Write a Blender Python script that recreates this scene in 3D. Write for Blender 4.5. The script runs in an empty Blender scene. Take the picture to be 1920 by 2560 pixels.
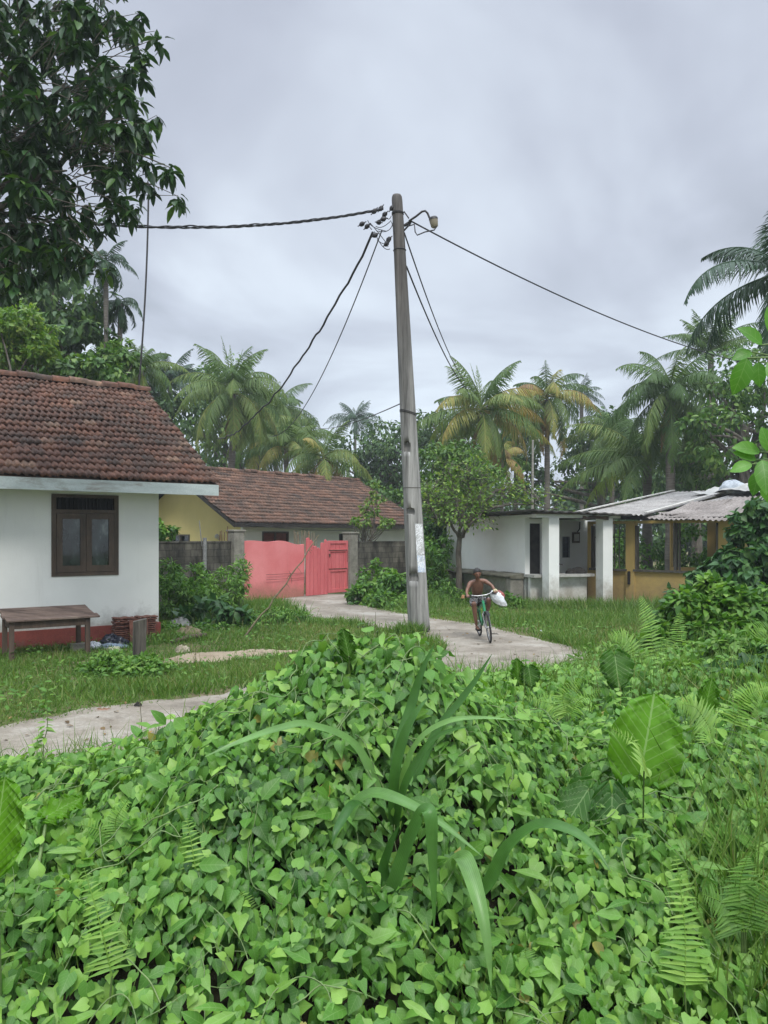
import bpy, bmesh, math, random
import numpy as np
from mathutils import Vector, Matrix, noise as mnoise

rng = np.random.default_rng(11)
random.seed(11)
SC = bpy.context.scene
COL = SC.collection
FP, HZ, CH = 1920.0, 1340.0, 2.0          # focal length in px, horizon row, eye height (m)


def W(px, py, d):
    return np.array([(px - 960) * d / FP, d, CH - (py - HZ) * d / FP])


def N(v):
    v = np.asarray(v, float)
    return v / np.maximum(np.linalg.norm(v, axis=-1, keepdims=True), 1e-9)


# ------------------------------------------------------------------ geometry collector
class Geo:
    def __init__(s):
        s.V, s.L, s.S, s.A, s.U, s.M, s.n = [], [], [], [], [], [], 0

    def add(s, verts, faces, v=0.5, uv=None, m=0):
        verts = np.asarray(verts, float).reshape(-1, 3)
        k = len(verts)
        s.V.append(verts)
        s.L.append(np.array([i for f in faces for i in f], int) + s.n)
        s.S.append(np.array([len(f) for f in faces], int))
        s.A.append(np.broadcast_to(np.asarray(v, float), (k,)).copy())
        s.U.append(np.zeros((k, 2)) if uv is None else np.asarray(uv, float))
        s.M.append(np.full(len(faces), m, int))
        s.n += k
        return s

    def scatter(s, T, pos, R, sc, v, m=0):
        tv, tl, ts, tu = T
        n, k = len(pos), len(tv)
        if n == 0:
            return s
        sc = np.asarray(sc, float)
        if sc.ndim == 1:
            sc = np.repeat(sc[:, None], 3, 1)
        P = np.einsum('nij,nkj->nki', R, tv[None] * sc[:, None, :]) + pos[:, None, :]
        s.V.append(P.reshape(-1, 3))
        s.L.append((tl[None] + k * np.arange(n)[:, None]).ravel() + s.n)
        s.S.append(np.tile(ts, n))
        s.A.append(np.repeat(np.broadcast_to(np.asarray(v, float), (n,)), k))
        s.U.append(np.tile(tu, (n, 1)))
        s.M.append(np.full(len(ts) * n, m, int))
        s.n += n * k
        return s

    def grid(s, P, v=0.5, m=0, uv=None, closed=False):
        P = np.asarray(P, float)
        a, b = P.shape[:2]
        idx = np.arange(a * b).reshape(a, b)
        if closed:
            idx = np.concatenate([idx, idx[:, :1]], 1)
        q = np.stack([idx[:-1, :-1], idx[:-1, 1:], idx[1:, 1:], idx[1:, :-1]], -1).reshape(-1, 4)
        s.V.append(P.reshape(-1, 3))
        s.L.append(q.ravel() + s.n)
        s.S.append(np.full(len(q), 4))
        s.A.append(np.broadcast_to(np.asarray(v, float), (a, b)).ravel().copy())
        if uv is None:
            uu, vv = np.meshgrid(np.linspace(0, 1, b), np.linspace(0, 1, a))
            uv = np.stack([uu, vv], -1)
        s.U.append(np.asarray(uv, float).reshape(-1, 2))
        s.M.append(np.full(len(q), m, int))
        s.n += a * b
        return s

    def tube(s, path, rad, n=6, v=0.5, m=0, cap=True):
        p = np.asarray(path, float)
        k = len(p)
        r = np.broadcast_to(np.asarray(rad, float), (k,))
        t = np.gradient(p, axis=0) if k > 2 else np.repeat((p[-1] - p[0])[None], k, 0)
        t = N(t)
        up = np.array([0, 0, 1.0]) if abs(t[0][2]) < .9 else np.array([1.0, 0, 0])
        x = N(np.cross(t[0], up))
        rings = []
        for i in range(k):
            x = N(x - t[i] * np.dot(x, t[i]))
            y = np.cross(t[i], x)
            a = np.arange(n) * 2 * math.pi / n
            rings.append(p[i] + r[i] * (np.cos(a)[:, None] * x + np.sin(a)[:, None] * y))
        vv = np.asarray(v, float)
        s.grid(np.array(rings), v=vv[:, None] if vv.ndim else v, m=m, closed=True)
        if cap:
            s.add(rings[0], [list(range(n))[::-1]], v=vv[0] if vv.ndim else v, m=m)
            s.add(rings[-1], [list(range(n))], v=vv[-1] if vv.ndim else v, m=m)
        return s

    def box(s, fr, x, y, z, v=0.5, m=0):
        c = [fr(a, b, e) for e in z for b in y for a in x]
        return s.add(c, [(0, 2, 3, 1), (4, 5, 7, 6), (0, 1, 5, 4), (2, 6, 7, 3), (0, 4, 6, 2), (1, 3, 7, 5)], v=v, m=m)

    def prism(s, poly, h, v=.5, m=0):
        """poly (k,3) base ring, h = extrusion vector"""
        p = np.asarray(poly, float)
        k = len(p)
        q = p + np.asarray(h, float)
        f = [list(range(k))[::-1], list(range(k, 2 * k))] + [(i, (i + 1) % k, k + (i + 1) % k, k + i) for i in range(k)]
        return s.add(np.vstack([p, q]), f, v=v, m=m)

    def build(s, name, mats, parent=None, origin=None, smooth=True, bevel=0, weld=False):
        if parent is not None:
            o = np.array(ORI[parent.name])
        elif origin is not None:
            o = np.asarray(origin, float)
        else:
            o = np.zeros(3)
        V = np.concatenate(s.V) - o
        L, S = np.concatenate(s.L), np.concatenate(s.S)
        me = bpy.data.meshes.new(name)
        me.vertices.add(len(V))
        me.vertices.foreach_set('co', V.astype(np.float32).ravel())
        me.loops.add(len(L))
        me.loops.foreach_set('vertex_index', L.astype(np.int32))
        me.polygons.add(len(S))
        st = np.concatenate([[0], np.cumsum(S)[:-1]])
        me.polygons.foreach_set('loop_start', st.astype(np.int32))
        me.polygons.foreach_set('loop_total', S.astype(np.int32))
        me.polygons.foreach_set('material_index', np.concatenate(s.M).astype(np.int32))
        me.polygons.foreach_set('use_smooth', np.full(len(S), bool(smooth)))
        at = me.attributes.new('v', 'FLOAT', 'POINT')
        at.data.foreach_set('value', np.concatenate(s.A).astype(np.float32))
        ul = me.uv_layers.new(name='UVMap')
        ul.data.foreach_set('uv', np.concatenate(s.U)[L].astype(np.float32).ravel())
        me.update(calc_edges=True)
        me.validate()
        for mm in (mats if isinstance(mats, (list, tuple)) else [mats]):
            me.materials.append(mm)
        ob = bpy.data.objects.new(name, me)
        COL.objects.link(ob)
        if parent is not None:
            ob.parent = parent
            ORI[ob.name] = tuple(o)
        else:
            ob.location = o
            ORI[ob.name] = tuple(o)
        if bevel:
            b = ob.modifiers.new('bevel', 'BEVEL')
            b.width = bevel
            b.segments = 2
            b.limit_method = 'ANGLE'
        return ob


ORI = {}


def tag(o, label=None, cat=None, group=None, kind=None):
    if label:
        o['label'] = label
    if cat:
        o['category'] = cat
    if group:
        o['group'] = group
    if kind:
        o['kind'] = kind
    return o


def empty(name, loc, label=None, cat=None, group=None):
    o = bpy.data.objects.new(name, None)
    o.empty_display_size = .2
    COL.objects.link(o)
    o.location = loc
    ORI[o.name] = tuple(np.asarray(loc, float))
    return tag(o, label, cat, group)


class Fr:
    """a frame on the ground: o + a*x + b*y + z"""
    def __init__(s, o, a, z0=0.0):
        s.o = np.array([o[0], o[1], z0], float)
        a = N(np.array([a[0], a[1], 0.0]))
        s.a = a
        s.b = np.array([-a[1], a[0], 0.0])

    def __call__(s, x, y, z):
        return s.o + s.a * x + s.b * y + np.array([0, 0, z])


WORLD = Fr((0, 0), (1, 0))


def frames(d, n):
    """rotation matrices with local +Y along d, +Z close to n"""
    y = N(d)
    x = np.cross(y, n)
    bad = np.linalg.norm(x, axis=1) < 1e-4
    x[bad] = np.cross(y[bad], np.array([.3, .8, .5]))
    x = N(x)
    z = np.cross(x, y)
    return np.stack([x, y, z], -1)


def template(rows, fold=.12, curl=.15, notch=0.0):
    """leaf from rows (y, halfwidth); tip is a point if halfwidth 0"""
    V, U, Fc = [], [], []
    prev = None
    for i, (y, w) in enumerate(rows):
        ym = y + (notch if i == 0 else 0)
        zc = -curl * max(y, 0) ** 2
        u0 = max(0, min(1, (y + .2) / 1.2))
        if w == 0:
            V.append((0, y, zc)); U.append((.5, u0))
            cur = (len(V) - 1,)
        else:
            V += [(-w, y, zc + fold * w), (0, ym, zc), (w, y, zc + fold * w)]
            U += [(.5 - w, u0), (.5, u0), (.5 + w, u0)]
            cur = (len(V) - 3, len(V) - 2, len(V) - 1)
        if prev:
            if len(cur) == 3 and len(prev) == 3:
                Fc += [(prev[0], prev[1], cur[1], cur[0]), (prev[1], prev[2], cur[2], cur[1])]
            elif len(cur) == 1:
                Fc += [(prev[0], prev[1], cur[0]), (prev[1], prev[2], cur[0])]
            else:
                Fc += [(prev[0], cur[1], cur[0]), (prev[0], cur[2], cur[1])]
        prev = cur
    return (np.array(V, float), np.array([i for f in Fc for i in f], int), np.array([len(f) for f in Fc], int), np.array(U, float))


T_HEART = template([(-.16, .2), (0, .4), (.2, .48), (.42, .42), (.7, .2), (1, 0)], fold=.22, curl=.22, notch=.16)
T_ARROW = template([(-.1, .3), (.04, .44), (.2, .4), (.45, .27), (.72, .1), (1, 0)], fold=.35, curl=.38, notch=.1)
T_OVATE = template([(0, .04), (.1, .3), (.28, .39), (.52, .31), (.78, .12), (1, 0)], fold=.12, curl=.1)
T_OVAL = template([(0, 0), (.2, .2), (.5, .27), (.8, .15), (1, 0)], fold=.25, curl=.25)
T_BIGOVAL = template([(0, 0), (.12, .16), (.3, .27), (.5, .32), (.7, .28), (.87, .15), (1, 0)], fold=.25, curl=.25)
T_LANCE = template([(0, 0), (.25, .11), (.6, .13), (1, 0)], fold=.3, curl=.35)
T_DIAM = template([(0, 0), (.45, .28), (1, 0)], fold=.3, curl=.2)
T_BLADE = template([(0, .04), (.5, .032), (1, 0)], fold=.2, curl=.5)
T_PINNA = template([(0, .07), (.4, .075), (1, 0)], fold=.2, curl=.3)


def rand_unit(n):
    return N(rng.normal(size=(n, 3)))


def fbm(x, y, s, o=3, seed=0.0):
    out = np.zeros_like(x, dtype=float)
    for i in range(len(x.ravel())):
        out.ravel()[i] = mnoise.fractal(Vector((x.ravel()[i] * s + seed, y.ravel()[i] * s - seed, seed * .37)), 1.0, 2.0, o)
    return out


# ------------------------------------------------------------------ materials
def newmat(name):
    m = bpy.data.materials.new(name)
    m.use_nodes = True
    nt = m.node_tree
    b = nt.nodes['Principled BSDF']
    return m, nt, b


def ramp(nt, stops, interp='LINEAR'):
    r = nt.nodes.new('ShaderNodeValToRGB')
    r.color_ramp.interpolation = interp
    e = r.color_ramp.elements
    while len(e) < len(stops):
        e.new(.5)
    for x, (p, c) in zip(e, stops):
        x.position = p
        x.color = tuple(c) + (1,) if len(c) == 3 else c
    return r


def noise_node(nt, scale, detail=5, rough=.6, vec=None, stretch=None, dist=0.0):
    n = nt.nodes.new('ShaderNodeTexNoise')
    n.inputs['Scale'].default_value = scale
    n.inputs['Detail'].default_value = detail
    n.inputs['Roughness'].default_value = rough
    n.inputs['Distortion'].default_value = dist
    if vec is None:
        tc = nt.nodes.new('ShaderNodeTexCoord')
        vec = tc.outputs['Object']
    if stretch:
        mp = nt.nodes.new('ShaderNodeMapping')
        mp.inputs['Scale'].default_value = stretch
        nt.links.new(vec, mp.inputs['Vector'])
        vec = mp.outputs['Vector']
    nt.links.new(vec, n.inputs['Vector'])
    return n


def mixc(nt, fac, a, b, mode='MIX'):
    m = nt.nodes.new('ShaderNodeMix')
    m.data_type = 'RGBA'
    m.blend_type = mode
    for s, k in ((fac, 0), (a, 6), (b, 7)):
        if isinstance(s, (int, float)):
            m.inputs[k].default_value = s
        elif isinstance(s, tuple):
            m.inputs[k].default_value = s + (1,) if len(s) == 3 else s
        else:
            nt.links.new(s, m.inputs[k])
    return m.outputs[2]


def bump(nt, b, h, strength=.3, dist=.02):
    bp = nt.nodes.new('ShaderNodeBump')
    bp.inputs['Strength'].default_value = strength
    bp.inputs['Distance'].default_value = dist
    nt.links.new(h, bp.inputs['Height'])
    nt.links.new(bp.outputs['Normal'], b.inputs['Normal'])


def noisy(name, c1, c2, scale=6, rough=.85, bmp=.25, stretch=None, c3=None, scale2=40, lo=.35, hi=.65, metal=0, fine=.25):
    m, nt, b = newmat(name)
    n = noise_node(nt, scale, 6, .65, stretch=stretch)
    r = ramp(nt, [(lo, c1), (hi, c2)])
    nt.links.new(n.outputs['Fac'], r.inputs['Fac'])
    col = r.outputs['Color']
    n2 = noise_node(nt, scale2, 4, .7, stretch=stretch)
    r2 = ramp(nt, [(.3, (1 - fine,) * 3), (.7, (1 + fine * .4,) * 3)])
    nt.links.new(n2.outputs['Fac'], r2.inputs['Fac'])
    col = mixc(nt, 1.0, col, r2.outputs['Color'], 'MULTIPLY')
    if c3:
        n3 = noise_node(nt, scale * .45, 6, .7, stretch=stretch, dist=.4)
        r3 = ramp(nt, [(.56, (0, 0, 0)), (.7, (1, 1, 1))])
        nt.links.new(n3.outputs['Fac'], r3.inputs['Fac'])
        col = mixc(nt, r3.outputs['Color'], col, c3)
    nt.links.new(col, b.inputs['Base Color'])
    b.inputs['Roughness'].default_value = rough
    b.inputs['Metallic'].default_value = metal
    if bmp:
        bump(nt, b, n2.outputs['Fac'], bmp, .01)
    return m


def leafmat(name, stops, rough=.45, trans=.3, veins=False, spec=.35, tcol=None, stripes=0, vf=.24):
    """stops: ramp over the per-leaf attribute v"""
    m, nt, b = newmat(name)
    a = nt.nodes.new('ShaderNodeAttribute')
    a.attribute_name = 'v'
    r = ramp(nt, stops)
    nt.links.new(a.outputs['Fac'], r.inputs['Fac'])
    col = r.outputs['Color']
    n = noise_node(nt, 9, 3, .6)
    r2 = ramp(nt, [(.3, (.78,) * 3), (.7, (1.12,) * 3)])
    nt.links.new(n.outputs['Fac'], r2.inputs['Fac'])
    col = mixc(nt, 1.0, col, r2.outputs['Color'], 'MULTIPLY')
    if veins:
        uv = nt.nodes.new('ShaderNodeUVMap')
        sp = nt.nodes.new('ShaderNodeSeparateXYZ')
        nt.links.new(uv.outputs['UV'], sp.inputs[0])

        def mth(op, x, y=None, z=None):
            q = nt.nodes.new('ShaderNodeMath')
            q.operation = op
            for i, s in enumerate((x, y, z)):
                if s is None:
                    continue
                if isinstance(s, (int, float)):
                    q.inputs[i].default_value = s
                else:
                    nt.links.new(s, q.inputs[i])
            return q.outputs[0]
        dx = mth('ABSOLUTE', mth('SUBTRACT', sp.outputs['X'], .5))
        mid = mth('LESS_THAN', dx, .012)
        # side veins run outwards and towards the tip
        ph = mth('FRACT', mth('MULTIPLY', mth('SUBTRACT', sp.outputs['Y'], mth('MULTIPLY', dx, .75)), veins))
        side = mth('MULTIPLY', mth('LESS_THAN', mth('ABSOLUTE', mth('SUBTRACT', ph, .5)), .06), .5)
        f = mth('MAXIMUM', mth('MULTIPLY', mid, .8), side)
        f = mth('MULTIPLY', f, vf)
        col = mixc(nt, f, col, (.36, .5, .22))
    nt.links.new(col, b.inputs['Base Color'])
    b.inputs['Roughness'].default_value = rough
    b.inputs['Specular IOR Level'].default_value = spec
    if stripes:
        uv = nt.nodes.new('ShaderNodeUVMap')
        wv = nt.nodes.new('ShaderNodeTexWave')
        wv.inputs['Scale'].default_value = stripes
        wv.inputs['Distortion'].default_value = .6
        nt.links.new(uv.outputs['UV'], wv.inputs['Vector'])
        r9 = ramp(nt, [(.2, (.86, .87, .85)), (.8, (1.08, 1.06, 1.05))])
        nt.links.new(wv.outputs['Fac'], r9.inputs['Fac'])
        col = mixc(nt, 1.0, col, r9.outputs['Color'], 'MULTIPLY')
        nt.links.new(col, b.inputs['Base Color'])
    if trans:
        t = nt.nodes.new('ShaderNodeBsdfTranslucent')
        tc = mixc(nt, 1.0, col, tcol or (1.25, 1.35, .55), 'MULTIPLY')
        nt.links.new(tc, t.inputs['Color'])
        mx = nt.nodes.new('ShaderNodeMixShader')
        mx.inputs[0].default_value = trans
        nt.links.new(b.outputs[0], mx.inputs[1])
        nt.links.new(t.outputs[0], mx.inputs[2])
        nt.links.new(mx.outputs[0], nt.nodes['Material Output'].inputs['Surface'])
    return m


def plain(name, c, rough=.7, metal=0, spec=.5):
    return noisy(name, tuple(x * .85 for x in c), tuple(min(1, x * 1.1) for x in c), 12, rough, .1, metal=metal)
# ------------------------------------------------------------------ shared materials
def wallmat(name, base, dirt, stain_h=.5, strength=.8, base2=None):
    """painted plaster, mildew creeping up from the bottom in ragged patches, faint run marks"""
    m, nt, b = newmat(name)
    tc = nt.nodes.new('ShaderNodeTexCoord')
    sp = nt.nodes.new('ShaderNodeSeparateXYZ')
    nt.links.new(tc.outputs['Object'], sp.inputs[0])
    n1 = noise_node(nt, 1.1, 5, .6)
    r1 = ramp(nt, [(.3, tuple(x * .9 for x in base)), (.7, base2 or base)])
    nt.links.new(n1.outputs['Fac'], r1.inputs['Fac'])
    col = r1.outputs['Color']
    runs = noise_node(nt, 3.0, 5, .7, stretch=(1.6, 1.6, .2))
    rr = ramp(nt, [(.56, (0, 0, 0)), (.9, (.22, .22, .22))])
    nt.links.new(runs.outputs['Fac'], rr.inputs['Fac'])
    col = mixc(nt, rr.outputs['Color'], col, dirt)
    n2 = noise_node(nt, 2.6, 8, .75)
    n2b = noise_node(nt, 14, 5, .7)
    mr = nt.nodes.new('ShaderNodeMapRange')
    mr.inputs['From Min'].default_value = .1
    mr.inputs['From Max'].default_value = .1 + stain_h * 1.6
    mr.inputs['To Min'].default_value = .5
    mr.inputs['To Max'].default_value = -.25
    nt.links.new(sp.outputs['Z'], mr.inputs['Value'])
    ad = nt.nodes.new('ShaderNodeMath')
    ad.operation = 'ADD'
    nt.links.new(n2.outputs['Fac'], ad.inputs[0])
    nt.links.new(mr.outputs[0], ad.inputs[1])
    r3 = ramp(nt, [(.5, (0, 0, 0)), (.95, (strength,) * 3)])
    nt.links.new(ad.outputs[0], r3.inputs['Fac'])
    dm = mixc(nt, n2b.outputs['Fac'], tuple(x * .6 for x in dirt), tuple(min(1, x * 1.5) for x in dirt))
    col = mixc(nt, r3.outputs['Color'], col, dm)
    nt.links.new(col, b.inputs['Base Color'])
    b.inputs['Roughness'].default_value = .9
    n4 = noise_node(nt, 30, 5, .6)
    bump(nt, b, n4.outputs['Fac'], .15, .01)
    return m


def tilemat(name, cols):
    m, nt, b = newmat(name)
    a = nt.nodes.new('ShaderNodeAttribute')
    a.attribute_name = 'v'
    r = ramp(nt, cols)
    nt.links.new(a.outputs['Fac'], r.inputs['Fac'])
    n = noise_node(nt, 1.3, 6, .7)
    r2 = ramp(nt, [(.42, (0, 0, 0)), (.62, (.75,) * 3)])
    nt.links.new(n.outputs['Fac'], r2.inputs['Fac'])
    col = mixc(nt, r2.outputs['Color'], r.outputs['Color'], (.05, .04, .03))
    n3 = noise_node(nt, 9, 6, .75)
    r3 = ramp(nt, [(.45, (.55,) * 3), (.7, (1.25,) * 3)])
    nt.links.new(n3.outputs['Fac'], r3.inputs['Fac'])
    col = mixc(nt, 1.0, col, r3.outputs['Color'], 'MULTIPLY')
    n5 = noise_node(nt, 22, 3, .6)
    r5 = ramp(nt, [(.66, (0, 0, 0)), (.74, (.6,) * 3)])
    nt.links.new(n5.outputs['Fac'], r5.inputs['Fac'])
    col = mixc(nt, r5.outputs['Color'], col, (.2, .19, .17))
    nt.links.new(col, b.inputs['Base Color'])
    b.inputs['Roughness'].default_value = .85
    bump(nt, b, n3.outputs['Fac'], .3, .01)
    return m


M = {}
M['white_wall'] = wallmat('white_wall', (.78, .79, .76), (.2, .2, .16), .5, .9)
M['white_shop'] = wallmat('white_shop', (.84, .85, .82), (.24, .2, .14), .75, .75)
M['yellow_gable'] = wallmat('yellow_gable', (.74, .62, .27), (.4, .34, .2), .3, .4)
M['ochre_wall'] = wallmat('ochre_wall', (.54, .38, .13), (.27, .19, .1), .8, .75)
M['red_plinth'] = noisy('red_plinth', (.2, .045, .035), (.28, .065, .045), 3, .8, .2, c3=(.16, .09, .07))
M['tile_red'] = tilemat('tile_red', [(0, (.08, .045, .03)), (.45, (.145, .061, .037)), (.8, (.205, .088, .05)), (1, (.29, .17, .11))])
M['tile_brown'] = tilemat('tile_brown', [(0, (.1, .054, .036)), (.5, (.175, .086, .053)), (1, (.26, .14, .09))])
M['fascia'] = noisy('fascia', (.4, .46, .45), (.52, .58, .57), 2, .7, .2, stretch=(1, 1, 4), c3=(.22, .2, .17))
M['old_wood'] = noisy('old_wood', (.06, .04, .03), (.13, .09, .065), 5, .85, .4, stretch=(1, 1, .15), scale2=30)
M['window_wood'] = noisy('window_wood', (.045, .03, .018), (.095, .062, .04), 4, .6, .3, stretch=(1, 1, .3))
M['table_wood'] = noisy('table_wood', (.07, .045, .035), (.2, .14, .11), 6, .8, .4, stretch=(.3, 1, 1), c3=(.26, .2, .16))
M['post_wood'] = noisy('post_wood', (.03, .027, .022), (.13, .115, .095), 7, .95, .7, stretch=(3, 3, .15))
M['grey_wood'] = noisy('grey_wood', (.06, .055, .045), (.16, .145, .12), 6, .9, .5, stretch=(2, 2, .15))
M['dark'] = plain('dark', (.012, .012, .013), .9)
M['blackish'] = noisy('blackish', (.012, .011, .01), (.04, .035, .03), 6, .9, .2)  # plain near-black tone for dark boards, scraps and the shop opening
M['iron'] = noisy('iron', (.02, .02, .022), (.05, .045, .045), 20, .55, .1, metal=.3)
M['cable'] = plain('cable', (.018, .018, .02), .6)
M['pink'] = wallmat('pink', (.7, .17, .175), (.34, .15, .11), .42, .85, base2=(.74, .25, .25))
M['pink_wood'] = noisy('pink_wood', (.58, .12, .13), (.68, .17, .175), 3, .75, .3, stretch=(2, 2, .2), fine=.2)
M['rusty_iron'] = noisy('rusty_iron', (.08, .03, .02), (.16, .07, .05), 20, .8, .2)
M['concrete_slab'] = noisy('concrete_slab', (.17, .16, .13), (.3, .28, .24), 4, .9, .4, c3=(.08, .085, .055))
M['clay'] = noisy('clay', (.1, .042, .03), (.2, .08, .055), 9, .9, .3)
M['white_cloth'] = plain('white_cloth', (.66, .69, .72), .8)
M['black_plastic'] = plain('black_plastic', (.012, .016, .03), .35)
M['blue_cloth'] = plain('blue_cloth', (.2, .26, .34), .8)
M['bark'] = noisy('bark', (.06, .05, .04), (.17, .15, .12), 8, .95, .6, stretch=(1, 1, .35), c3=(.22, .23, .2))
M['palm_bark'] = noisy('palm_bark', (.09, .08, .065), (.2, .18, .155), 5, .95, .5, stretch=(.6, .6, 6))
M['green_stem'] = noisy('green_stem', (.1, .17, .05), (.17, .24, .08), 12, .6, .1)
M['brown_stem'] = noisy('brown_stem', (.09, .075, .04), (.16, .14, .07), 12, .8, .2)

# foliage; each ramp runs over the leaf's own attribute v
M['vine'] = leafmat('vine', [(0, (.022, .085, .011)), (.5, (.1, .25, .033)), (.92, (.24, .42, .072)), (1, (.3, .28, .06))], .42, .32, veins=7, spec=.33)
M['fern'] = leafmat('fern', [(0, (.07, .18, .035)), (.6, (.16, .32, .05)), (1, (.27, .43, .08))], .5, .35)
M['strap'] = leafmat('strap', [(0, (.035, .11, .02)), (.6, (.075, .19, .04)), (1, (.2, .37, .11))], .36, .25, stripes=3.2)
M['elephant'] = leafmat('elephant', [(0, (.045, .14, .02)), (1, (.14, .34, .018))], .45, .42, veins=9, spec=.25, vf=.6)
M['bright_leaf'] = leafmat('bright_leaf', [(0, (.06, .19, .02)), (1, (.14, .34, .045))], .42, .4, veins=6)
M['grass'] = leafmat('grass', [(0, (.05, .125, .018)), (.5, (.11, .22, .034)), (.8, (.19, .27, .07)), (1, (.26, .23, .1))], .55, .35)
M['dark_tree'] = leafmat('dark_tree', [(0, (.015, .042, .014)), (.7, (.034, .09, .022)), (.93, (.085, .16, .026)), (1, (.15, .05, .02))], .4, .22)
M['dark_tree_far'] = leafmat('dark_tree_far', [(0, (.03, .07, .02)), (.7, (.062, .135, .034)), (1, (.13, .21, .05))], .55, .2)
M['mid_tree'] = leafmat('mid_tree', [(0, (.038, .1, .02)), (.7, (.085, .18, .032)), (1, (.16, .26, .05))], .5, .3)
M['light_tree'] = leafmat('light_tree', [(0, (.07, .16, .022)), (.7, (.15, .26, .04)), (1, (.27, .35, .07))], .5, .35)
M['palm'] = leafmat('palm', [(0, (.035, .08, .022)), (.35, (.085, .155, .04)), (.6, (.15, .215, .055)), (.78, (.28, .28, .07)), (.92, (.36, .26, .08)), (1, (.24, .15, .07))], .5, .3, spec=.25)
M['palm_dark'] = leafmat('palm_dark', [(0, (.016, .05, .024)), (.6, (.045, .1, .038)), (.85, (.1, .13, .035)), (1, (.2, .15, .05))], .4, .22)
M['weed'] = leafmat('weed', [(0, (.045, .13, .018)), (.6, (.1, .23, .03)), (1, (.19, .33, .06))], .5, .32)
M['weed_dark'] = leafmat('weed_dark', [(0, (.025, .08, .025)), (.7, (.05, .135, .035)), (1, (.1, .2, .05))], .45, .28)


def glassmat():
    m, nt, b = newmat('window_glass')
    n = noise_node(nt, 3.4, 4, .6, stretch=(1, 1, .45))
    r = ramp(nt, [(.4, (.01, .016, .017)), (.55, (.03, .045, .045)), (.66, (.15, .18, .18))])  # pale patches are reflections put into the pane colour
    nt.links.new(n.outputs['Fac'], r.inputs['Fac'])
    nt.links.new(r.outputs['Color'], b.inputs['Base Color'])
    b.inputs['Roughness'].default_value = .06
    b.inputs['Specular IOR Level'].default_value = .6
    n2 = noise_node(nt, 3, 2, .5)
    bump(nt, b, n2.outputs['Fac'], .05, .01)
    return m


M['glass'] = glassmat()


def blockmat():
    m, nt, b = newmat('block_wall')
    tc = nt.nodes.new('ShaderNodeTexCoord')
    br = nt.nodes.new('ShaderNodeTexBrick')
    mp = nt.nodes.new('ShaderNodeMapping')
    nt.links.new(tc.outputs['UV'], mp.inputs['Vector'])
    nt.links.new(mp.outputs['Vector'], br.inputs['Vector'])
    br.inputs['Scale'].default_value = 1.0
    br.inputs['Brick Width'].default_value = .4
    br.inputs['Row Height'].default_value = .2
    br.inputs['Mortar Size'].default_value = .008
    br.inputs['Color1'].default_value = (.1, .094, .08, 1)
    br.inputs['Color2'].default_value = (.17, .16, .138, 1)
    br.inputs['Mortar'].default_value = (.05, .046, .04, 1)
    n = noise_node(nt, 2.2, 7, .7, stretch=(1, 1, .4))
    r = ramp(nt, [(.38, (.22, .22, .2)), (.68, (1.2, 1.18, 1.1))])
    nt.links.new(n.outputs['Fac'], r.inputs['Fac'])
    c = mixc(nt, 1.0, br.outputs['Color'], r.outputs['Color'], 'MULTIPLY')
    nt.links.new(c, b.inputs['Base Color'])
    b.inputs['Roughness'].default_value = .95
    bump(nt, b, br.outputs['Fac'], -.3, .01)
    return m


M['block'] = blockmat()


def corrmat(name, c1, c2, c3):
    return noisy(name, c1, c2, 1.4, .8, .3, c3=c3, scale2=18, fine=.4)


M['sheet_grey'] = corrmat('sheet_grey', (.24, .225, .21), (.4, .38, .36), (.13, .12, .11))
M['sheet_brown'] = corrmat('sheet_brown', (.18, .155, .14), (.32, .285, .265), (.1, .085, .078))
M['sheet_dark'] = corrmat('sheet_dark', (.035, .033, .03), (.08, .073, .065), (.02, .02, .018))
M['ridge_white'] = noisy('ridge_white', (.42, .41, .38), (.6, .58, .54), 3, .8, .2, c3=(.25, .23, .2))


def polemat():
    m, nt, b = newmat('pole_weathered')
    tc = nt.nodes.new('ShaderNodeTexCoord')
    sp = nt.nodes.new('ShaderNodeSeparateXYZ')
    nt.links.new(tc.outputs['Object'], sp.inputs[0])
    n = noise_node(nt, 5, 8, .7, stretch=(2, 2, .1))
    n2 = noise_node(nt, 1.2, 5, .6)
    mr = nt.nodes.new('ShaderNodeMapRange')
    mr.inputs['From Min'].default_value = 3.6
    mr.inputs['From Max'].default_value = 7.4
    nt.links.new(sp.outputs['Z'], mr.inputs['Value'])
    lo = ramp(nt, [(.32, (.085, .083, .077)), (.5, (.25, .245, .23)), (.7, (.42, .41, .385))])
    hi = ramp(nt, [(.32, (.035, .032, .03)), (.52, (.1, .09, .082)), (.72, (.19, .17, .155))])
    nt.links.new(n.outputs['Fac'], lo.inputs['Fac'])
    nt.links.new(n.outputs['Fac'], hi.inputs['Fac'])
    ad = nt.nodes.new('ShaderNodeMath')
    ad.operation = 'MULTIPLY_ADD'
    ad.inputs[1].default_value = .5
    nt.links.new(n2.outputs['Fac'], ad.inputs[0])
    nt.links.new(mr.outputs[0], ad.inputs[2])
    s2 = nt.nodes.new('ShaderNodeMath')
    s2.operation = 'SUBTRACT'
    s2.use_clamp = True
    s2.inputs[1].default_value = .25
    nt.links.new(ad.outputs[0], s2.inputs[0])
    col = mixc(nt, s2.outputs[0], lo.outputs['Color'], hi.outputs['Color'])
    # dark vertical checks and runs
    n3 = noise_node(nt, 9, 5, .7, stretch=(3, 3, .12))
    r3 = ramp(nt, [(.58, (0, 0, 0)), (.72, (.75,) * 3)])
    nt.links.new(n3.outputs['Fac'], r3.inputs['Fac'])
    col = mixc(nt, r3.outputs['Color'], col, (.035, .032, .027))
    nt.links.new(col, b.inputs['Base Color'])
    b.inputs['Roughness'].default_value = .95
    bump(nt, b, n.outputs['Fac'], .6, .02)
    return m


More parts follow.
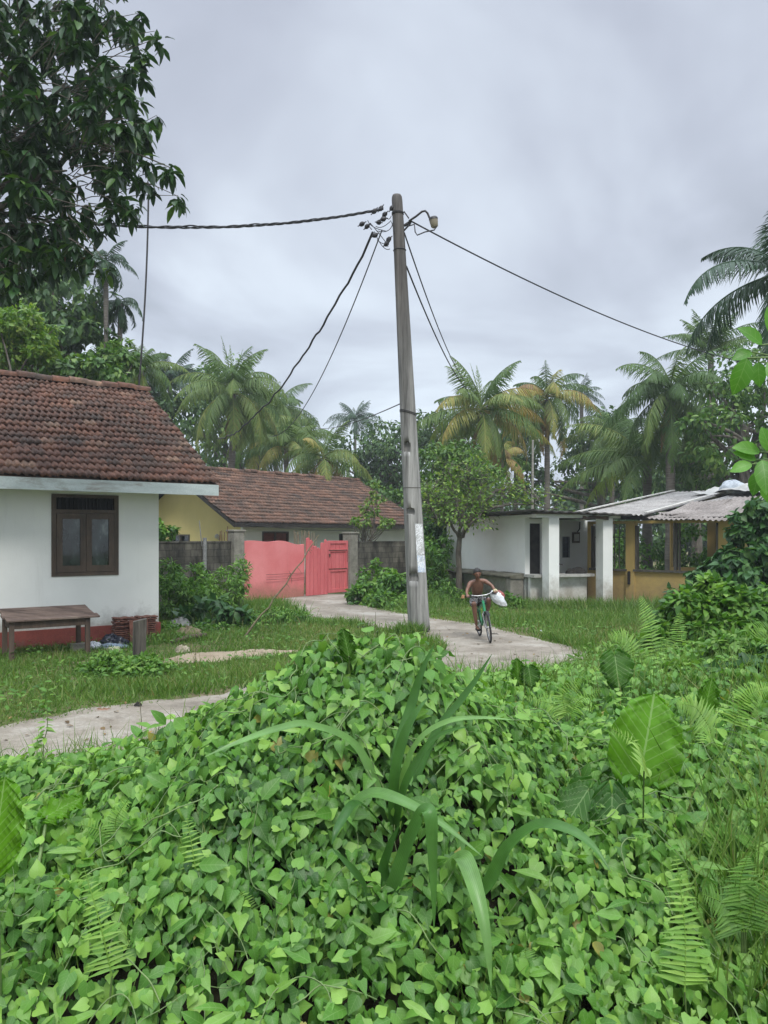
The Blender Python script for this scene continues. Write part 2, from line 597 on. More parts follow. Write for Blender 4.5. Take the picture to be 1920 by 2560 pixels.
M['pole'] = polemat()


def papermat(name, ink, sc):
    m, nt, b = newmat(name)
    n = noise_node(nt, sc, 3, .8, stretch=(2.2, 2.2, 1), dist=1.5)
    r = ramp(nt, [(.44, (.8, .81, .82)), (.485, ink), (.52, (.8, .81, .82))])
    nt.links.new(n.outputs['Fac'], r.inputs['Fac'])
    n2 = noise_node(nt, 5, 4, .6)
    r2 = ramp(nt, [(.38, (.7, .7, .68)), (.5, (1, 1, 1))])
    nt.links.new(n2.outputs['Fac'], r2.inputs['Fac'])
    c = mixc(nt, 1.0, r.outputs['Color'], r2.outputs['Color'], 'MULTIPLY')
    nt.links.new(c, b.inputs['Base Color'])
    b.inputs['Roughness'].default_value = .8
    return m


M['paper_torn'] = papermat('paper_torn', (.16, .15, .14), 9)
M['paper_blue'] = papermat('paper_blue', (.2, .36, .6), 7)
# ------------------------------------------------------------------ ground, lane
LANE = np.array([(-12, .6), (-9, 2.9), (-6, 5.2), (-3.45, 7.4), (-2.55, 8.4), (-1.5, 9.1), (0, 10.3), (1.45, 11.6), (2.15, 13.0), (2.15, 14.2), (1.6, 16), (.5, 17.8),
                 (-.7, 19.5), (-1.55, 21.6), (-1.85, 23.6), (-2.0, 26.2)])
LANEW = np.array([1.9, 1.9, 1.9, 1.9, 1.85, 1.85, 2.0, 2.3, 2.4, 2.25, 2.0, 2.2, 2.3, 2.3, 2.4, 3.1])


def resample(P, Wd, n):
    # Catmull-Rom
    out, ow = [], []
    k = len(P)
    for i in range(k - 1):
        p0, p1, p2, p3 = P[max(i - 1, 0)], P[i], P[i + 1], P[min(i + 2, k - 1)]
        for t in np.linspace(0, 1, n, endpoint=False):
            out.append(.5 * ((2 * p1) + (p2 - p0) * t + (2 * p0 - 5 * p1 + 4 * p2 - p3) * t * t + (3 * p1 - p0 - 3 * p2 + p3) * t ** 3))
            ow.append(Wd[i] * (1 - t) + Wd[i + 1] * t)
    out.append(P[-1]); ow.append(Wd[-1])
    return np.array(out), np.array(ow)


LP, LW = resample(LANE, LANEW, 14)


def lane_dist(x, y):
    """distance outside the lane's edge (negative on the lane)"""
    x = np.asarray(x, float); y = np.asarray(y, float)
    best = np.full(x.shape, 1e9)
    for (p, w) in zip(LP, LW):
        best = np.minimum(best, np.hypot(x - p[0], y - p[1]) - w / 2)
    return best


def sstep(a, b, x):
    t = np.clip((x - a) / (b - a), 0, 1)
    return t * t * (3 - 2 * t)


def canopy(x, y):
    """height of the top of the vine cover above the lane"""
    x = np.asarray(x, float); y = np.asarray(y, float)
    right = .86 * (1 - sstep(5.2, 11.6, y)) * sstep(1.9, 4.1, y)
    left = .76 * (1 - sstep(3.7, 6.75, y + .2 * np.clip(-x - 2, 0, 3))) * sstep(1.5, 3.5, y)
    k = sstep(-1.0, .7, x)
    base = left * (1 - k) + right * k
    bumpz = .6 * np.exp(-np.where(x < -.2, np.abs((x + .2) / .82) ** 2.2, np.abs((x + .2) / .8) ** 3) - ((y - 3.95) / np.where(y < 3.95, .8, .75)) ** 2)
    far = .35 * sstep(1.6, 3.6, x) * np.exp(-((y - 8.5) / 2.5) ** 2)
    return base + bumpz + far


def ground_z(x, y):
    return np.maximum(canopy(x, y) - .26, 0) * sstep(.0, .9, lane_dist(x, y))


def nonuni(lo, hi, c, fine, n):
    t = np.linspace(-1, 1, n)
    s = np.sign(t) * np.abs(t) ** 2.6
    return np.where(s < 0, c + s * (c - lo), c + s * (hi - c)) + fine * t


gx = np.unique(np.round(nonuni(-160, 160, 0, 6, 161), 3))
gy = np.unique(np.round(nonuni(-25, 230, 6, 7, 161), 3))
X, Y = np.meshgrid(gx, gy)
Z = ground_z(X, Y) + .02 * fbm(X, Y, .35, 3) * sstep(.2, 1.6, np.minimum(lane_dist(X, Y), 9)) * sstep(0, 3, np.hypot(X + 2.7, Y - 12.6)) - .012 * (lane_dist(X, Y) > 2.5)


def groundmat():
    m, nt, b = newmat('grassy_earth')
    n = noise_node(nt, .55, 7, .7)
    r = ramp(nt, [(.34, (.06, .1, .025)), (.46, (.095, .13, .036)), (.56, (.17, .145, .085)), (.68, (.29, .235, .155))])
    nt.links.new(n.outputs['Fac'], r.inputs['Fac'])
    n2 = noise_node(nt, 9, 6, .75)
    r2 = ramp(nt, [(.3, (.5,) * 3), (.7, (1.3,) * 3)])
    nt.links.new(n2.outputs['Fac'], r2.inputs['Fac'])
    c = mixc(nt, 1.0, r.outputs['Color'], r2.outputs['Color'], 'MULTIPLY')
    litter_shade = nt.nodes.new('ShaderNodeAttribute')
    litter_shade.attribute_name = 'v'
    c = mixc(nt, litter_shade.outputs['Fac'], c, (.022, .02, .012))  # soil colour goes near black under the creeper: litter plus painted shade
    nt.links.new(c, b.inputs['Base Color'])
    b.inputs['Roughness'].default_value = 1
    b.inputs['Specular IOR Level'].default_value = .1
    bump(nt, b, n2.outputs['Fac'], .8, .04)
    return m


g = Geo().grid(np.stack([X, Y, Z], -1), v=sstep(.05, .3, canopy(X, Y)))       # dark litter, with the shade under the creeper painted in
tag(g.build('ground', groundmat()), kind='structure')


def ribbon(name, P, Wd, z, mat, jit=.12, cross=9):
    t = N(np.gradient(P, axis=0))
    nrm = np.stack([-t[:, 1], t[:, 0]], -1)
    rows = []
    for i in range(len(P)):
        jl = jit * mnoise.fractal(Vector((P[i][0] * 1.3, P[i][1] * 1.3, 3.1)), 1, 2, 3)
        jr = jit * mnoise.fractal(Vector((P[i][0] * 1.3, P[i][1] * 1.3, 9.1)), 1, 2, 3)
        w0, w1 = -Wd[i] / 2 + jl, Wd[i] / 2 + jr
        s = np.linspace(w0, w1, cross)
        xy = P[i] + s[:, None] * nrm[i]
        crown = .018 * (1 - (np.linspace(-1, 1, cross)) ** 2)
        rows.append(np.concatenate([xy, (z + crown)[:, None]], 1))
    gg = Geo().grid(np.array(rows))
    return gg.build(name, mat)


def lanemat():
    m, nt, b = newmat('worn_concrete')
    n = noise_node(nt, .8, 7, .7)
    r = ramp(nt, [(.32, (.14, .118, .09)), (.5, (.255, .22, .175)), (.68, (.39, .36, .31))])
    nt.links.new(n.outputs['Fac'], r.inputs['Fac'])
    n2 = noise_node(nt, 3.5, 8, .75, dist=.5)
    r2 = ramp(nt, [(.52, (0, 0, 0)), (.7, (.7,) * 3)])
    nt.links.new(n2.outputs['Fac'], r2.inputs['Fac'])
    c = mixc(nt, r2.outputs['Color'], r.outputs['Color'], (.125, .095, .065))
    n3 = noise_node(nt, 30, 5, .7)
    r3 = ramp(nt, [(.3, (.72,) * 3), (.7, (1.12,) * 3)])
    nt.links.new(n3.outputs['Fac'], r3.inputs['Fac'])
    c = mixc(nt, 1.0, c, r3.outputs['Color'], 'MULTIPLY')
    vo = nt.nodes.new('ShaderNodeTexVoronoi')
    vo.feature = 'DISTANCE_TO_EDGE'
    vo.inputs['Scale'].default_value = .42
    tc = nt.nodes.new('ShaderNodeTexCoord')
    nt.links.new(tc.outputs['Object'], vo.inputs['Vector'])
    r4 = ramp(nt, [(.0, (.5, .5, .5)), (.006, (0, 0, 0))])
    nt.links.new(vo.outputs['Distance'], r4.inputs['Fac'])
    c = mixc(nt, r4.outputs['Color'], c, (.09, .08, .06))
    nt.links.new(c, b.inputs['Base Color'])
    b.inputs['Roughness'].default_value = .85
    bump(nt, b, n2.outputs['Fac'], .4, .02)
    return m


LM = lanemat()
tag(ribbon('lane', LP, LW, .006, LM, .24), kind='structure')
sand = noisy('sandy_soil', (.26, .2, .135), (.38, .31, .22), 2.5, 1, .5, c3=(.16, .13, .07))
dp, dw = resample(np.array([(-3.9, 11.7), (-3.0, 12.6), (-2.2, 13.1), (-1.5, 13.3)]), np.array([.3, 1.0, .8, .2]), 10)
tag(ribbon('sandy_patch', dp, dw, .004, sand, .3), kind='structure')


def patch_dist(x, y):
    best = np.full(np.shape(x), 1e9)
    for (p, w) in zip(dp, dw):
        best = np.minimum(best, np.hypot(x - p[0], y - p[1]) - w / 2)
    return best


# ------------------------------------------------------------------ sky, sun, camera
el, az = math.radians(50), math.radians(168)          # azimuth from +Y towards +X
wd = bpy.data.worlds.new('World')
SC.world = wd
wd.use_nodes = True
nt = wd.node_tree
for nn in list(nt.nodes):
    nt.nodes.remove(nn)
out = nt.nodes.new('ShaderNodeOutputWorld')
sky = nt.nodes.new('ShaderNodeTexSky')
sky.sky_type = 'NISHITA'
sky.sun_disc = False
sky.sun_elevation = el
sky.sun_rotation = az
bg = nt.nodes.new('ShaderNodeBackground')
bg.inputs['Strength'].default_value = .1
nt.links.new(sky.outputs[0], bg.inputs['Color'])
tc = nt.nodes.new('ShaderNodeTexCoord')
sp = nt.nodes.new('ShaderNodeSeparateXYZ')
nt.links.new(tc.outputs['Generated'], sp.inputs[0])


def wm(op, a, b=None, clamp=False):
    q = nt.nodes.new('ShaderNodeMath')
    q.operation = op
    q.use_clamp = clamp
    for i, s in enumerate((a, b)):
        if s is None:
            continue
        if isinstance(s, (int, float)):
            q.inputs[i].default_value = s
        else:
            nt.links.new(s, q.inputs[i])
    return q.outputs[0]


zc = wm('ADD', wm('MAXIMUM', sp.outputs['Z'], 0.0), .22)
cv = nt.nodes.new('ShaderNodeCombineXYZ')
nt.links.new(wm('DIVIDE', sp.outputs['X'], zc), cv.inputs[0])
nt.links.new(wm('DIVIDE', sp.outputs['Y'], zc), cv.inputs[1])
cn = noise_node(nt, 1.15, 5, .5, vec=cv.outputs[0], dist=.5)
cn2 = noise_node(nt, .45, 3, .5, vec=cv.outputs[0])
cs = wm('ADD', wm('MULTIPLY', cn.outputs['Fac'], .6), wm('MULTIPLY', cn2.outputs['Fac'], .4))
cr = ramp(nt, [(.37, (.33, .36, .42)), (.46, (.45, .49, .57)), (.54, (.59, .65, .73)), (.64, (.72, .775, .83))])
nt.links.new(cs, cr.inputs['Fac'])
hb = ramp(nt, [(.0, (1.04, 1.06, 1.06)), (.12, (1.08, 1.1, 1.09)), (.34, (1.0, 1.0, 1.0)), (.58, (.91, .905, .92)), (.64, (.95, .95, .95)), (.8, (3.2, 3.2, 3.15)), (1.0, (6.2, 6.2, 6.0))])
nt.links.new(sp.outputs['Z'], hb.inputs['Fac'])
cc = mixc(nt, 1.0, cr.outputs['Color'], hb.outputs['Color'], 'MULTIPLY')
bg2 = nt.nodes.new('ShaderNodeBackground')
bg2.inputs['Strength'].default_value = 1.0
nt.links.new(cc, bg2.inputs['Color'])
mx = nt.nodes.new('ShaderNodeMixShader')
mx.inputs[0].default_value = .93
nt.links.new(bg.outputs[0], mx.inputs[1])
nt.links.new(bg2.outputs[0], mx.inputs[2])
nt.links.new(mx.outputs[0], out.inputs['Surface'])

sl = bpy.data.lights.new('sun', 'SUN')
sl.energy = 1.5
sl.angle = math.radians(14)
sl.color = (1, .97, .92)
so = bpy.data.objects.new('sun', sl)
COL.objects.link(so)
sd = Vector((math.sin(az) * math.cos(el), math.cos(az) * math.cos(el), math.sin(el)))
so.rotation_euler = (-sd).to_track_quat('-Z', 'Y').to_euler()
so.location = sd * 60

cam = bpy.data.cameras.new('camera')
co = bpy.data.objects.new('camera', cam)
COL.objects.link(co)
co.location = (0, 0, CH)
co.rotation_euler = (math.pi / 2, 0, 0)
cam.sensor_fit = 'VERTICAL'
cam.sensor_height = 36
cam.lens = 27
cam.shift_y = (HZ - 1280) / 2560
cam.clip_start = .05
cam.clip_end = 1000
SC.camera = co
SC.view_settings.view_transform = 'Standard'
SC.view_settings.look = 'None'
SC.view_settings.exposure = 0.42
SC.view_settings.gamma = 1
SC.cycles.max_bounces = 6
SC.cycles.transparent_max_bounces = 6
SC.cycles.use_denoising = True
# ------------------------------------------------------------------ building helpers
def ubox(g, fr, x, y, z, v=.5, m=0):
    """box whose faces carry metric uv"""
    def q(pts, uv):
        g.add([fr(*p) for p in pts], [(0, 1, 2, 3)], v=v, uv=uv, m=m)
    (x0, x1), (y0, y1), (z0, z1) = x, y, z
    for yy, o in ((y0, 1), (y1, -1)):
        P = [(x0, yy, z0), (x1, yy, z0), (x1, yy, z1), (x0, yy, z1)]
        U = [(p[0], p[2]) for p in P]
        q(P[::o], U[::o])
    for xx, o in ((x0, -1), (x1, 1)):
        P = [(xx, y0, z0), (xx, y1, z0), (xx, y1, z1), (xx, y0, z1)]
        U = [(p[1], p[2]) for p in P]
        q(P[::o], U[::o])
    for zz, o in ((z0, -1), (z1, 1)):
        P = [(x0, y0, zz), (x1, y0, zz), (x1, y1, zz), (x0, y1, zz)]
        U = [(p[0], p[1] + 9) for p in P]
        q(P[::o], U[::o])


def hole_wall(g, fr, x0, x1, y, z0, z1, holes, m=0, v=.5):
    """wall along x between z0 and z1 with rectangular holes (hx0, hx1, hz0, hz1) that do not share columns"""
    xs = sorted({x0, x1, *[h[0] for h in holes], *[h[1] for h in holes]})
    for a, b in zip(xs[:-1], xs[1:]):
        hs = [h for h in holes if h[0] <= a + 1e-6 and h[1] >= b - 1e-6]
        if not hs:
            ubox(g, fr, (a, b), y, (z0, z1), m=m, v=v)
        else:
            h = hs[0]
            if h[2] > z0 + 1e-3:
                ubox(g, fr, (a, b), y, (z0, h[2]), m=m, v=v)
            if h[3] < z1 - 1e-3:
                ubox(g, fr, (a, b), y, (h[3], z1), m=m, v=v)


def tile_roof(g, fr, x0, x1, ye, ze, yr, zr, pitch=.125, rowlen=.28, amp=.02, seg=6):
    L = math.hypot(yr - ye, zr - ze)
    sy, sz = (yr - ye) / L, (zr - ze) / L
    ny, nz = (-sz, sy) if yr > ye else (sz, -sy)
    nrow = int(round(L / rowlen))
    rl = L / nrow
    nw = int(abs(x1 - x0) / pitch)
    xs = np.linspace(x0, x1, nw * seg + 1)
    ti = np.minimum((np.arange(nw * seg + 1) / seg / 2).astype(int), nw // 2)
    for r in range(nrow):
        tv = np.clip(rng.normal(.5, .24, nw // 2 + 1), 0, 1)
        th = rng.normal(0, .006, nw // 2 + 1)
        ta = rng.normal(0, .009, nw // 2 + 1)
        off = rng.normal(0, .012)
        ph = (xs + off) / pitch * 2 * math.pi
        wave = amp * (np.sin(ph) + .35 * np.sin(2 * ph + .6))
        sag = .02 * np.sin(xs * .7 + r * .05) * math.sin(math.pi * r / nrow)
        a, b = r * rl, (r + 1) * rl + .05
        rows = []
        for (s, h) in ((a, -.012), (a - .004, .03), ((a + b) / 2, .012), (b, -.006)):
            ss = s + ta[ti] * (1 if s < b else 0)
            hh = h + wave + th[ti] + sag
            rows.append(np.array([fr(x, ye + sy * q + ny * w, ze + sz * q + nz * w) for x, q, w in zip(xs, ss, hh)]))
        g.grid(np.array(rows), v=np.tile(tv[ti], (4, 1)))


def ridge_cap(g, fr, x0, x1, y, z, r=.12, L=.36):
    n = int(abs(x1 - x0) / L)
    for i in range(n):
        a, b = x0 + (x1 - x0) * i / n, x0 + (x1 - x0) * (i + 1.12) / n
        th = np.linspace(-.15, math.pi + .15, 9)
        rr = r * rng.uniform(.92, 1.1)
        dz = rng.normal(0, .012)
        P = [[fr(x, y + rr * k * math.cos(t), z + dz + rr * k * math.sin(t)) for t in th] for x, k in ((a, 1.05), (b, .92))]
        g.grid(np.array(P), v=float(np.clip(rng.normal(.62, .3), 0, 1)))
        g.add(P[0], [list(range(9))], v=.4)


def corrugated(g, p00, p10, p01, p11, waves=8, amp=.022, seg=5, rows=6, sag=0.0, v=.5):
    """sheet: p00->p10 across the corrugation, p00->p01 along it"""
    p00, p10, p01, p11 = [np.asarray(p, float) for p in (p00, p10, p01, p11)]
    u = np.linspace(0, 1, waves * seg + 1)
    n = N(np.cross(p10 - p00, p01 - p00))
    if n[2] < 0:
        n = -n
    R = []
    for t in np.linspace(0, 1, rows):
        a, b = p00 * (1 - t) + p01 * t, p10 * (1 - t) + p11 * t
        w = amp * np.sin(u * waves * 2 * math.pi)
        s = -sag * np.sin(math.pi * t) - sag * .6 * np.sin(math.pi * u) * rng.uniform(.6, 1)
        R.append(a + (b - a) * u[:, None] + (w + s)[:, None] * n)
    top = np.array(R)
    g.grid(top, v=v)
    bot = top - n * .008
    g.grid(bot[:, ::-1], v=v)
    for e0, e1 in ((top[0], bot[0]), (top[-1], bot[-1]), (top[:, 0], bot[:, 0]), (top[:, -1], bot[:, -1])):
        g.grid(np.stack([e0, e1]), v=v)


# ------------------------------------------------------------------ white house on the left
FH = Fr((-4.43, 15.1), (.814, .58))
o = FH(0, 0, 0)
house = empty('white_house', o, 'white plastered house with dark red tiled roof and a brown two-leaf window', 'house')
WX0, WX1, WZ0, WZ1 = -1.98, -.78, 1.26, 2.77
g = Geo()
hole_wall(g, FH, -9, 0, (0, .2), .3, 3.02, [(WX0, WX1, WZ0, WZ1)])
ubox(g, FH, (-.2, 0), (.2, 7.1), (.3, 3.02))
ubox(g, FH, (-9, -8.8), (.2, 7.1), (.3, 3.02))
ubox(g, FH, (-8.8, -.2), (6.9, 7.1), (.3, 3.02))
for xx in (-.2, -9):
    g.prism([FH(xx, 0, 3.02), FH(xx, 7.1, 3.02), FH(xx, 3.55, 5.15)], FH(xx + .2, 0, 0) - FH(xx, 0, 0))
g.build('wall', M['white_wall'], house, smooth=False)
g = Geo()
ubox(g, FH, (-9.03, .03), (-.035, 7.13), (-.2, .31))
g.build('plinth', M['red_plinth'], house, smooth=False, bevel=.01)
# roof
g = Geo()
tile_roof(g, FH, -9.6, .96, -.74, 3.05, 3.56, 5.5)
tile_roof(g, FH, -9.6, .96, 7.86, 3.05, 3.56, 5.5, pitch=.25, rowlen=.56, seg=3)
roof = g.build('roof', M['tile_red'], house)
g = Geo()
ridge_cap(g, FH, -9.6, .97, 3.56, 5.5)
g.build('ridge_tiles', M['tile_red'], roof)
g = Geo()
for ya, yb in ((-.7, 3.55), (7.82, 3.57)):
    p = [FH(-9.55, ya, 2.96), FH(.92, ya, 2.96), FH(.92, yb, 5.38), FH(-9.55, yb, 5.38)]
    g.prism(p, (0, 0, .05))
g.build('roof_boarding', M['old_wood'], roof, smooth=False)
g = Geo()
ubox(g, FH, (-9.6, .94), (-.735, -.7), (2.79, 3.0))
fb = g.build('fascia_board', M['fascia'], house, smooth=False, bevel=.005)
g = Geo()
for a, b_ in ((-.69, 3.56), (7.81, 3.56)):
    za = 2.8
    g.prism([FH(.9, a, za), FH(.94, a, za), FH(.94, b_, 5.3), FH(.9, b_, 5.3)], (0, 0, .17))
g.build('barge_board', M['fascia'], house, smooth=False)
g = Geo()
ubox(g, FH, (-8.9, .9), (-.69, 0), (2.9, 2.93))
g.build('soffit', M['fascia'], house, smooth=False)
# window
g = Geo()
zt = 2.42
for x in ((WX0, WX0 + .08), (WX1 - .08, WX1)):
    ubox(g, FH, x, (-.02, .14), (WZ0, WZ1))
for z in ((WZ0, WZ0 + .07), (zt, zt + .07), (WZ1 - .06, WZ1)):
    ubox(g, FH, (WX0 + .08, WX1 - .08), (-.018, .14), z)
win = g.build('window', M['window_wood'], house, smooth=False, bevel=.006)
g = Geo()
ubox(g, FH, (WX0 + .08, WX1 - .08), (.1, .12), (zt + .07, WZ1 - .06))
for k in range(15):
    x = WX0 + .12 + k * .0685
    ubox(g, FH, (x, x + .022), (.02, .06), (zt + .07, WZ1 - .06))
g.build('transom_grille', M['dark'], win, smooth=False)
xm = (WX0 + WX1) / 2
for x0, x1 in ((WX0 + .085, xm - .004), (xm + .004, WX1 - .085)):
    g = Geo()
    z0, z1 = WZ0 + .075, zt - .005
    for x in ((x0, x0 + .1), (x1 - .1, x1)):
        ubox(g, FH, x, (-.03, .02), (z0, z1))
    for z in ((z0, z0 + .12), (z1 - .1, z1)):
        ubox(g, FH, (x0 + .1, x1 - .1), (-.028, .02), z)
    g.build('casement', M['window_wood'], win, smooth=False, bevel=.005)
    g = Geo()
    ubox(g, FH, (x0 + .1, x1 - .1), (-.008, .0), (z0 + .12, z1 - .1))
    g.build('pane', M['glass'], win, smooth=False)
g = Geo()
ubox(g, FH, (WX0 + .3, WX1 - .09), (.12, .13), (WZ0 + .07, zt))
g.build('curtain', plain('curtain_teal', (.05, .09, .09)), win, smooth=False)

# ------------------------------------------------------------------ yellow gabled house beyond the compound wall
FYH = Fr((-5.66, 29.0), (.669, .743))
yh = empty('yellow_house', FYH(1, .7, 0), 'low house with yellow gable and long brown tiled roof behind the pink gate', 'house')
g = Geo()
hole_wall(g, FYH, 1.0, 10.8, (.75, .9), 0, 2.75, [(1.95, 3.35, 1.2, 2.18), (6.3, 7.6, 1.2, 2.1)])
ubox(g, FYH, (10.65, 10.8), (.9, 8.4), (0, 2.75))
ubox(g, FYH, (1.15, 10.65), (8.35, 8.5), (0, 2.75))
g.build('wall', M['white_wall'], yh, smooth=False)
g = Geo()
sub = Fr(FYH(1.0, 8.5, 0)[:2], -FYH.b[:2])
# gable: x runs from the far corner to the near corner
hole_wall(g, sub, 0, 7.6, (.0, .15), 0, 2.75, [(2.6, 4.1, .9, 2.0)])
g.prism([sub(0, 0, 2.75), sub(7.6, 0, 2.75), sub(3.88, 0, 4.72)], sub(0, .15, 0) - sub(0, 0, 0))
g.build('gable', M['yellow_gable'], yh, smooth=False)
g = Geo()
for x in ((2.6, 2.68), (3.32, 3.38), (4.02, 4.1)):
    ubox(g, sub, x, (-.02, .1), (.9, 2.0))
ubox(g, sub, (2.6, 4.1), (-.03, .0), (2.0, 2.07))
gw = g.build('window', M['grey_wood'], yh, smooth=False)
g = Geo()
ubox(g, sub, (2.6, 4.1), (.1, .12), (.9, 2.0))
g.build('pane', M['glass'], gw, smooth=False)
g = Geo()
ubox(g, FYH, (1.95, 3.35), (.82, .84), (1.2, 2.18), m=0)
w2 = g.build('window', noisy('red_shutter', (.13, .03, .02), (.2, .05, .03), 8, .7, .2), yh, smooth=False)
g = Geo()
for x in ((1.95, 2.02), (2.62, 2.68), (3.28, 3.35)):
    ubox(g, FYH, x, (.73, .82), (1.2, 2.18))
ubox(g, FYH, (2.02, 3.28), (.735, .82), (2.11, 2.18))
g.build('window_frame', M['window_wood'], w2, smooth=False)
g = Geo()
ubox(g, FYH, (6.3, 7.6), (.84, .86), (1.2, 2.1))
g.build('window', M['dark'], yh, smooth=False)
g = Geo()
tile_roof(g, FYH, 0, 11.6, 0, 2.53, 4.62, 4.94, pitch=.16, rowlen=.3, amp=.022, seg=5)
tile_roof(g, FYH, 0, 11.6, 9.24, 2.53, 4.62, 4.94, pitch=.32, rowlen=.6, amp=.022, seg=3)
yr = g.build('roof', M['tile_brown'], yh)
g = Geo()
ridge_cap(g, FYH, 0, 11.6, 4.62, 4.94)
g.build('ridge_tiles', M['tile_brown'], yr)
g = Geo()
for ya, yb in ((.03, 4.6), (9.21, 4.64)):
    g.prism([FYH(.05, ya, 2.44), FYH(11.55, ya, 2.44), FYH(11.55, yb, 4.83), FYH(.05, yb, 4.83)], (0, 0, .045))
g.build('roof_boarding', M['blackish'], yr, smooth=False)
g = Geo()
ubox(g, FYH, (0, 11.6), (.0, .03), (2.34, 2.5))
g.build('fascia_board', M['blackish'], yh, smooth=False)
g = Geo()
for ya, yb in ((.0, 4.6), (9.24, 4.64)):
    g.prism([FYH(.0, ya, 2.33), FYH(.04, ya, 2.33), FYH(.04, yb, 4.74), FYH(.0, yb, 4.74)], (0, 0, .14))
g.build('barge_board', M['blackish'], yh, smooth=False)
# globe lamp on the gable
g = Geo()
c = sub(6.2, -.12, 1.98)
th, ph = np.meshgrid(np.linspace(0, 2 * math.pi, 15), np.linspace(-1.5, 1.5, 9))
g.grid(c + .1 * np.stack([np.cos(ph) * np.cos(th), np.cos(ph) * np.sin(th), np.sin(ph)], -1))
g.box(sub, (6.17, 6.23), (-.06, 0), (1.84, 1.9))
g.build('wall_lamp', M['ridge_white'], yh)

# ------------------------------------------------------------------ compound wall, gate posts, pink gate
FG = Fr((-2.63, 25.4), (.669, .743))


def blockwall(x0, x1, z1, lab):
    g = Geo()
    ubox(g, FG, (x0, x1), (.0, .15), (-.2, z1))
    ubox(g, FG, (x0, x1), (-.02, .17), (z1, z1 + .05))
    o = g.build('block_wall', M['block'], origin=FG(x0, 0, 0), smooth=False, bevel=.008)
    tag(o, lab, 'wall', 'grey block compound walls')


blockwall(-12, -2.97, 1.8, 'dark stained grey block wall left of the pink gate')
blockwall(2.44, 9, 1.76, 'grey block wall right of the pink gate, partly behind the pole')
for x0, x1, zt, lab in ((-2.96, -2.57, 2.13, 'grey concrete gate post at the left end of the pink panel'), (2.0, 2.4, 2.08, 'mossy concrete gate post right of the pink door')):
    g = Geo()
    g.box(FG, (x0, x1), (-.14, .22), (-.2, zt))
    g.box(FG, (x0 - .03, x1 + .03), (-.17, .25), (zt, zt + .06))
    o = g.build('gate_post', M['concrete_slab'], origin=FG(x0, 0, 0), smooth=False, bevel=.015)
    tag(o, lab, 'gate post', 'concrete posts of the pink gate')
gate = empty('gate', FG(0, 0, 0), 'weathered pink gate of one wide panel and two plank leaves', 'gate')
# wide panel: a thin wall with an uneven bulging top
xs = np.linspace(-2.55, -.08, 26)
top = 1.84 - .1 * sstep(-1.2, -.3, xs) + .02 * np.sin(xs * 5)
Pf = np.array([[FG(x, -.06 - .05 * math.sin(z * 1.3 + x) * .4, z * t / 1.84) for x, t in zip(xs, top)] for z in np.linspace(.0, 1.84, 9)])
Pb = np.array([[FG(x, .02, z * t / 1.84) for x, t in zip(xs, top)] for z in np.linspace(.0, 1.84, 9)])
g = Geo().grid(Pf).grid(Pb[:, ::-1])
for a, b_ in ((Pf[-1], Pb[-1]), (Pf[:, 0], Pb[:, 0]), (Pf[:, -1], Pb[:, -1])):
    g.grid(np.stack([a, b_]))
pp = g.build('panel', M['pink'], gate)
g = Geo()
for z in (.62, .78):
    ubox(g, FG, (-1.7, -.1), (-.115, -.105), (z, z + .012))
g.build('panel_bar', M['rusty_iron'], pp, smooth=False)
FL = Fr(FG(-.06, -.16, 0)[:2], FG.a[:2] + .04 * FG.b[:2])
g = Geo()
nb = 6
for k in range(nb):
    x0, x1 = k * 1.02 / nb, (k + 1) * 1.02 / nb - .014
    zt = 1.82 + .1 * math.cos(k * 1.3) - .16 * sstep(.8, 3, k) + .1 * sstep(3, 5, k)
    g.prism([FL(x0, 0, .03), FL(x1, 0, .03), FL(x1, 0, zt - .05 * (k % 2)), FL((x0 + x1) / 2, 0, zt + .03), FL(x0, 0, zt)], FL(0, .03, 0) - FL(0, 0, 0))
l2 = g.build('leaf', M['pink_wood'], gate, smooth=False, bevel=.004)
FL3 = Fr(FG(1.0, -.08, 0)[:2], FG.a[:2])
g = Geo()
for k in range(5):
    g.box(FL3, (k * .192, (k + 1) * .192 - .012), (.02, .045), (.08, 1.8 + .03 * (k % 2)))
l3 = g.build('leaf', M['pink_wood'], gate, smooth=False)
g = Geo()
for x in ((0, .1), (.86, .958)):
    g.box(FL3, x, (-.012, .02), (.06, 1.84))
for z in ((.06, .2), (.78, .88), (1.46, 1.54), (1.74, 1.84)):
    g.box(FL3, (.1, .86), (-.01, .02), z)
g.build('leaf_frame', M['pink_wood'], l3, smooth=False, bevel=.004)
g = Geo()
for z in (.86, 1.5):
    g.box(FL3, (.02, .9), (-.02, -.013), (z, z + .03))
g.box(FL3, (.9, .92), (-.02, -.013), (1.1, 1.5))
g.box(FL3, (.9, .92), (-.02, -.013), (.25, .86))
g.box(FL3, (.03, .08), (-.05, -.013), (1.3, 1.4))
g.build('hinge_strap', M['rusty_iron'], l3, smooth=False)
# bamboo screen behind the gate
g = Geo()
for k in range(17):
    x = .02 + k * .06 + rng.normal(0, .006)
    g.tube([FG(x, .5, 0), FG(x + rng.normal(0, .01), .5, 1.0), FG(x + rng.normal(0, .03), .5, rng.uniform(2.0, 2.2))], .013, 5)
tag(g.build('bamboo_screen', noisy('dry_bamboo', (.16, .12, .07), (.3, .24, .15), 9, .8, .2), origin=FG(.5, .5, 0)), 'thin dry bamboo slats standing just behind the middle gate leaf', 'screen')
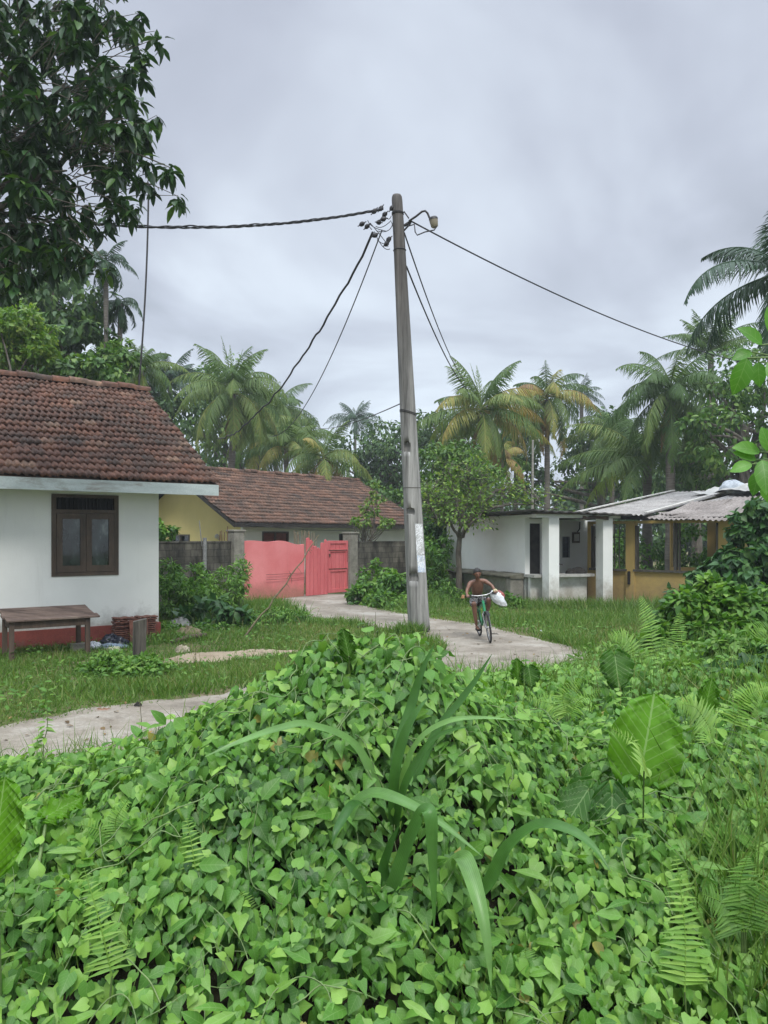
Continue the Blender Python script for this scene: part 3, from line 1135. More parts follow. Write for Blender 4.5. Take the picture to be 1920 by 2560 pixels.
# bundle of grey pipe and rods on the left wall
g = Geo()
c = FG(-4.0, -.12, 0)
g.tube([c, c + [0, 0, 1.95]], .06, 9)
g.tube([c + [-.08, 0, 1.7], c + [-.16, 0, 2.45]], .014, 5)
for k in range(5):
    z = .3 + k * .33
    g.tube([c + [0, 0, z], c + [0, 0, z + .03]], .068, 9)
tag(g.build('iron_pipe', noisy('galvanised', (.2, .2, .2), (.34, .34, .33), 14, .5, .1, metal=.3), origin=c), 'grey iron pipe with a thin rod standing against the dark block wall', 'pipe')
g = Geo()
for k in range(4):
    c2 = FG(-3.35 + .1 * k, .07, 1.6)
    g.tube([c2, c2 + [rng.normal(0, .02), 0, .55 + rng.normal(0, .05)]], .012, 5, v=.5)
tag(g.build('rebar_stubs', M['rusty_iron'], origin=FG(-3.2, .07, 1.8)), 'short rusty bars sticking up from the block wall beside the post', 'bars')

# ------------------------------------------------------------------ white shop with a veranda
FS = Fr((4.0, 21.8), (.93, .367))
shop = empty('white_shop', FS(0, 0, 0), 'low white roadside building with square veranda pillars and counter', 'building')
g = Geo()
ubox(g, FS, (0, .15), (0, 5.0), (-.1, 2.52))
ubox(g, FS, (.15, 3.4), (4.85, 5.0), (-.1, 2.5))
hole_wall(g, FS, .15, .62, (0, .15), .84, 2.5, [(.16, .56, .84, 2.36)])
ubox(g, FS, (.62, .74), (.0, 1.6), (-.1, 2.5))
hole_wall(g, FS, .74, 3.45, (1.6, 1.75), -.1, 2.5, [(2.36, 2.64, 1.32, 1.98)])
ubox(g, FS, (3.3, 3.45), (1.0, 1.6), (-.1, 2.5))
g.build('wall', M['white_shop'], shop, smooth=False)
g = Geo()
ubox(g, FS, (.0, 1.9), (-.28, -.16), (-.1, .84))
g.build('counter_wall', M['white_shop'], shop, smooth=False)
g = Geo()
ubox(g, FS, (-.05, 1.98), (-.55, .1), (.842, .92))
g.build('counter', noisy('counter_slab', (.34, .34, .31), (.5, .49, .46), 4, .8, .3, c3=(.16, .15, .12)), shop, smooth=False, bevel=.012)
for xc, yc in ((.338, -.78), (2.13, -.78)):
    g = Geo()
    ubox(g, FS, (xc - .165, xc + .165), (yc - .165, yc + .165), (-.1, 2.5))
    g.build('pillar', M['white_shop'], shop, smooth=False, bevel=.012)
g = Geo()
ubox(g, FS, (-.2, 2.6), (-.9, -.66), (2.502, 2.6))
ubox(g, FS, (-.05, .1), (-.66, 5.2), (2.522, 2.6))
g.build('beam', M['white_shop'], shop, smooth=False, bevel=.01)
g = Geo()
# sagging dark sheet roof, seen edge on
P = []
for y in np.linspace(-1.25, 5.5, 24):
    row = []
    for x in np.linspace(-.5, 3.2, 70):
        z = 2.69 - .03 * x - .008 * (y + 1.2) + .015 * math.sin(x * 22) + .02 * mnoise.noise(Vector((x * 1.3, y * 1.1, 2)))
        row.append(FS(x, y + .05 * mnoise.noise(Vector((x * 3, 0, 5))), z))
    P.append(row)
P = np.array(P)
g.grid(P)
g.grid((P - [0, 0, .035])[:, ::-1])
for a in (P[0], P[-1], P[:, 0], P[:, -1]):
    g.grid(np.stack([a, a - [0, 0, .035]]))
shr = g.build('roof', M['sheet_dark'], shop)
g = Geo()
for y in (-1.1, .3, 2.0, 3.8):
    ubox(g, FS, (-.4, 3.1), (y, y + .06), (2.602, 2.63))
g.build('purlin', M['old_wood'], shr, smooth=False)
g = Geo()
P = np.array([[FS(x, -1.02 + .05 * math.sin(x * 9), 2.56 - z - .05 * mnoise.noise(Vector((x * 4, z * 5, 1)))) for x in np.linspace(1.2, 2.1, 14)] for z in (0, .05, .1)])
g.grid(P).grid((P + FS(0, .02, 0) - FS(0, 0, 0))[:, ::-1])
g.build('broken_eave_board', M['old_wood'], shr)
g = Geo()
ubox(g, FS, (2.36, 2.64), (1.66, 1.68), (1.32, 1.98))
swn = g.build('window', M['dark'], shop, smooth=False)
g = Geo()
for k in range(6):
    x = 2.375 + k * .05
    ubox(g, FS, (x, x + .012), (1.6, 1.62), (1.32, 1.98))
for z in (1.5, 1.65, 1.8):
    ubox(g, FS, (2.36, 2.64), (1.605, 1.615), (z, z + .012))
g.build('window_bars', noisy('blue_grey_bars', (.1, .14, .16), (.18, .22, .24), 9, .6, .1), swn, smooth=False)
g = Geo()
ubox(g, FS, (2.72, 2.98), (1.54, 1.598), (1.78, 2.12))
mb = g.build('meter_box', M['old_wood'], shop, smooth=False)
g = Geo()
ubox(g, FS, (2.76, 2.94), (1.525, 1.538), (1.84, 2.06))
g.build('meter_face', M['ridge_white'], mb, smooth=False)
g = Geo()
g.tube([FS(2.9, 1.57, 2.12), FS(2.98, 1.56, 2.22), FS(3.0, 1.57, 2.45)], .02, 6)
g.build('conduit', M['iron'], mb)
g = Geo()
ubox(g, FS, (.16, .56), (.1, .12), (.84, 2.36))  # dark sheet painted as the shade of the room behind the opening
g.build('opening_shade', M['blackish'], shop, smooth=False)
# mossy ledge along the side wall
led = empty('ledge', FS(-.2, .2, 0), 'mossy concrete ledge on a stub pillar along the white side wall', 'ledge')
g = Geo()
P = np.array([[FS(x, y, z + .02 * mnoise.noise(Vector((y * 3, x * 5, z * 3)))) for y in np.linspace(-.02, 4.2, 30)] for x, z in ((-.02, .78), (-.48, .8), (-.52, .88), (-.02, .94))])
g.grid(P)
g.add(P[:, 0], [(0, 1, 2, 3)])
g.build('slab', noisy('mossy_concrete', (.06, .06, .035), (.2, .19, .15), 4, .95, .5, c3=(.07, .085, .03)), led)
for y in ((.02, .3), (3.7, 3.95)):
    g = Geo()
    ubox(g, FS, (-.46, -.04), y, (-.1, .79))
    g.build('support', M['concrete_slab'], led, smooth=False, bevel=.01)
# things left on the counter
for k, (x, r, h, lab) in enumerate(((1.35, .1, .13, 'small dark bundle lying on the shop counter next to a bigger one'), (1.62, .17, .17, 'bigger dark bundle lying at the right end of the shop counter'))):
    th, ph = np.meshgrid(np.linspace(0, 2 * math.pi, 18), np.linspace(-.5, 1.5, 8))
    rr = r * (1 + .3 * fbm(np.cos(th) * 1.5 + k * 4, ph * 1.2, 1.6, 3, 2))
    g = Geo().grid(FS(x, -.25, .92 + .02) + np.stack([rr * np.cos(ph) * np.cos(th) * 1.4, rr * np.cos(ph) * np.sin(th), np.maximum(h * np.sin(ph), -.02)], -1))
    tag(g.build('bundle', M['blackish'], origin=FS(x, -.25, .92)), lab, 'bundle', 'dark bundles on the counter')
g = Geo()
g.tube([FS(.95, -.2, .925), FS(.95, -.2, 1.12), FS(1.0, -.22, 1.2), FS(1.1, -.24, 1.18)], .02, 7)
g.tube([FS(.95, -.2, .921), FS(.95, -.2, .935)], .06, 9)
tag(g.build('tap', M['iron'], origin=FS(.95, -.2, .92)), 'dark bent pipe tap standing on the shop counter', 'tap')

# ------------------------------------------------------------------ ochre ruin with a broken sheet roof
FO = Fr((6.19, 23.2), (.71, -.70))
ruin = empty('ochre_building', FO(0, 0, 0), 'derelict ochre building with empty windows and a broken grey sheet roof', 'building')
g = Geo()
hole_wall(g, FO, -.05, 7.0, (0, .16), -.1, 2.44, [(.06, 1.24, 1.03, 2.36), (1.47, 3.84, 1.03, 2.36), (4.6, 6.2, 1.2, 2.3)])
ubox(g, FO, (6.85, 7.0), (.16, 6.0), (-.1, 2.5))
hole_wall(g, FO, -.05, 6.85, (5.7, 5.85), -.1, 2.9, [(.0, 1.5, .9, 2.5), (2.0, 3.2, .8, 2.6), (4.0, 5.8, .8, 2.6)])
g.build('wall', M['ochre_wall'], ruin, smooth=False)
for x, y in (((1.22, 1.48), (-.06, .0)), ((2.35, 2.6), (3.0, 3.15))):
    g = Geo()
    ubox(g, FO, x, y, (-.1, 2.44 + .1 * (y[0] > 1)))
    g.build('pilaster', M['ochre_wall'], ruin, smooth=False, bevel=.008)
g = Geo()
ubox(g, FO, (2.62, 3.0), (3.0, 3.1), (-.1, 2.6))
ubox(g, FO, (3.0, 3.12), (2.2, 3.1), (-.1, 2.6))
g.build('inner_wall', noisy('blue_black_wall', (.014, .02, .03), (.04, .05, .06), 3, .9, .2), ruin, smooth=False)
for x0, x1 in ((.06, 1.24), (1.47, 3.84), (4.6, 6.2)):
    g = Geo()
    z0 = 1.03 if x0 < 4 else 1.2
    ubox(g, FO, (x0 - .02, x1 + .02), (-.08, .0), (z0 - .05, z0 + .012))
    for x in ((x0, x0 + .07), (x1 - .07, x1)):
        ubox(g, FO, x, (.02, .13), (z0 + .014, 2.3))
    if x0 > 1 and x0 < 4:
        ubox(g, FO, (2.62, 2.7), (.0, .1), (z0 + .014, 2.4))
        ubox(g, FO, (2.74, 2.78), (.03, .1), (z0 + .014, 2.4))
    if x0 < 1:
        for k in range(7):
            xx = .2 + k * .15
            ubox(g, FO, (xx, xx + .022), (.05, .07), (z0 + .014, 2.36))
        ubox(g, FO, (x0 + .07, x1 - .07), (.045, .075), (1.95, 1.98))
    g.build('window_frame', M['grey_wood'], ruin, smooth=False, bevel=.005)
g = Geo()
ubox(g, FO, (1.3, 1.37), (-.11, -.062), (.6, .98))
g.build('meter_box', M['iron'], ruin, smooth=False, bevel=.01)


def ez(x):
    return 2.63 - .035 * x


def rp(x, y, dz=0):          # point on the main roof plane
    t = (y + .55) / 6.95
    return FO(x, y, ez(x) * (1 - t) + (3.6 - .02 * x) * t + dz)


rr_ = Geo()
for x0, x1, y1, dz in ((-.25, .72, 6.4, 0), (.68, 1.62, 6.4, .02), (1.6, 2.05, 6.4, .04)):
    corrugated(rr_, rp(x0, -.55, dz), rp(x1, -.55, dz), rp(x0, y1, dz), rp(x1, y1, dz), waves=int((x1 - x0) / .145), rows=8, sag=.03)
corrugated(rr_, rp(2.35, 2.6, .03), rp(3.6, 2.4, .02), rp(2.3, 6.4, .05), rp(3.6, 6.4, -.05), waves=9, rows=5, sag=.05)
corrugated(rr_, rp(3.6, 3.2, -.1), rp(5.4, 3.0, -.2), rp(3.6, 6.4, -.04), rp(5.4, 6.4, -.05), waves=12, rows=5, sag=.06)
oroof = rr_.build('roof', M['sheet_grey'], ruin)
g = Geo()
for x0, x1, ya, za, yb, zb in ((2.15, 3.35, -.7, 2.5, 2.1, 3.04), (3.3, 4.6, -.75, 2.46, 2.3, 3.14), (4.55, 5.9, -.8, 2.55, 2.2, 3.06), (5.85, 7.3, -.8, 2.5, 2.2, 3.0)):
    corrugated(g, FO(x0, ya, za), FO(x1, ya + .05, za - .05), FO(x0 + .1, yb, zb), FO(x1 + .1, yb - .1, zb + .05), waves=9, rows=6, sag=.07)
corrugated(g, FO(2.1, .1, 2.66), FO(2.6, .0, 2.6), FO(2.0, 2.6, 2.9), FO(2.9, 2.8, 2.98), waves=4, rows=4, sag=.05)
g.build('sagging_sheets', M['sheet_brown'], oroof)
g = Geo()
g.prism([rp(-.32, -.5, .03), rp(-.16, -.5, .045), rp(-.16, 6.4, .045), rp(-.32, 6.4, .03)], (0, 0, .035))
g.prism([rp(1.98, -.5, .07), rp(2.1, -.5, .07), rp(2.1, 6.4, .08), rp(1.98, 6.4, .08)], (0, 0, .03))
g.build('edge_capping', M['ridge_white'], oroof, smooth=False)
g = Geo()
for y in (-.4, 1.6, 3.6, 5.7):
    z0, z1 = rp(-.2, y)[2] - .14, rp(2.1, y)[2] - .14
    g.prism([FO(-.2, y, z0), FO(2.3, y, z1), FO(2.3, y + .07, z1), FO(-.2, y + .07, z0)], (0, 0, .1))
for y in (-.3, 1.7):
    g.prism([FO(2.3, y, 2.4 + .18 * (y + .5)), FO(7, y, 2.36 + .17 * (y + .5)), FO(7, y + .06, 2.36 + .17 * (y + .5)), FO(2.3, y + .06, 2.4 + .18 * (y + .5))], (0, 0, .09))
g.build('roof_timber', M['blackish'], oroof, smooth=False)
g = Geo()      # back slope
corrugated(g, rp(-.25, 6.42, .01), FO(5.4, 6.42, 3.5), FO(-.25, 11.5, 2.7), FO(5.4, 11.5, 2.65), waves=36, rows=5, sag=.03)
g.build('back_slope', M['sheet_grey'], oroof)
# grey plastic sack and a loose sheet on the ridge
th, ph = np.meshgrid(np.linspace(0, 2 * math.pi, 28), np.linspace(-.45, 1.57, 12))
rr2 = 1 + .22 * fbm(np.cos(th) * 1.2, np.sin(th) + ph, 1.4, 3, 7)
c = rp(2.15, 5.6, .1)
P = c + np.stack([.44 * rr2 * np.cos(ph) * np.cos(th), .4 * rr2 * np.cos(ph) * np.sin(th), .3 * rr2 * np.sin(ph)], -1)
tag(Geo().grid(P).build('sack', noisy('silver_plastic', (.42, .46, .5), (.68, .71, .74), 5, .4, .4), origin=c), 'silvery white plastic sack lying on top of the sheet roof', 'sack')
xs, ys = np.meshgrid(np.linspace(1.2, 3.6, 40), np.linspace(4.6, 6.9, 14))
zz = fbm(xs, ys, 1.5, 3, 4) * .1
P = np.array([[rp(x, y, .14 + z - .05 * max(0, y - 6.3)) + np.array([0, 0, .08 * math.sin(x * 3)]) for x, y, z in zip(a, b_, c_)] for a, b_, c_ in zip(xs, ys, zz)])
tag(Geo().grid(P).grid((P - [0, 0, .012])[:, ::-1]).build('loose_roof_sheet', M['ridge_white'], origin=rp(2.4, 5.5, .1)), 'crumpled pale sheet lying loose across the ridge under the sack', 'loose sheet')
# ------------------------------------------------------------------ utility pole
PB = np.array([.733, 16.0, 0.0])
PT = np.array([.267, 16.0, 9.1])


def pole_c(z):
    return PB + (PT - PB) * (z / 9.1)


def pole_r(z):
    t = z / 9.1
    return .232 + (.118 - .232) * t ** .9


def pole_pt(z, th, k=1.0):
    """th measured from the direction towards the camera, positive to the right"""
    t = np.clip(z / 9.1, 0, 1)
    p = 3.6 - 1.5 * t
    a = th - math.radians(-33)            # corner of the section points right of the camera
    c, s = abs(math.cos(a + math.pi / 4)), abs(math.sin(a + math.pi / 4))
    r = pole_r(z) * .93 / (c ** p + s ** p) ** (1 / p)
    d = np.array([math.sin(th), -math.cos(th), 0])
    return pole_c(z) + d * r * k


pole = empty('utility_pole', PB, 'tall weathered grey pole leaning slightly left beside the lane', 'utility pole')
zs = np.concatenate([np.linspace(-.4, 9.0, 64), [9.06, 9.1]])
ths = np.linspace(0, 2 * math.pi, 49)[:-1]
ks = np.ones(len(zs)); ks[-2], ks[-1] = .95, .8
P = np.array([[pole_pt(z, t, k * (1 + .008 * mnoise.noise(Vector((z * .9, t * 2, 1))))) for t in ths] for z, k in zip(zs, ks)])
g = Geo().grid(P, closed=True)
g.add(P[-1], [list(range(48))])
g.add(P[0], [list(range(48))[::-1]])
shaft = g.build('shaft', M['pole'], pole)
# the arched step holes are cut into the left face
cut = bmesh.new()
for (px, py, w, h) in ((1014, 1114, .14, .2), (1024, 1276, .17, .12), (1032, 1440, .19, .16)):
    c = W(px, py, 15.8)
    th = math.atan2(c[0] - pole_c(c[2])[0], .22)
    s = pole_pt(c[2], th)
    d = N(s - pole_c(c[2]))
    side = np.array([-d[1], d[0], 0])
    ring = []
    for k in range(9):
        a = math.pi * k / 8
        ring.append((math.cos(a) * w / 2, h * .3 + math.sin(a) * min(w / 2, h * .4)))
    ring += [(-w / 2, -h / 2), (w / 2, -h / 2)]
    lo = [cut.verts.new(s + d * .1 + side * a + np.array([0, 0, b])) for a, b in ring]
    hi = [cut.verts.new(s - d * .09 + side * a + np.array([0, 0, b - .04])) for a, b in ring]
    cut.faces.new(lo); cut.faces.new(hi[::-1])
    for i in range(len(ring)):
        j = (i + 1) % len(ring)
        cut.faces.new((lo[j], lo[i], hi[i], hi[j]))
bmesh.ops.recalc_face_normals(cut, faces=cut.faces)
cm = bpy.data.meshes.new('cut')
cut.to_mesh(cm); cut.free()
cob = bpy.data.objects.new('cut', cm)
COL.objects.link(cob)
md = shaft.modifiers.new('b', 'BOOLEAN')
md.operation = 'DIFFERENCE'; md.object = cob; md.solver = 'EXACT'
bpy.context.view_layer.update()
dg = bpy.context.evaluated_depsgraph_get()
nm = bpy.data.meshes.new_from_object(shaft.evaluated_get(dg))
shaft.modifiers.clear()
shaft.data = nm
bpy.data.objects.remove(cob)


def band(z, r=.008, n=1, drop=0.0):
    g = Geo()
    for k in range(n):
        ring = [pole_pt(z + k * .03 - drop * math.sin(t), t, 1.02) for t in np.linspace(0, 2 * math.pi, 33)]
        g.tube(ring, r, 5, cap=False)
    return g


band(4.55, .009, 2, .05).build('wire_band', M['iron'], pole)
band(7.95, .012).build('wire_band', M['iron'], pole)
band(8.7, .012, 2).build('wire_band', M['iron'], pole)
band(3.0, .006).build('wire_band', M['grey_wood'], pole)


def notice(name, z0, z1, t0, t1, mat, k0):
    zz = np.linspace(z0, z1, 14)
    tt = np.linspace(t0, t1, 10)
    Pn = np.array([[pole_pt(z + .02 * mnoise.noise(Vector((t * 9, z, k0))), t + .03 * mnoise.noise(Vector((z * 6, t, k0))), 1.022) for t in tt] for z in zz])
    Pb = np.array([[pole_pt(z, t, 1.006) for t in tt] for z in zz])
    gg = Geo().grid(Pn)
    for a, b_ in ((Pn[0], Pb[0]), (Pn[-1], Pb[-1]), (Pn[:, 0], Pb[:, 0]), (Pn[:, -1], Pb[:, -1])):
        gg.grid(np.stack([a, b_]))
    return gg.build(name, mat, pole)


tag(notice('notice', 1.25, 1.6, .15, 1.0, M['paper_blue'], 1), 'white notice with blue writing')
tag(notice('notice', 1.62, 2.25, .12, .95, M['paper_torn'], 2), 'torn scribbled notice')

# fittings near the head of the pole
g = Geo()
b0 = pole_pt(8.45, 1.35)
g.tube([b0, b0 + [.16, -.04, .09]], .03, 6)
g.tube([b0 + [0, 0, .3], b0 + [.1, -.04, .14]], .014, 5)
g.tube([b0 + [-.02, 0, -.12], b0 + [.14, -.05, .04]], .02, 5)
g.build('bracket', M['iron'], pole)
for (px, py) in ((936, 528), (952, 521), (905, 560), (918, 566), (938, 588), (962, 536), (958, 548), (947, 556), (972, 598), (966, 610), (980, 520)):
    c = W(px, py, 15.85 + rng.uniform(-.15, .15))
    g = Geo()
    d = N(np.array([rng.uniform(.4, 1), rng.normal(0, .3), rng.uniform(.1, .9)])) * .06
    g.tube([c - d, c - d * .4, c + d * .4, c + d], [.022, .048, .048, .02], 7)
    g.tube([c - d * 1.7, c + d * 1.7], .011, 5)
    g.build('insulator', M['iron'], pole)
for k in range(9):
    a = W(rng.uniform(925, 985), rng.uniform(530, 640), 15.85)
    b_ = W(rng.uniform(915, 990), rng.uniform(530, 640), 15.85)
    mid = (a + b_) / 2 + [rng.normal(0, .1), rng.normal(0, .06), -rng.uniform(.08, .25)]
    t = np.linspace(0, 1, 12)[:, None]
    pts = a * (1 - t) ** 2 + 2 * mid * t * (1 - t) + b_ * t * t
    Geo().tube(pts, .008, 5).build('wire_loop', M['cable'], pole)


# ------------------------------------------------------------------ overhead cables, each one a thing
def cable(a, b_, sag, r, lab, twist=0, wob=0.0):
    a, b_ = np.asarray(a, float), np.asarray(b_, float)
    n = 60
    t = np.linspace(0, 1, n)[:, None]
    P = a + (b_ - a) * t
    P[:, 2] -= sag * 4 * (t[:, 0] * (1 - t[:, 0]))
    if wob:
        P[:, 2] += wob * np.array([mnoise.noise(Vector((x * 3, 1.7, a[0]))) for x in np.linspace(0, 9, n)])
    g = Geo()
    if twist:
        n2 = 260
        s = np.linspace(0, 1, n2)
        P2 = np.stack([np.interp(s, t[:, 0], P[:, i]) for i in range(3)], -1)
        for k in range(3):
            ph = s * twist * 2 * math.pi + k * 2.09
            off = np.stack([0 * ph, np.cos(ph), np.sin(ph)], -1) * r * 1.0
            off[:, 2] += .03 * (k == 2) * np.sin(s * 40) * s
            g.tube(P2 + off, r * .8, 5)
    else:
        g.tube(P, r, 5)
    o = g.build('cable', M['cable'], origin=a)
    return tag(o, lab, 'cable', 'overhead cables')


HEAD = pole_c(8.75)
cable(W(958, 522, 15.9), W(-160, 512, 11.5), .36, .017, 'thick twisted cable running left from the pole into the big tree', twist=13)
cable(W(932, 590, 15.9), W(545, 1100, 32.5), .9, .026, 'thick slack cable dropping from the pole to the left palm', wob=.12)
cable(W(955, 575, 15.9), W(672, 1090, 36), 1.2, .014, 'thin cable dropping from the pole towards the long brown roof')
cable(pole_pt(8.3, 1.2), W(1172, 965, 39), .5, .016, 'thin cable falling steeply from the lamp bracket to the yellow palm')
cable(pole_pt(7.6, 1.2), W(1182, 985, 38.4), .5, .018, 'lower of the pair of cables falling right from the pole')
cable(b0 + [.15, -.04, .08], W(1990, 930, 30), .55, .017, 'long cable sloping from the lamp bracket to the tall right-hand palms')
cable(pole_pt(4.75, -1.4), W(770, 1066, 48), .3, .012, 'faint thin wire stretching from mid-pole towards the small far palm')
cable(FYH(.6, -.02, 2.42), FYH(9.5, -.02, 2.3), .12, .012, 'thin wire slung along the eave of the brown-roofed house')

# ------------------------------------------------------------------ street lamp on its arm
lamp = empty('street_lamp', b0 + [.15, -.05, .08], 'small bell-shaped street lamp on a curved arm near the top of the pole', 'street lamp')
A = [W(1022, 553, 15.9), W(1040, 541, 15.85), W(1055, 529, 15.8), W(1063, 527, 15.8), W(1069, 533, 15.8), W(1074, 545, 15.8)]
Geo().tube(A, .022, 7).build('arm', M['iron'], lamp)
ax = N(np.array([-.18, -.1, 1.0]))
c0 = W(1083, 545, 15.78)
xx = N(np.cross(ax, [0, 1, 0])); yy = np.cross(ax, xx)
rows = []
for h, r in ((.03, .028), (.025, .065), (-.0, .09), (-.03, .096)):
    rows.append([c0 + ax * h + r * (math.cos(t) * xx + math.sin(t) * yy) for t in np.linspace(0, 2 * math.pi, 19)[:-1]])
Geo().grid(np.array(rows), closed=True).add(rows[0], [list(range(18))[::-1]]).build('lamp_cap', M['iron'], lamp)
rows = []
for h, r in ((-.025, .09), (-.09, .086), (-.17, .073), (-.2, .043), (-.205, .0)):
    rows.append([c0 + ax * h + r * (math.cos(t) * xx + math.sin(t) * yy) for t in np.linspace(0, 2 * math.pi, 19)[:-1]])
Geo().grid(np.array(rows), closed=True).build('lamp_shade', noisy('old_lamp_shade', (.26, .22, .15), (.38, .33, .24), 6, .35, .1), lamp)
Geo().tube([W(1018, 566, 15.9), W(1036, 561, 15.85), W(1038, 580, 15.8), W(1043, 588, 15.8), W(1062, 580, 15.78), W(1086, 575, 15.75), W(1091, 566, 15.75)], .013, 6).build('lamp_wire', M['cable'], lamp)

# antenna mast on the ridge of the white house
a0 = FH(.75, 3.56, 5.55)
g = Geo()
top = W(371, 462, 18.6)
t = np.linspace(0, 1, 10)[:, None]
g.tube(a0 * (1 - t) + top * t + np.array([.05, 0, 0]) * np.sin(t * 3), .022, 6)
g.tube([top + [-.12, 0, .0], top + [.12, 0, .03]], .014, 5)
g.tube([top + [-.03, 0, .0], top + [.0, 0, .14]], .014, 5)
tag(g.build('antenna_mast', M['iron'], origin=a0), 'thin tall antenna mast rising from the ridge end of the white house', 'antenna')

# ------------------------------------------------------------------ yard things by the white house
t0 = FH(-2.9, -1.28, 0)
tab = empty('table', t0, 'low rough wooden table standing against the white house', 'table')
g = Geo()
TX0, TX1, TY0, TY1, TZ = -2.95, -1.55, -1.4, -.62, .645
for k in range(4):
    y0 = TY0 + k * .195
    g.box(lambda a, b_, e: FH(a, b_, e + .17 * (b_ - TY0)), (TX0 - .03 * (k % 2), TX1 + .05 * (k == 0)), (y0, y0 + .192), (TZ - .03, TZ + .004 * (k % 2)))
g.build('tabletop', M['table_wood'], tab, smooth=False, bevel=.005)
g = Geo()
for y in (TY0 + .06, TY1 - .09):
    g.box(FH, (TX0 + .05, TX1 - .1), (y, y + .03), (TZ - .16 + .17 * (y - TY0), TZ - .032 + .17 * (y - TY0)))
for x in (TX0 + .08, TX1 - .15):
    g.box(FH, (x, x + .03), (TY0 + .09, TY1 - .09), (TZ - .15, TZ - .032))
g.build('apron', M['old_wood'], tab, smooth=False)
for x in (TX0 + .05, TX1 - .17):
    for y in (TY0 + .05, TY1 - .12):
        g = Geo()
        g.box(FH, (x, x + .075), (y, y + .075), (-.02, TZ - .032 + .17 * (y - TY0)))
        g.build('leg', M['old_wood'], tab, smooth=False, bevel=.005)
g = Geo()
g.box(FH, (-1.85, -1.55), (-.95, -.8), (0, .13))
tag(g.build('brick', M['concrete_slab'], origin=FH(-1.7, -.9, 0), smooth=False, bevel=.01), 'pale block lying under the right end of the wooden table', 'block')
# stacked roof tiles
tile0 = None
n = 0
for col_, x in enumerate((-.78, -.38)):
    for k in range(13):
        yy_ = -.33 + rng.normal(0, .012)
        z = .02 + k * .037
        if tile0 is None:
            u = np.linspace(-.19, .19, 17)
            v_ = np.linspace(-.12, .12, 3)
            zz = .007 * np.sin(u * 33)
            P = np.array([[(a, b_, c) for a, c in zip(u, zz)] for b_ in v_])
            Q = P - [0, 0, .021]
            gg = Geo().grid(P).grid(Q[:, ::-1])
            for a, b_ in ((P[0], Q[0]), (P[-1], Q[-1]), (P[:, 0], Q[:, 0]), (P[:, -1], Q[:, -1])):
                gg.grid(np.stack([a, b_]))
            tile0 = gg.build('roof_tile', M['clay'])
            ob = tile0
        else:
            ob = tile0.copy()
            COL.objects.link(ob)
        ob.location = FH(x + rng.normal(0, .012), yy_, z + .016)
        ob.rotation_euler = (0, 0, math.atan2(FH.a[1], FH.a[0]) + rng.normal(0, .05))
        tag(ob, 'red clay tile in the double stack at the white house corner', 'roof tile', 'stacked clay roof tiles by the house corner')
g = Geo()
u = np.linspace(-.17, .17, 15)
P = np.array([[FH(-.56 + a, -.52 - .1 * (.42 - s) + .012 * math.sin(a * 34), .02 + s) for a in u] for s in np.linspace(0, .42, 4)])
tag(g.grid(P).grid((P + FH(0, .014, 0) - FH(0, 0, 0))[:, ::-1]).build('roof_tile', M['clay'], origin=FH(-.56, -.55, 0)), 'single clay tile leaning upright against the front of the tile stack', 'roof tile')


def heap(name, c, rx, ry, h, mat, lab, cat, seed, group=None):
    th, ph = np.meshgrid(np.linspace(0, 2 * math.pi, 40), np.linspace(-.1, 1.57, 14))
    rr = 1 + .5 * fbm(np.cos(th) * 1.5 + seed, np.sin(th) * 1.5 + ph * 1.3, 1.8, 4, seed)
    P = np.asarray(c) + np.stack([rx * rr * np.cos(ph) * np.cos(th), ry * rr * np.cos(ph) * np.sin(th), h * rr * np.sin(ph)], -1)
    return tag(Geo().grid(P).build(name, mat, origin=c), lab, cat, group)


heap('plastic_bag', FH(-1.05, -.62, 0.01), .24, .16, .16, M['black_plastic'], 'crumpled black plastic bag on the grass beside the tile stack', 'plastic bag', 3)
heap('cloth', FH(-1.12, -.8, 0), .3, .09, .06, M['blue_cloth'], 'faded blue cloth lying in front of the black bag', 'cloth', 5)
heap('cloth', FH(-1.45, -.74, 0), .14, .12, .1, M['white_cloth'], 'white rag lying to the left of the black bag', 'cloth', 8)
heap('cloth', FH(-1.2, -1.15, 0), .12, .1, .05, noisy('pale_rag', (.3, .33, .2), (.5, .5, .36), 9, .9, .2), 'small pale rag on the grass in front of the blue cloth', 'cloth', 12)


def stone(px, py, w, h, mat, lab, seed, cat='stone'):
    d = GD_(py)
    heap('stone', np.array([(px - 960) * d / FP, d, -.02]), w / 2, w / 2.6, h, mat, lab, cat, seed)


def GD_(py):
    return CH * FP / (py - HZ)


stone(446, 1566, .5, .17, noisy('chalky', (.3, .3, .28), (.48, .48, .46), 6, .9, .3), 'pale chalky block in the grass behind the tile stack', 21, 'block')
stone(470, 1588, .5, .16, noisy('straw_heap', (.16, .13, .08), (.27, .23, .14), 9, .9, .5), 'brown heap of dry debris at the edge of the weeds', 22, 'debris')
stone(456, 1628, .26, .1, noisy('pale_stone', (.3, .26, .19), (.45, .4, .31), 6, .9, .3), 'pale stone sitting on the sandy patch', 23)
stone(345, 1768, .1, .07, M['blackish'], 'small black lump on the lane near the grass edge', 24, 'lump')
stone(262, 1776, .32, .035, noisy('red_bit', (.2, .1, .06), (.3, .17, .11), 6, .9, .3), 'flat reddish stone at the grass edge of the lane', 25)
stone(1350, 1580, .2, .05, M['white_cloth'], 'white scrap lying in the grass right of the boy', 26, 'litter')
stone(1236, 1588, .16, .06, M['grey_wood'], 'small grey wood chunk on the lane behind the bicycle', 27, 'wood chunk')
stone(905, 1570, .3, .05, M['blackish'], 'dark flat scrap on the lane left of the pole', 28, 'litter')
stone(905, 1562, .38, .03, M['white_cloth'], 'flat whitish scrap on the lane left of the pole', 29, 'litter')
g = Geo()
p0, p1 = FH(-.1, -.95, .03), FH(.75, -.55, .06)
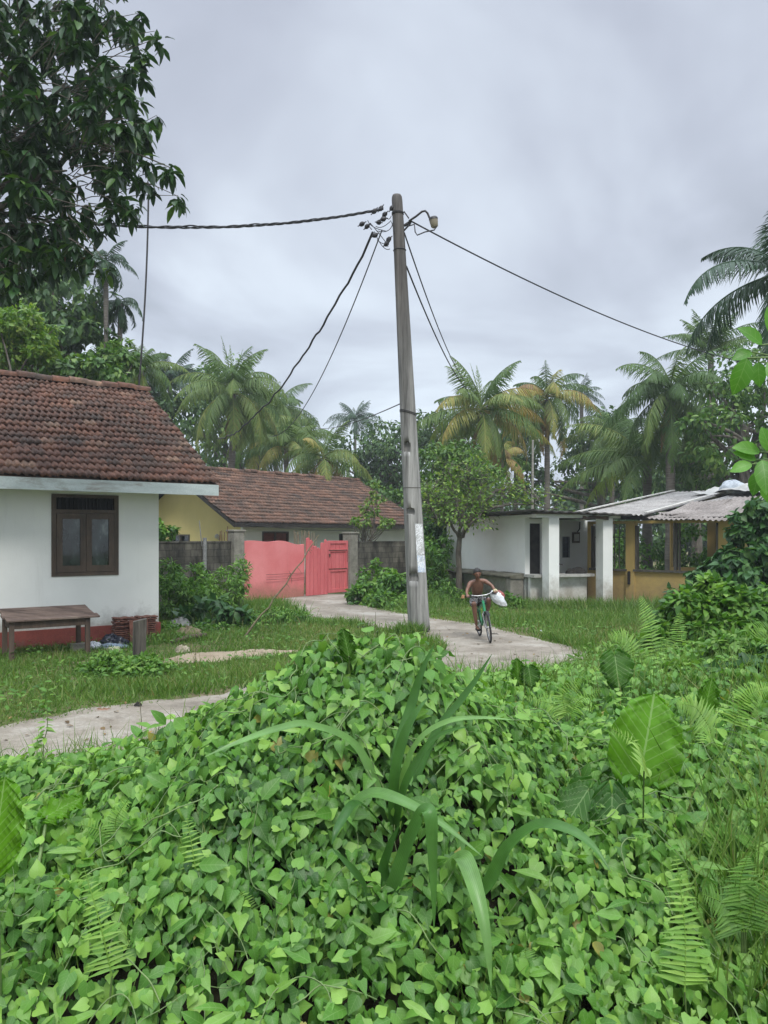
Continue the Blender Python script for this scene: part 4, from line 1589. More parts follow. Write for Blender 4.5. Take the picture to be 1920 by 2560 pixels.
g.tube([p0, (p0 + p1) / 2 + [0, 0, .02], p1], [.04, .05, .035], 7)
tag(g.build('log', M['old_wood'], origin=p0), 'thin dark log lying in the grass right of the tile stack', 'log')

# old fence post in the grass
c = np.array([-3.73, 11.7, 0])
FPo = Fr(c[:2], (.96, .28))
rows = []
for z in np.linspace(-.2, .72, 9):
    s = .095 * (1 + .06 * mnoise.noise(Vector((z * 3, 1, 1))))
    rows.append([FPo(a * s + .012 * z + .01 * mnoise.noise(Vector((z * 4, a, b_))), b_ * s, z + (.02 * a if z > .7 else 0)) for a, b_ in ((-1, -1), (-.3, -1.06), (.4, -.98), (1, -1), (1.05, 0), (1, 1), (0, 1.04), (-1, 1), (-1.04, 0))])
g = Geo().grid(np.array(rows), closed=True)
g.add(rows[-1], [list(range(9))])
tag(g.build('fence_post', M['post_wood'], origin=c, smooth=False), 'short old grey wooden post standing alone in the grass', 'post')

# thin dry stick leaning up in front of the gate
g = Geo()
p0, p1 = W(607, 1597, 15.0), W(797, 1336, 16.5)
t = np.linspace(0, 1, 14)
P = p0 + (p1 - p0) * t[:, None]
P[:, 2] -= .07 * np.sin(t * 3.1)
P += rng.normal(0, .012, P.shape)
g.tube(P, .022 - .013 * t, 6)
for k in range(12):
    i = rng.integers(4, 12)
    q = P[i] + [rng.normal(.05, .1), rng.normal(0, .08), rng.normal(-.05, .1)]
    g.tube([P[i], (P[i] + q) / 2 + [0, 0, .02], q], [.006, .005, .003], 4)
tag(g.build('dry_stick', M['brown_stem'], origin=p0), 'long dry stick slanting up from the grass across the pink gate', 'stick')
# ------------------------------------------------------------------ bicycle and rider
BO = np.array([1.935, 14.72, .024])
FWD = N(np.array([.07, -1.0, 0]))
LFT = np.array([-FWD[1], FWD[0], 0])              # rider's left = image right
LEAN = math.radians(7.5)


def B(x, y, z):
    x2, z2 = x * math.cos(LEAN) - z * math.sin(LEAN), x * math.sin(LEAN) + z * math.cos(LEAN)
    return BO + LFT * x2 + FWD * y + np.array([0, 0, z2])


bike = empty('bicycle', BO, 'green bicycle with black tyres being ridden on the lane', 'bicycle')
RW = .285
STEER = math.radians(4)


def wheel(cy, st, nm):
    ca, sa = math.cos(st), math.sin(st)

    def wp(r, a, off=0.0):
        u = r * math.cos(a)
        return B(u * -sa + off * ca, cy + u * ca + off * sa, RW + r * math.sin(a))
    g = Geo()
    aa = np.linspace(0, 2 * math.pi, 37)[:-1]
    P = np.array([[wp(RW - .018 + .018 * math.cos(p), a, .018 * math.sin(p)) for p in np.linspace(0, 2 * math.pi, 9)[:-1]] for a in aa])
    P = np.concatenate([P, P[:1]])
    g.grid(P, closed=True)
    w = g.build(nm, M['rubber'], bike)
    g = Geo()
    P = np.array([[wp(RW - .042 + .009 * math.cos(p), a, .012 * math.sin(p)) for p in np.linspace(0, 2 * math.pi, 7)[:-1]] for a in aa])
    g.grid(np.concatenate([P, P[:1]]), closed=True)
    g.build('rim', M['alloy'], w)
    g = Geo()
    for k in range(20):
        a = k * 2 * math.pi / 20
        s = .022 * (1 if k % 2 else -1)
        g.tube([wp(.018, a + .5 * (1 if k % 4 < 2 else -1), s), wp(RW - .045, a)], .0016, 4, cap=False)
    g.build('spokes', M['alloy'], w)
    g = Geo().tube([wp(0, 0, -.045), wp(0, 0, .045)], .02, 8)
    g.build('hub', M['alloy'], w)


M['rubber'] = plain('rubber', (.018, .018, .018), .8)
M['alloy'] = noisy('alloy', (.3, .3, .3), (.45, .45, .45), 20, .35, .05, metal=.8)
M['bike_green'] = noisy('bike_green', (.02, .22, .1), (.03, .3, .13), 6, .35, .05)
wheel(.5, STEER, 'wheel')
wheel(-.5, 0, 'wheel')
g = Geo()
BBk, ST, HT, HB = (0, -.1, .27), (0, -.25, .62), (0, .3, .73), (0, .345, .58)
g.tube([B(*BBk), B(*ST)], .018, 8)
g.tube([B(*HB), B(*BBk)], .026, 8)
g.tube([B(*HT), B(0, -.23, .56)], .022, 8)
g.tube([B(0, .29, .77), B(0, .35, .56)], .026, 8)
for s in (-1, 1):
    g.tube([B(s * .012, -.1, .27), B(s * .05, -.3, .275), B(s * .055, -.5, RW)], .011, 6)
    g.tube([B(s * .012, -.235, .55), B(s * .05, -.36, .45), B(s * .055, -.5, RW)], .009, 6)
g.build('frame', M['bike_green'], bike)
g = Geo()
for s in (-1, 1):
    g.tube([B(s * .015, .355, .57), B(s * .05, .37, .53), B(s * .052, .42, .42), B(s * .05, .5, RW)], .013, 6)
g.build('fork', M['alloy'], bike)
# mudguard and front reflector block
g = Geo()
P = np.array([[B(x, .5 + (RW + .025) * math.cos(a), RW + (RW + .025) * math.sin(a) - abs(x) * .3) for x in np.linspace(-.03, .03, 5)] for a in np.linspace(.9, 2.5, 12)])
g.grid(P).grid((P + [0, 0, .003])[:, ::-1])
g.build('mudguard', M['rubber'], bike)
g = Geo()
g.tube([B(0, .28, .77), B(0, .27, .86)], .014, 7)
hb = [B(-.3, .22, .885), B(-.2, .26, .89), B(-.08, .27, .865), B(.08, .27, .865), B(.2, .26, .89), B(.3, .22, .885)]
g.tube(hb, .012, 7)
bars = g.build('handlebar', M['alloy'], bike)
for s in (-1, 1):
    Geo().tube([B(s * .19, .258, .89), B(s * .31, .215, .885)], .018, 8).build('grip', M['rubber'], bars)
    Geo().tube([B(s * .16, .27, .885), B(s * .2, .31, .87), B(s * .28, .29, .86)], .006, 5).build('brake_lever', M['iron'], bars)
for s in (-1, 1):
    Geo().tube([B(s * .1, .28, .87), B(s * .09, .36, .84), B(s * .02, .37, .7)], .005, 5).build('brake_cable', M['cable'], bars)
g = Geo()
P = np.array([[B(x * w, y, .665 + .025 * (1 - x * x) + .02 * abs(y + .25)) for x in np.linspace(-1, 1, 9)] for y, w in ((-.38, .05), (-.36, .075), (-.28, .07), (-.2, .04), (-.12, .022), (-.1, .01))])
g.grid(P).grid((P - [0, 0, .03])[:, ::-1])
g.tube([B(*ST), B(0, -.265, .66)], .013, 6)
g.build('saddle', M['rubber'], bike)
g = Geo()
g.tube([B(-.07, -.1, .27), B(.07, -.1, .27)], .018, 7)
a = np.linspace(0, 2 * math.pi, 25)
g.tube([B(-.05, -.1 + .075 * math.cos(t), .27 + .075 * math.sin(t)) for t in a], .006, 5)
PR, PL = (-.1, .03, .2), (.1, -.23, .34)
g.tube([B(-.07, -.1, .27), B(-.075, PR[1], PR[2])], .012, 6)
g.tube([B(.07, -.1, .27), B(.075, PL[1], PL[2])], .012, 6)
cr_ = g.build('crank', M['alloy'], bike)
for s, p in ((-1, PR), (1, PL)):
    g = Geo()
    FB = lambda x, y, z: B(p[0] + x, p[1] + y, p[2] + z)
    g.box(FB, (-.045, .045), (-.035, .035), (-.012, .012))
    g.build('pedal', M['rubber'], cr_, smooth=False)

# ---- the rider: tapered limbs fused into one continuous voxel surface
def spline(P, n):
    P = np.asarray(P, float)
    q, _ = resample(P, np.ones(len(P)), n)
    return q


def limb(bm, pts, rx, ry=None, lateral=(1, 0, 0), n=7):
    """closed tapered tube with round ends through pts (rider coordinates)"""
    ry = rx if ry is None else ry
    D = spline(np.concatenate([np.asarray(pts, float), np.asarray(rx, float)[:, None], np.asarray(ry, float)[:, None]], 1), n)
    P, a, b_ = D[:, :3], D[:, 3], D[:, 4]
    t = N(np.gradient(P, axis=0))
    ends = []
    for i, sgn in ((0, -1), (-1, 1)):
        ends.append([(P[i] + sgn * t[i] * a[i] * math.sin(k), a[i] * math.cos(k), b_[i] * math.cos(k), t[i]) for k in (.5, .95, 1.35)])
    seq = ends[0][::-1] + [(P[i], a[i], b_[i], t[i]) for i in range(len(P))] + ends[1]
    rings = []
    for p, r1, r2, tg in seq:
        x = N(np.asarray(lateral, float) - tg * np.dot(lateral, tg))
        y = np.cross(tg, x)
        rings.append([bm.verts.new(B(*(p + r1 * math.cos(w) * x + r2 * math.sin(w) * y)) - BO) for w in np.linspace(0, 2 * math.pi, 15)[:-1]])
    for q0, q1 in zip(rings[:-1], rings[1:]):
        for j in range(14):
            bm.faces.new((q0[j], q0[(j + 1) % 14], q1[(j + 1) % 14], q1[j]))
    bm.faces.new(rings[0][::-1])
    bm.faces.new(rings[-1])


sk = {'her': (-.122, -.03, .25), 'tr': (-.12, .1, .23), 'hel': (.122, -.25, .39), 'tl': (.12, -.13, .365), 'wrr': (-.262, .19, .91), 'wrl': (.266, .19, .92)}
bm = bmesh.new()
limb(bm, [(0, -.27, .72), (0, -.22, .83), (0, -.13, .95), (0, -.05, 1.06), (0, .0, 1.115)], [.105, .096, .115, .125, .07], [.085, .074, .082, .07, .05])
limb(bm, [(0, -.0, 1.1), (0, .045, 1.16), (0, .075, 1.22)], [.044, .037, .036])
for s, K, Cf, A, arm in ((-1, (-.14, .09, .7), (-.138, .06, .52), (-.125, -.012, .3), [(-.05, -.0, 1.125), (-.14, -.01, 1.095), (-.18, .02, 1.05), (-.228, .06, .985), (-.25, .12, .945), (-.262, .19, .912)]),
                         (1, (.15, .1, .74), (.145, .0, .6), (.125, -.205, .44), [(.05, -.0, 1.125), (.14, -.01, 1.1), (.185, .03, 1.065), (.245, .08, 1.01), (.26, .13, .965), (.266, .19, .922)])):
    limb(bm, [(s * .075, -.25, .72), (s * .11, -.08, .715), K], [.08, .068, .05])
    limb(bm, [K, Cf, A], [.047, .043, .027])
    limb(bm, [sk['her' if s < 0 else 'hel'], (np.array(sk['her' if s < 0 else 'hel']) + sk['tr' if s < 0 else 'tl']) / 2, sk['tr' if s < 0 else 'tl']], [.028, .03, .03], [.026, .022, .014])
    limb(bm, arm, [.04, .046, .04, .031, .029, .02])
# hands: palm block and five separate fingers curled round the grip
for s, wk in ((-1, 'wrr'), (1, 'wrl')):
    w = np.array(sk[wk])
    pn = w + [s * .002, .035, -.004]
    limb(bm, [w, pn, pn + [0, .015, 0]], [.02, .032, .031], [.016, .015, .013], n=4)
    for k, (dx, ln) in enumerate(((-.024, .05), (-.008, .055), (.008, .052), (.023, .044))):
        b0_ = pn + [dx, .018, .002]
        b1_ = b0_ + [0, ln * .5, -.014]
        b2_ = b1_ + [0, .004, -ln * .5]
        b3_ = b2_ + [0, -ln * .45, -.004]
        limb(bm, [b0_, b1_, b2_, b3_], [.0088, .0084, .0078, .0065], n=4)
    tq = pn + [-s * .028, -.004, -.01]
    limb(bm, [tq, tq + [-s * .008, .022, -.026], tq + [s * .002, .032, -.045]], [.011, .009, .0075], n=4)
# head with brow, eye hollows, nose, lips, jaw and ears
HC = np.array([0, .085, 1.272])
pit = math.radians(14)


def hp(q):
    x, y, z = q
    y2, z2 = y * math.cos(pit) + z * math.sin(pit), -y * math.sin(pit) + z * math.cos(pit)
    return B(*(HC + np.array([x, y2, z2]))) - BO


def headpt(th, ph):
    x, y, z = math.cos(ph) * math.sin(th), math.cos(ph) * math.cos(th), math.sin(ph)
    X_, Y_, Z_ = x * .07, y * .084, z * .098
    if z < 0:                                   # jaw narrows, chin forward
        X_ *= 1 + .34 * z
        Y_ *= 1 + .1 * z
        Y_ += -.012 * z if y > 0 else .02 * z
    fr = max(0, y)
    gs = lambda cx, cz, sx, sz: math.exp(-((x - cx) / sx) ** 2 - ((z - cz) / sz) ** 2) * fr
    Y_ += .02 * gs(0, -.2, .13, .16) + .012 * gs(0, -.05, .09, .2) - .009 * (gs(.36, .03, .17, .11) + gs(-.36, .03, .17, .11))
    Y_ += .006 * gs(0, .2, .5, .1) + .008 * (gs(0, -.48, .24, .06) + gs(0, -.6, .22, .06)) - .006 * gs(0, -.54, .26, .03) + .006 * gs(0, -.8, .3, .14)
    Y_ += .004 * (gs(.5, -.25, .2, .2) + gs(-.5, -.25, .2, .2))
    return X_, Y_, Z_


g = Geo()
tt, pp_ = np.linspace(0, 2 * math.pi, 65)[:-1], np.linspace(-1.5, 1.5, 40)
hv = [[hp(headpt(t, p)) for t in tt] for p in pp_]
vs = [[bm.verts.new(v) for v in r] for r in hv]
for i in range(len(vs) - 1):
    for j in range(64):
        bm.faces.new((vs[i][j], vs[i][(j + 1) % 64], vs[i + 1][(j + 1) % 64], vs[i + 1][j]))
bm.faces.new(vs[-1]); bm.faces.new(vs[0][::-1])
for s in (-1, 1):                               # ears
    ev = []
    for p in np.linspace(-1.5, 1.5, 9):
        ev.append([bm.verts.new(hp((s * (.068 + .012 * math.cos(p) * abs(math.sin(t))), -.006 + .018 * math.cos(p) * math.cos(t), .002 + .03 * math.sin(p)))) for t in np.linspace(0, 2 * math.pi, 11)[:-1]])
    for i in range(8):
        for j in range(10):
            bm.faces.new((ev[i][j], ev[i][(j + 1) % 10], ev[i + 1][(j + 1) % 10], ev[i + 1][j]))
bmesh.ops.recalc_face_normals(bm, faces=bm.faces)
bme = bpy.data.meshes.new('person')
bm.to_mesh(bme)
bm.free()
person = bpy.data.objects.new('person', bme)
COL.objects.link(person)
person.location = BO
ORI[person.name] = tuple(BO)
rm = person.modifiers.new('r', 'REMESH')
rm.mode = 'VOXEL'
rm.voxel_size = .0055
rm.use_smooth_shade = True
smt = person.modifiers.new('s', 'SMOOTH')
smt.iterations = 3
smt.factor = .4
bpy.context.view_layer.update()
pm = bpy.data.meshes.new_from_object(person.evaluated_get(bpy.context.evaluated_depsgraph_get()))
person.modifiers.clear()
person.data = pm
skinm = noisy('brown_skin', (.15, .07, .044), (.205, .1, .064), 7, .5, .05, fine=.08)
pm.materials.clear()
pm.materials.append(skinm)
tag(person, 'bare-chested person in black and white patterned shorts riding the green bicycle', 'person')
# eyes and lips
for s in (-1, 1):
    c = np.array(hp((s * .027, .066, .004))) + BO
    th, ph = np.meshgrid(np.linspace(0, 2 * math.pi, 13), np.linspace(-1.5, 1.5, 7))
    Geo().grid(c + .0115 * np.stack([np.cos(ph) * np.cos(th), np.cos(ph) * np.sin(th), np.sin(ph)], -1)).build('eye', M['dark'], person)
# short dark hair
g = Geo()
rows = []
for p in np.linspace(.0, 1.5, 16):
    row = []
    for t in np.linspace(0, 2 * math.pi, 49)[:-1]:
        front = max(0, math.cos(t))
        pe = p + (1.5 - p) * (.36 * front ** .6) - (.45 if math.cos(t) < -.2 else .1) * (1 - p / 1.5) * (1 - front)
        x, y, z = headpt(t, pe)
        k = 1.14 + .08 * mnoise.noise(Vector((x * 90, y * 90, z * 90)))
        if p == 0:
            k = 1.0
        row.append(hp((x * k, y * k, z * k)) + BO)
    rows.append(row)
g.grid(np.array(rows), closed=True)
g.add(rows[-1], [list(range(48))])
g.build('hair', noisy('black_hair', (.008, .007, .007), (.025, .02, .018), 60, .6, .5), person)
# patterned shorts: a waist tube and two legs fused like the body
bm = bmesh.new()
limb(bm, [(0, -.275, .71), (0, -.235, .8), (0, -.205, .855)], [.118, .112, .104], [.098, .088, .082])
for s, K in ((-1, (-.135, .03, .702)), (1, (.146, .04, .735))):
    limb(bm, [(s * .075, -.25, .715), (s * .11, -.09, .715), K], [.092, .082, .073])
bmesh.ops.recalc_face_normals(bm, faces=bm.faces)
sm_ = bpy.data.meshes.new('shorts')
bm.to_mesh(sm_)
bm.free()
tmp = bpy.data.objects.new('tmp', sm_)
COL.objects.link(tmp)
rm = tmp.modifiers.new('r', 'REMESH')
rm.mode = 'VOXEL'
rm.voxel_size = .009
rm.use_smooth_shade = True
smt = tmp.modifiers.new('s', 'SMOOTH')
smt.iterations = 4
bpy.context.view_layer.update()
sm_ = bpy.data.meshes.new_from_object(tmp.evaluated_get(bpy.context.evaluated_depsgraph_get()))
bpy.data.objects.remove(tmp)
sm_.materials.clear()


def shortsmat():
    m, nt_, b = newmat('patterned_cloth')
    vo = nt_.nodes.new('ShaderNodeTexVoronoi')
    vo.inputs['Scale'].default_value = 17
    tc_ = nt_.nodes.new('ShaderNodeTexCoord')
    nn_ = noise_node(nt_, 12, 2, .5)
    ad = mixc(nt_, .06, tc_.outputs['Object'], nn_.outputs['Color'])
    nt_.links.new(ad, vo.inputs['Vector'])
    r = ramp(nt_, [(.44, (.012, .012, .014)), (.5, (.45, .45, .45)), (.54, (.45, .45, .45)), (.58, (.012, .012, .014))], 'LINEAR')
    nt_.links.new(vo.outputs['Distance'], r.inputs['Fac'])
    nt_.links.new(r.outputs['Color'], b.inputs['Base Color'])
    b.inputs['Roughness'].default_value = .9
    return m


sm_.materials.append(shortsmat())
sh = bpy.data.objects.new('shorts', sm_)
COL.objects.link(sh)
sh.parent = person
# sandals
for s, h, t in ((-1, 'her', 'tr'), (1, 'hel', 'tl')):
    a, b_ = np.array(sk[h]), np.array(sk[t])
    g = Geo()
    P = np.array([[B(*(a + (b_ - a) * u + np.array([x * .035, 0, -.028]))) for x in (-1, -.5, 0, .5, 1)] for u in (-.15, .1, .5, .9, 1.2)])
    g.grid(P).grid((P - [0, 0, .012])[:, ::-1])
    g.tube([B(*(a + (b_ - a) * .7 + np.array([x * .036, 0, -.02 + .045 * (1 - x * x)]))) for x in np.linspace(-1, 1, 7)], .007, 5)
    g.build('sandal', M['rubber'], person)

# bags swinging from the left grip
def bag(name, pts, rads, flat, mat, lab, seed):
    pts = np.array([B(*p) for p in pts])
    t = np.linspace(0, 1, 20)
    s = np.linspace(0, 1, len(pts))
    C_ = np.stack([np.interp(t, s, pts[:, i]) for i in range(3)], -1)
    R_ = np.interp(t, s, rads)
    tg = N(np.gradient(C_, axis=0))
    u = N(np.cross(tg, [0, 1, 0]))
    w = np.cross(tg, u)
    rows = []
    for i in range(20):
        row = []
        for a in np.linspace(0, 2 * math.pi, 29)[:-1]:
            k = 1 + .34 * mnoise.fractal(Vector((math.cos(a) * 2.6 + seed, math.sin(a) * 2.6, t[i] * 5)), 1, 2, 4)
            row.append(C_[i] + R_[i] * k * (math.cos(a) * u[i] + flat * math.sin(a) * w[i]))
        rows.append(row)
    g = Geo().grid(np.array(rows), closed=True)
    g.add(rows[-1], [list(range(28))])
    return tag(g.build(name, mat, origin=pts[0]), lab, 'bag')


bag('plastic_bag', [(.27, .22, .9), (.245, .2, .88), (.27, .2, .8), (.34, .2, .73), (.41, .2, .65), (.46, .2, .6)], [.012, .075, .1, .088, .06, .012], .5, M['white_bag'] if 'white_bag' in M else plain('white_plastic', (.74, .77, .8), .4), 'white plastic bag blowing out from the left handlebar', 3)
bag('plastic_bag', [(.285, .2, .9), (.33, .16, .87), (.38, .15, .8), (.41, .15, .73)], [.015, .05, .075, .04], .7, noisy('red_mesh', (.25, .05, .05), (.42, .13, .11), 25, .7, .5), 'small red bag hanging behind the white bag on the handlebar', 7)
heap('plastic_wrap', B(.27, .23, .9), .045, .035, .04, noisy('yellow_wrap', (.5, .45, .25), (.66, .6, .38), 9, .6, .2), 'pale yellow wrap bunched on the left handlebar grip', 'wrap', 31)
heap('cloth', B(-.35, .2, .86), .035, .03, .05, noisy('orange_rag', (.3, .16, .06), (.42, .25, .12), 9, .8, .2), 'orange tuft tied at the right end of the handlebar', 'tuft', 33)
# ------------------------------------------------------------------ vegetation helpers
def leaves(g, pos, out, size, T, vlo, vhi, droop=.5, spread=.8, wr=1.0, face_up=.5, m=0, vpow=1.0):
    """pos (n,3); out (n,3) outward direction. The tips point outward and down, blades face out and up."""
    n = len(pos)
    d = N(out * (1 - droop * .6) + np.array([0, 0, -droop]) + spread * rand_unit(n) * .8)
    nn = N(out * (1 - face_up) + np.array([0, 0, face_up * 1.4]) + .55 * rand_unit(n))
    sc = np.broadcast_to(np.asarray(size, float), (n,)) * rng.uniform(.65, 1.25, n)
    s3 = np.stack([sc * wr, sc, sc], -1)
    g.scatter(T, pos, frames(d, nn), s3, vlo + (vhi - vlo) * rng.uniform(0, 1, n) ** vpow, m)


def clumps(center, rad, nclump, nleaf, size, g, T, vlo=0, vhi=1, droop=.5, fill=.45, crad=.28, **kw):
    """foliage of one crown lobe: clumps of leaves on and inside an ellipsoid"""
    center = np.asarray(center, float)
    rad = np.broadcast_to(np.asarray(rad, float), (3,))
    u = rand_unit(nclump)
    r = fill + (1 - fill) * rng.uniform(0, 1, nclump) ** .6
    cc = center + u * r[:, None] * rad
    cr = crad * rad.mean() * rng.uniform(.6, 1.35, nclump)
    o = rand_unit(nclump * nleaf)
    rr = rng.uniform(.25, 1, nclump * nleaf) ** .6
    P = np.repeat(cc, nleaf, 0) + o * (rr * np.repeat(cr, nleaf))[:, None] * np.array([1.15, 1.15, .8])
    oo = N(o + .7 * np.repeat(u, nleaf, 0))
    cv = rng.normal(0, .14, nclump)
    v0 = g.n
    leaves(g, P, oo, size, T, vlo, vhi, droop=droop, **kw)
    k = len(T[0])
    g.A[-1] = np.clip(g.A[-1] + np.repeat(np.repeat(cv, nleaf), k), 0, 1)
    return cc


def branchy(g, base, fork, hubs, r0, wob=.06, seg=6):
    base, fork = np.asarray(base, float), np.asarray(fork, float)
    n = 10
    t = np.linspace(0, 1, n)
    P = base + (fork - base) * t[:, None]
    P[1:-1] += rng.normal(0, wob, (n - 2, 3)) * [1, 1, .2]
    rad = r0 * (1.25 - .6 * t)
    rad[0] = r0 * 1.5
    g.tube(P, rad, 9)
    for h in hubs:
        h = np.asarray(h, float)
        i = rng.integers(int(n * .55), n)
        q = P[i]
        mid = (q + h) / 2 + rng.normal(0, .12 * np.linalg.norm(h - q), 3) * [1, 1, .5]
        tt = np.linspace(0, 1, 9)[:, None]
        C_ = q * (1 - tt) ** 2 + 2 * mid * tt * (1 - tt) + h * tt * tt
        g.tube(C_, np.linspace(rad[i] * .62, max(.006, rad[i] * .13), 9), seg, cap=False)


def tree(name, lab, base, fork, blobs, r0, mat, T, size, nclump, nleaf, group=None, bark='bark', cat='tree', twigs=3, **kw):
    base = np.asarray(base, float)
    root = empty(name, base, lab, cat, group)
    gt, gc = Geo(), Geo()
    hubs = []
    for c, r in blobs:
        w = max(4, int(nclump * (np.mean(r) ** 1.5)))
        cc = clumps(c, r, w, nleaf, size, gc, T, **kw)
        hubs.append(np.asarray(c))
        hubs += list(cc[:twigs])
    branchy(gt, base, fork, hubs, r0)
    gt.build('trunk', M[bark], root)
    gc.build('crown', mat, root)
    return root


def frond(g, base, az, el, L, droop, nl, lw, ll, v, stem=True, roll=0.0, curve=0.0, tipv=.0, hang=.75, m=0):
    """pinnate palm frond. droop: how far the rachis bends down over its length (radians)"""
    n = 16
    t = np.linspace(0, 1, n)
    e = el - droop * t ** 1.25
    a = az + curve * t
    step = L / (n - 1)
    d = np.stack([np.cos(e) * np.cos(a), np.cos(e) * np.sin(a), np.sin(e)], -1)
    P = np.asarray(base) + np.concatenate([[np.zeros(3)], np.cumsum(d[:-1] * step, 0)])
    vv = np.clip(v + tipv * t, 0, 1)
    g.tube(P, np.linspace(.035, .006, n) * (L / 3.5) ** .5, 4, v=np.minimum(vv + .12, 1), m=m, cap=False)
    s = np.linspace(.14, .995, nl)
    for sd in (-1, 1):
        ss = np.clip(s + rng.normal(0, .004, nl), 0, 1)
        p = np.stack([np.interp(ss, t, P[:, i]) for i in range(3)], -1)
        dd = N(np.stack([np.interp(ss, t, d[:, i]) for i in range(3)], -1))
        side = N(np.cross(dd, [0, 0, 1.0]))
        up = np.cross(side, dd)
        side = side * math.cos(roll) + up * math.sin(roll)
        prof = np.sin(np.clip(ss * 1.08, 0, 1) * math.pi) ** .55
        prof = np.maximum(prof * (1 - .25 * ss), .16)
        ln = ll * prof * rng.uniform(.85, 1.12, nl)
        fw = .35 + .75 * ss
        D = N(side * sd + dd * fw[:, None] + np.array([0, 0, -1]) * (hang * rng.uniform(.6, 1.35, nl))[:, None] + .16 * rand_unit(nl))
        NN = N(up + .25 * rand_unit(nl) + .3 * side * sd)
        sc = np.stack([np.full(nl, lw) * rng.uniform(.8, 1.2, nl), ln, ln], -1)
        g.scatter(T_LEAFLET, p, frames(D, NN), sc, np.clip(np.interp(ss, t, vv) + rng.normal(0, .05, nl), 0, 1), m)
    return P


T_LEAFLET = (np.array([(-.4, 0, 0), (.4, 0, 0), (-.5, .45, -.05), (.5, .45, -.05), (-.3, .8, -.17), (.3, .8, -.17), (0, 1, -.3)], float),
             np.array([0, 1, 3, 2, 2, 3, 5, 4, 4, 5, 6]), np.array([4, 4, 3]), np.array([(.1, 0), (.9, 0), (.1, .45), (.9, .45), (.2, .8), (.8, .8), (.5, 1)], float))


def palm(lab, px, py, d, rpx, n=20, yellow=.15, trunk_to=None, lean=(0, 0), mat='palm', elmin=-.7, elmax=1.35, base_v=.3, droop=1.25, dead=0, group='coconut palms', nl=54, seed_az=0.0, hang=.95, tr=.15, name='coconut_palm', cat='palm tree', azlist=None, up=0, nuts=0):
    hub = W(px, py, d)
    R = rpx * d / FP
    base = np.array([hub[0] + lean[0], hub[1] + lean[1], -.1])
    root = empty(name, base, lab, cat, group)
    gt = Geo()
    t = np.linspace(0, 1, 26)
    P = base + (hub - base) * t[:, None]
    P[:, 0] += -lean[0] * .35 * np.sin(t * math.pi)
    rad = tr * (1.15 - .4 * t) * (1 + .05 * np.sin(t * 130))
    rad[0] = tr * 1.9
    rad[-4:] *= 1.15
    gt.tube(P, rad, 9)
    gt.build('trunk', M['palm_bark'], root)
    gc = Geo()
    n = int(n * 1.2)
    for i in range(n):
        f = (i + .5) / n
        el = elmax + (elmin - elmax) * f ** .85 + rng.normal(0, .1)
        az = seed_az + i * 2.399963 + rng.normal(0, .15)
        L = R * rng.uniform(1.0, 1.32) * (1.12 if f > .3 else .8)
        v = np.clip(base_v + rng.normal(0, .09) + (yellow * 2.2 * max(0, f - .55) if rng.uniform() < .75 else 0) + (yellow * .9 if rng.uniform() < yellow * .5 else 0), 0, .97)
        frond(gc, hub + np.array([0, 0, .12 * R * (1 - f)]), az, el, L, droop * rng.uniform(.75, 1.25) * (1.05 - .3 * (el > .9)), nl,   .044 * (R / 3.3) ** .5, R * .32, v, tipv=yellow * .4, hang=hang * rng.uniform(.7, 1.2), curve=rng.normal(0, .18))
    for k in range(up):
        frond(gc, hub, rng.uniform(0, 6.3), 1.45, R * rng.uniform(.75, 1.0), .25, nl // 2, .03, R * .12, base_v + .1, hang=-.2)
    gc.build('crown', M[mat], root)
    if dead:
        gd = Geo()
        for k in range(dead):
            frond(gd, hub - np.array([0, 0, .1]), rng.uniform(0, 6.3), -1.15, R * rng.uniform(.6, .9), .45, nl // 2, .05, R * .16, .98, hang=1.0)
        gd.build('dead_fronds', M[mat], root)
    if nuts:
        for k in range(nuts):
            a = k * 2.1 + .4
            c = hub + np.array([math.cos(a) * .26, math.sin(a) * .26, -.22 - .1 * (k % 2)])
            th, ph = np.meshgrid(np.linspace(0, 2 * math.pi, 11), np.linspace(-1.5, 1.5, 7))
            Geo().grid(c + np.stack([.12 * np.cos(ph) * np.cos(th), .12 * np.cos(ph) * np.sin(th), .15 * np.sin(ph)], -1)).build('coconut', M['green_stem'], root)
    return root


# ------------------------------------------------------------------ coconut palms, nearest first
palm('full coconut palm rising behind the gap between the two tiled roofs', 581, 985, 40, 150, n=26, yellow=.2, lean=(-.75, 0), droop=1.5, base_v=.36, tr=.2, seed_az=.5, dead=5, up=3, nuts=6)
palm('drooping pale palm whose fronds hang over the ridge end of the white house', 352, 925, 33, 105, n=17, yellow=.22, lean=(-.4, 0), droop=1.5, base_v=.42, seed_az=2.2)
palm('short young palm with yellow-tipped fronds just behind the brown roof', 808, 1150, 41, 120, n=17, yellow=.42, base_v=.42, droop=1.3, seed_az=1.2, tr=.14)
palm('small distant palm standing alone against the sky left of the pole', 888, 1052, 75, 68, n=20, yellow=.02, base_v=.2, droop=1.35, mat='palm_dark', seed_az=.7, elmin=-.35, nl=36)
palm('palm with long orange-yellow lower fronds right of the pole', 1204, 1033, 36, 158, n=28, yellow=.36, base_v=.36, droop=1.25, seed_az=0.3, elmin=-.75, tr=.18, dead=3, up=2, nuts=5)
palm('dull palm with drooping brown skirt, second from the pole on the right', 1368, 1000, 43, 122, n=24, yellow=.4, base_v=.34, droop=1.6, seed_az=1.9, dead=9, tr=.17)
palm('small dark palm peeping out behind the brown-skirted palm', 1454, 985, 58, 60, n=16, yellow=.05, base_v=.2, mat='palm_dark', seed_az=.2, nl=34)
palm('tall green palm above the ochre building', 1676, 985, 31, 165, n=26, yellow=.16, base_v=.27, droop=1.4, seed_az=2.4, elmin=-.95, tr=.2, nuts=5, dead=3)
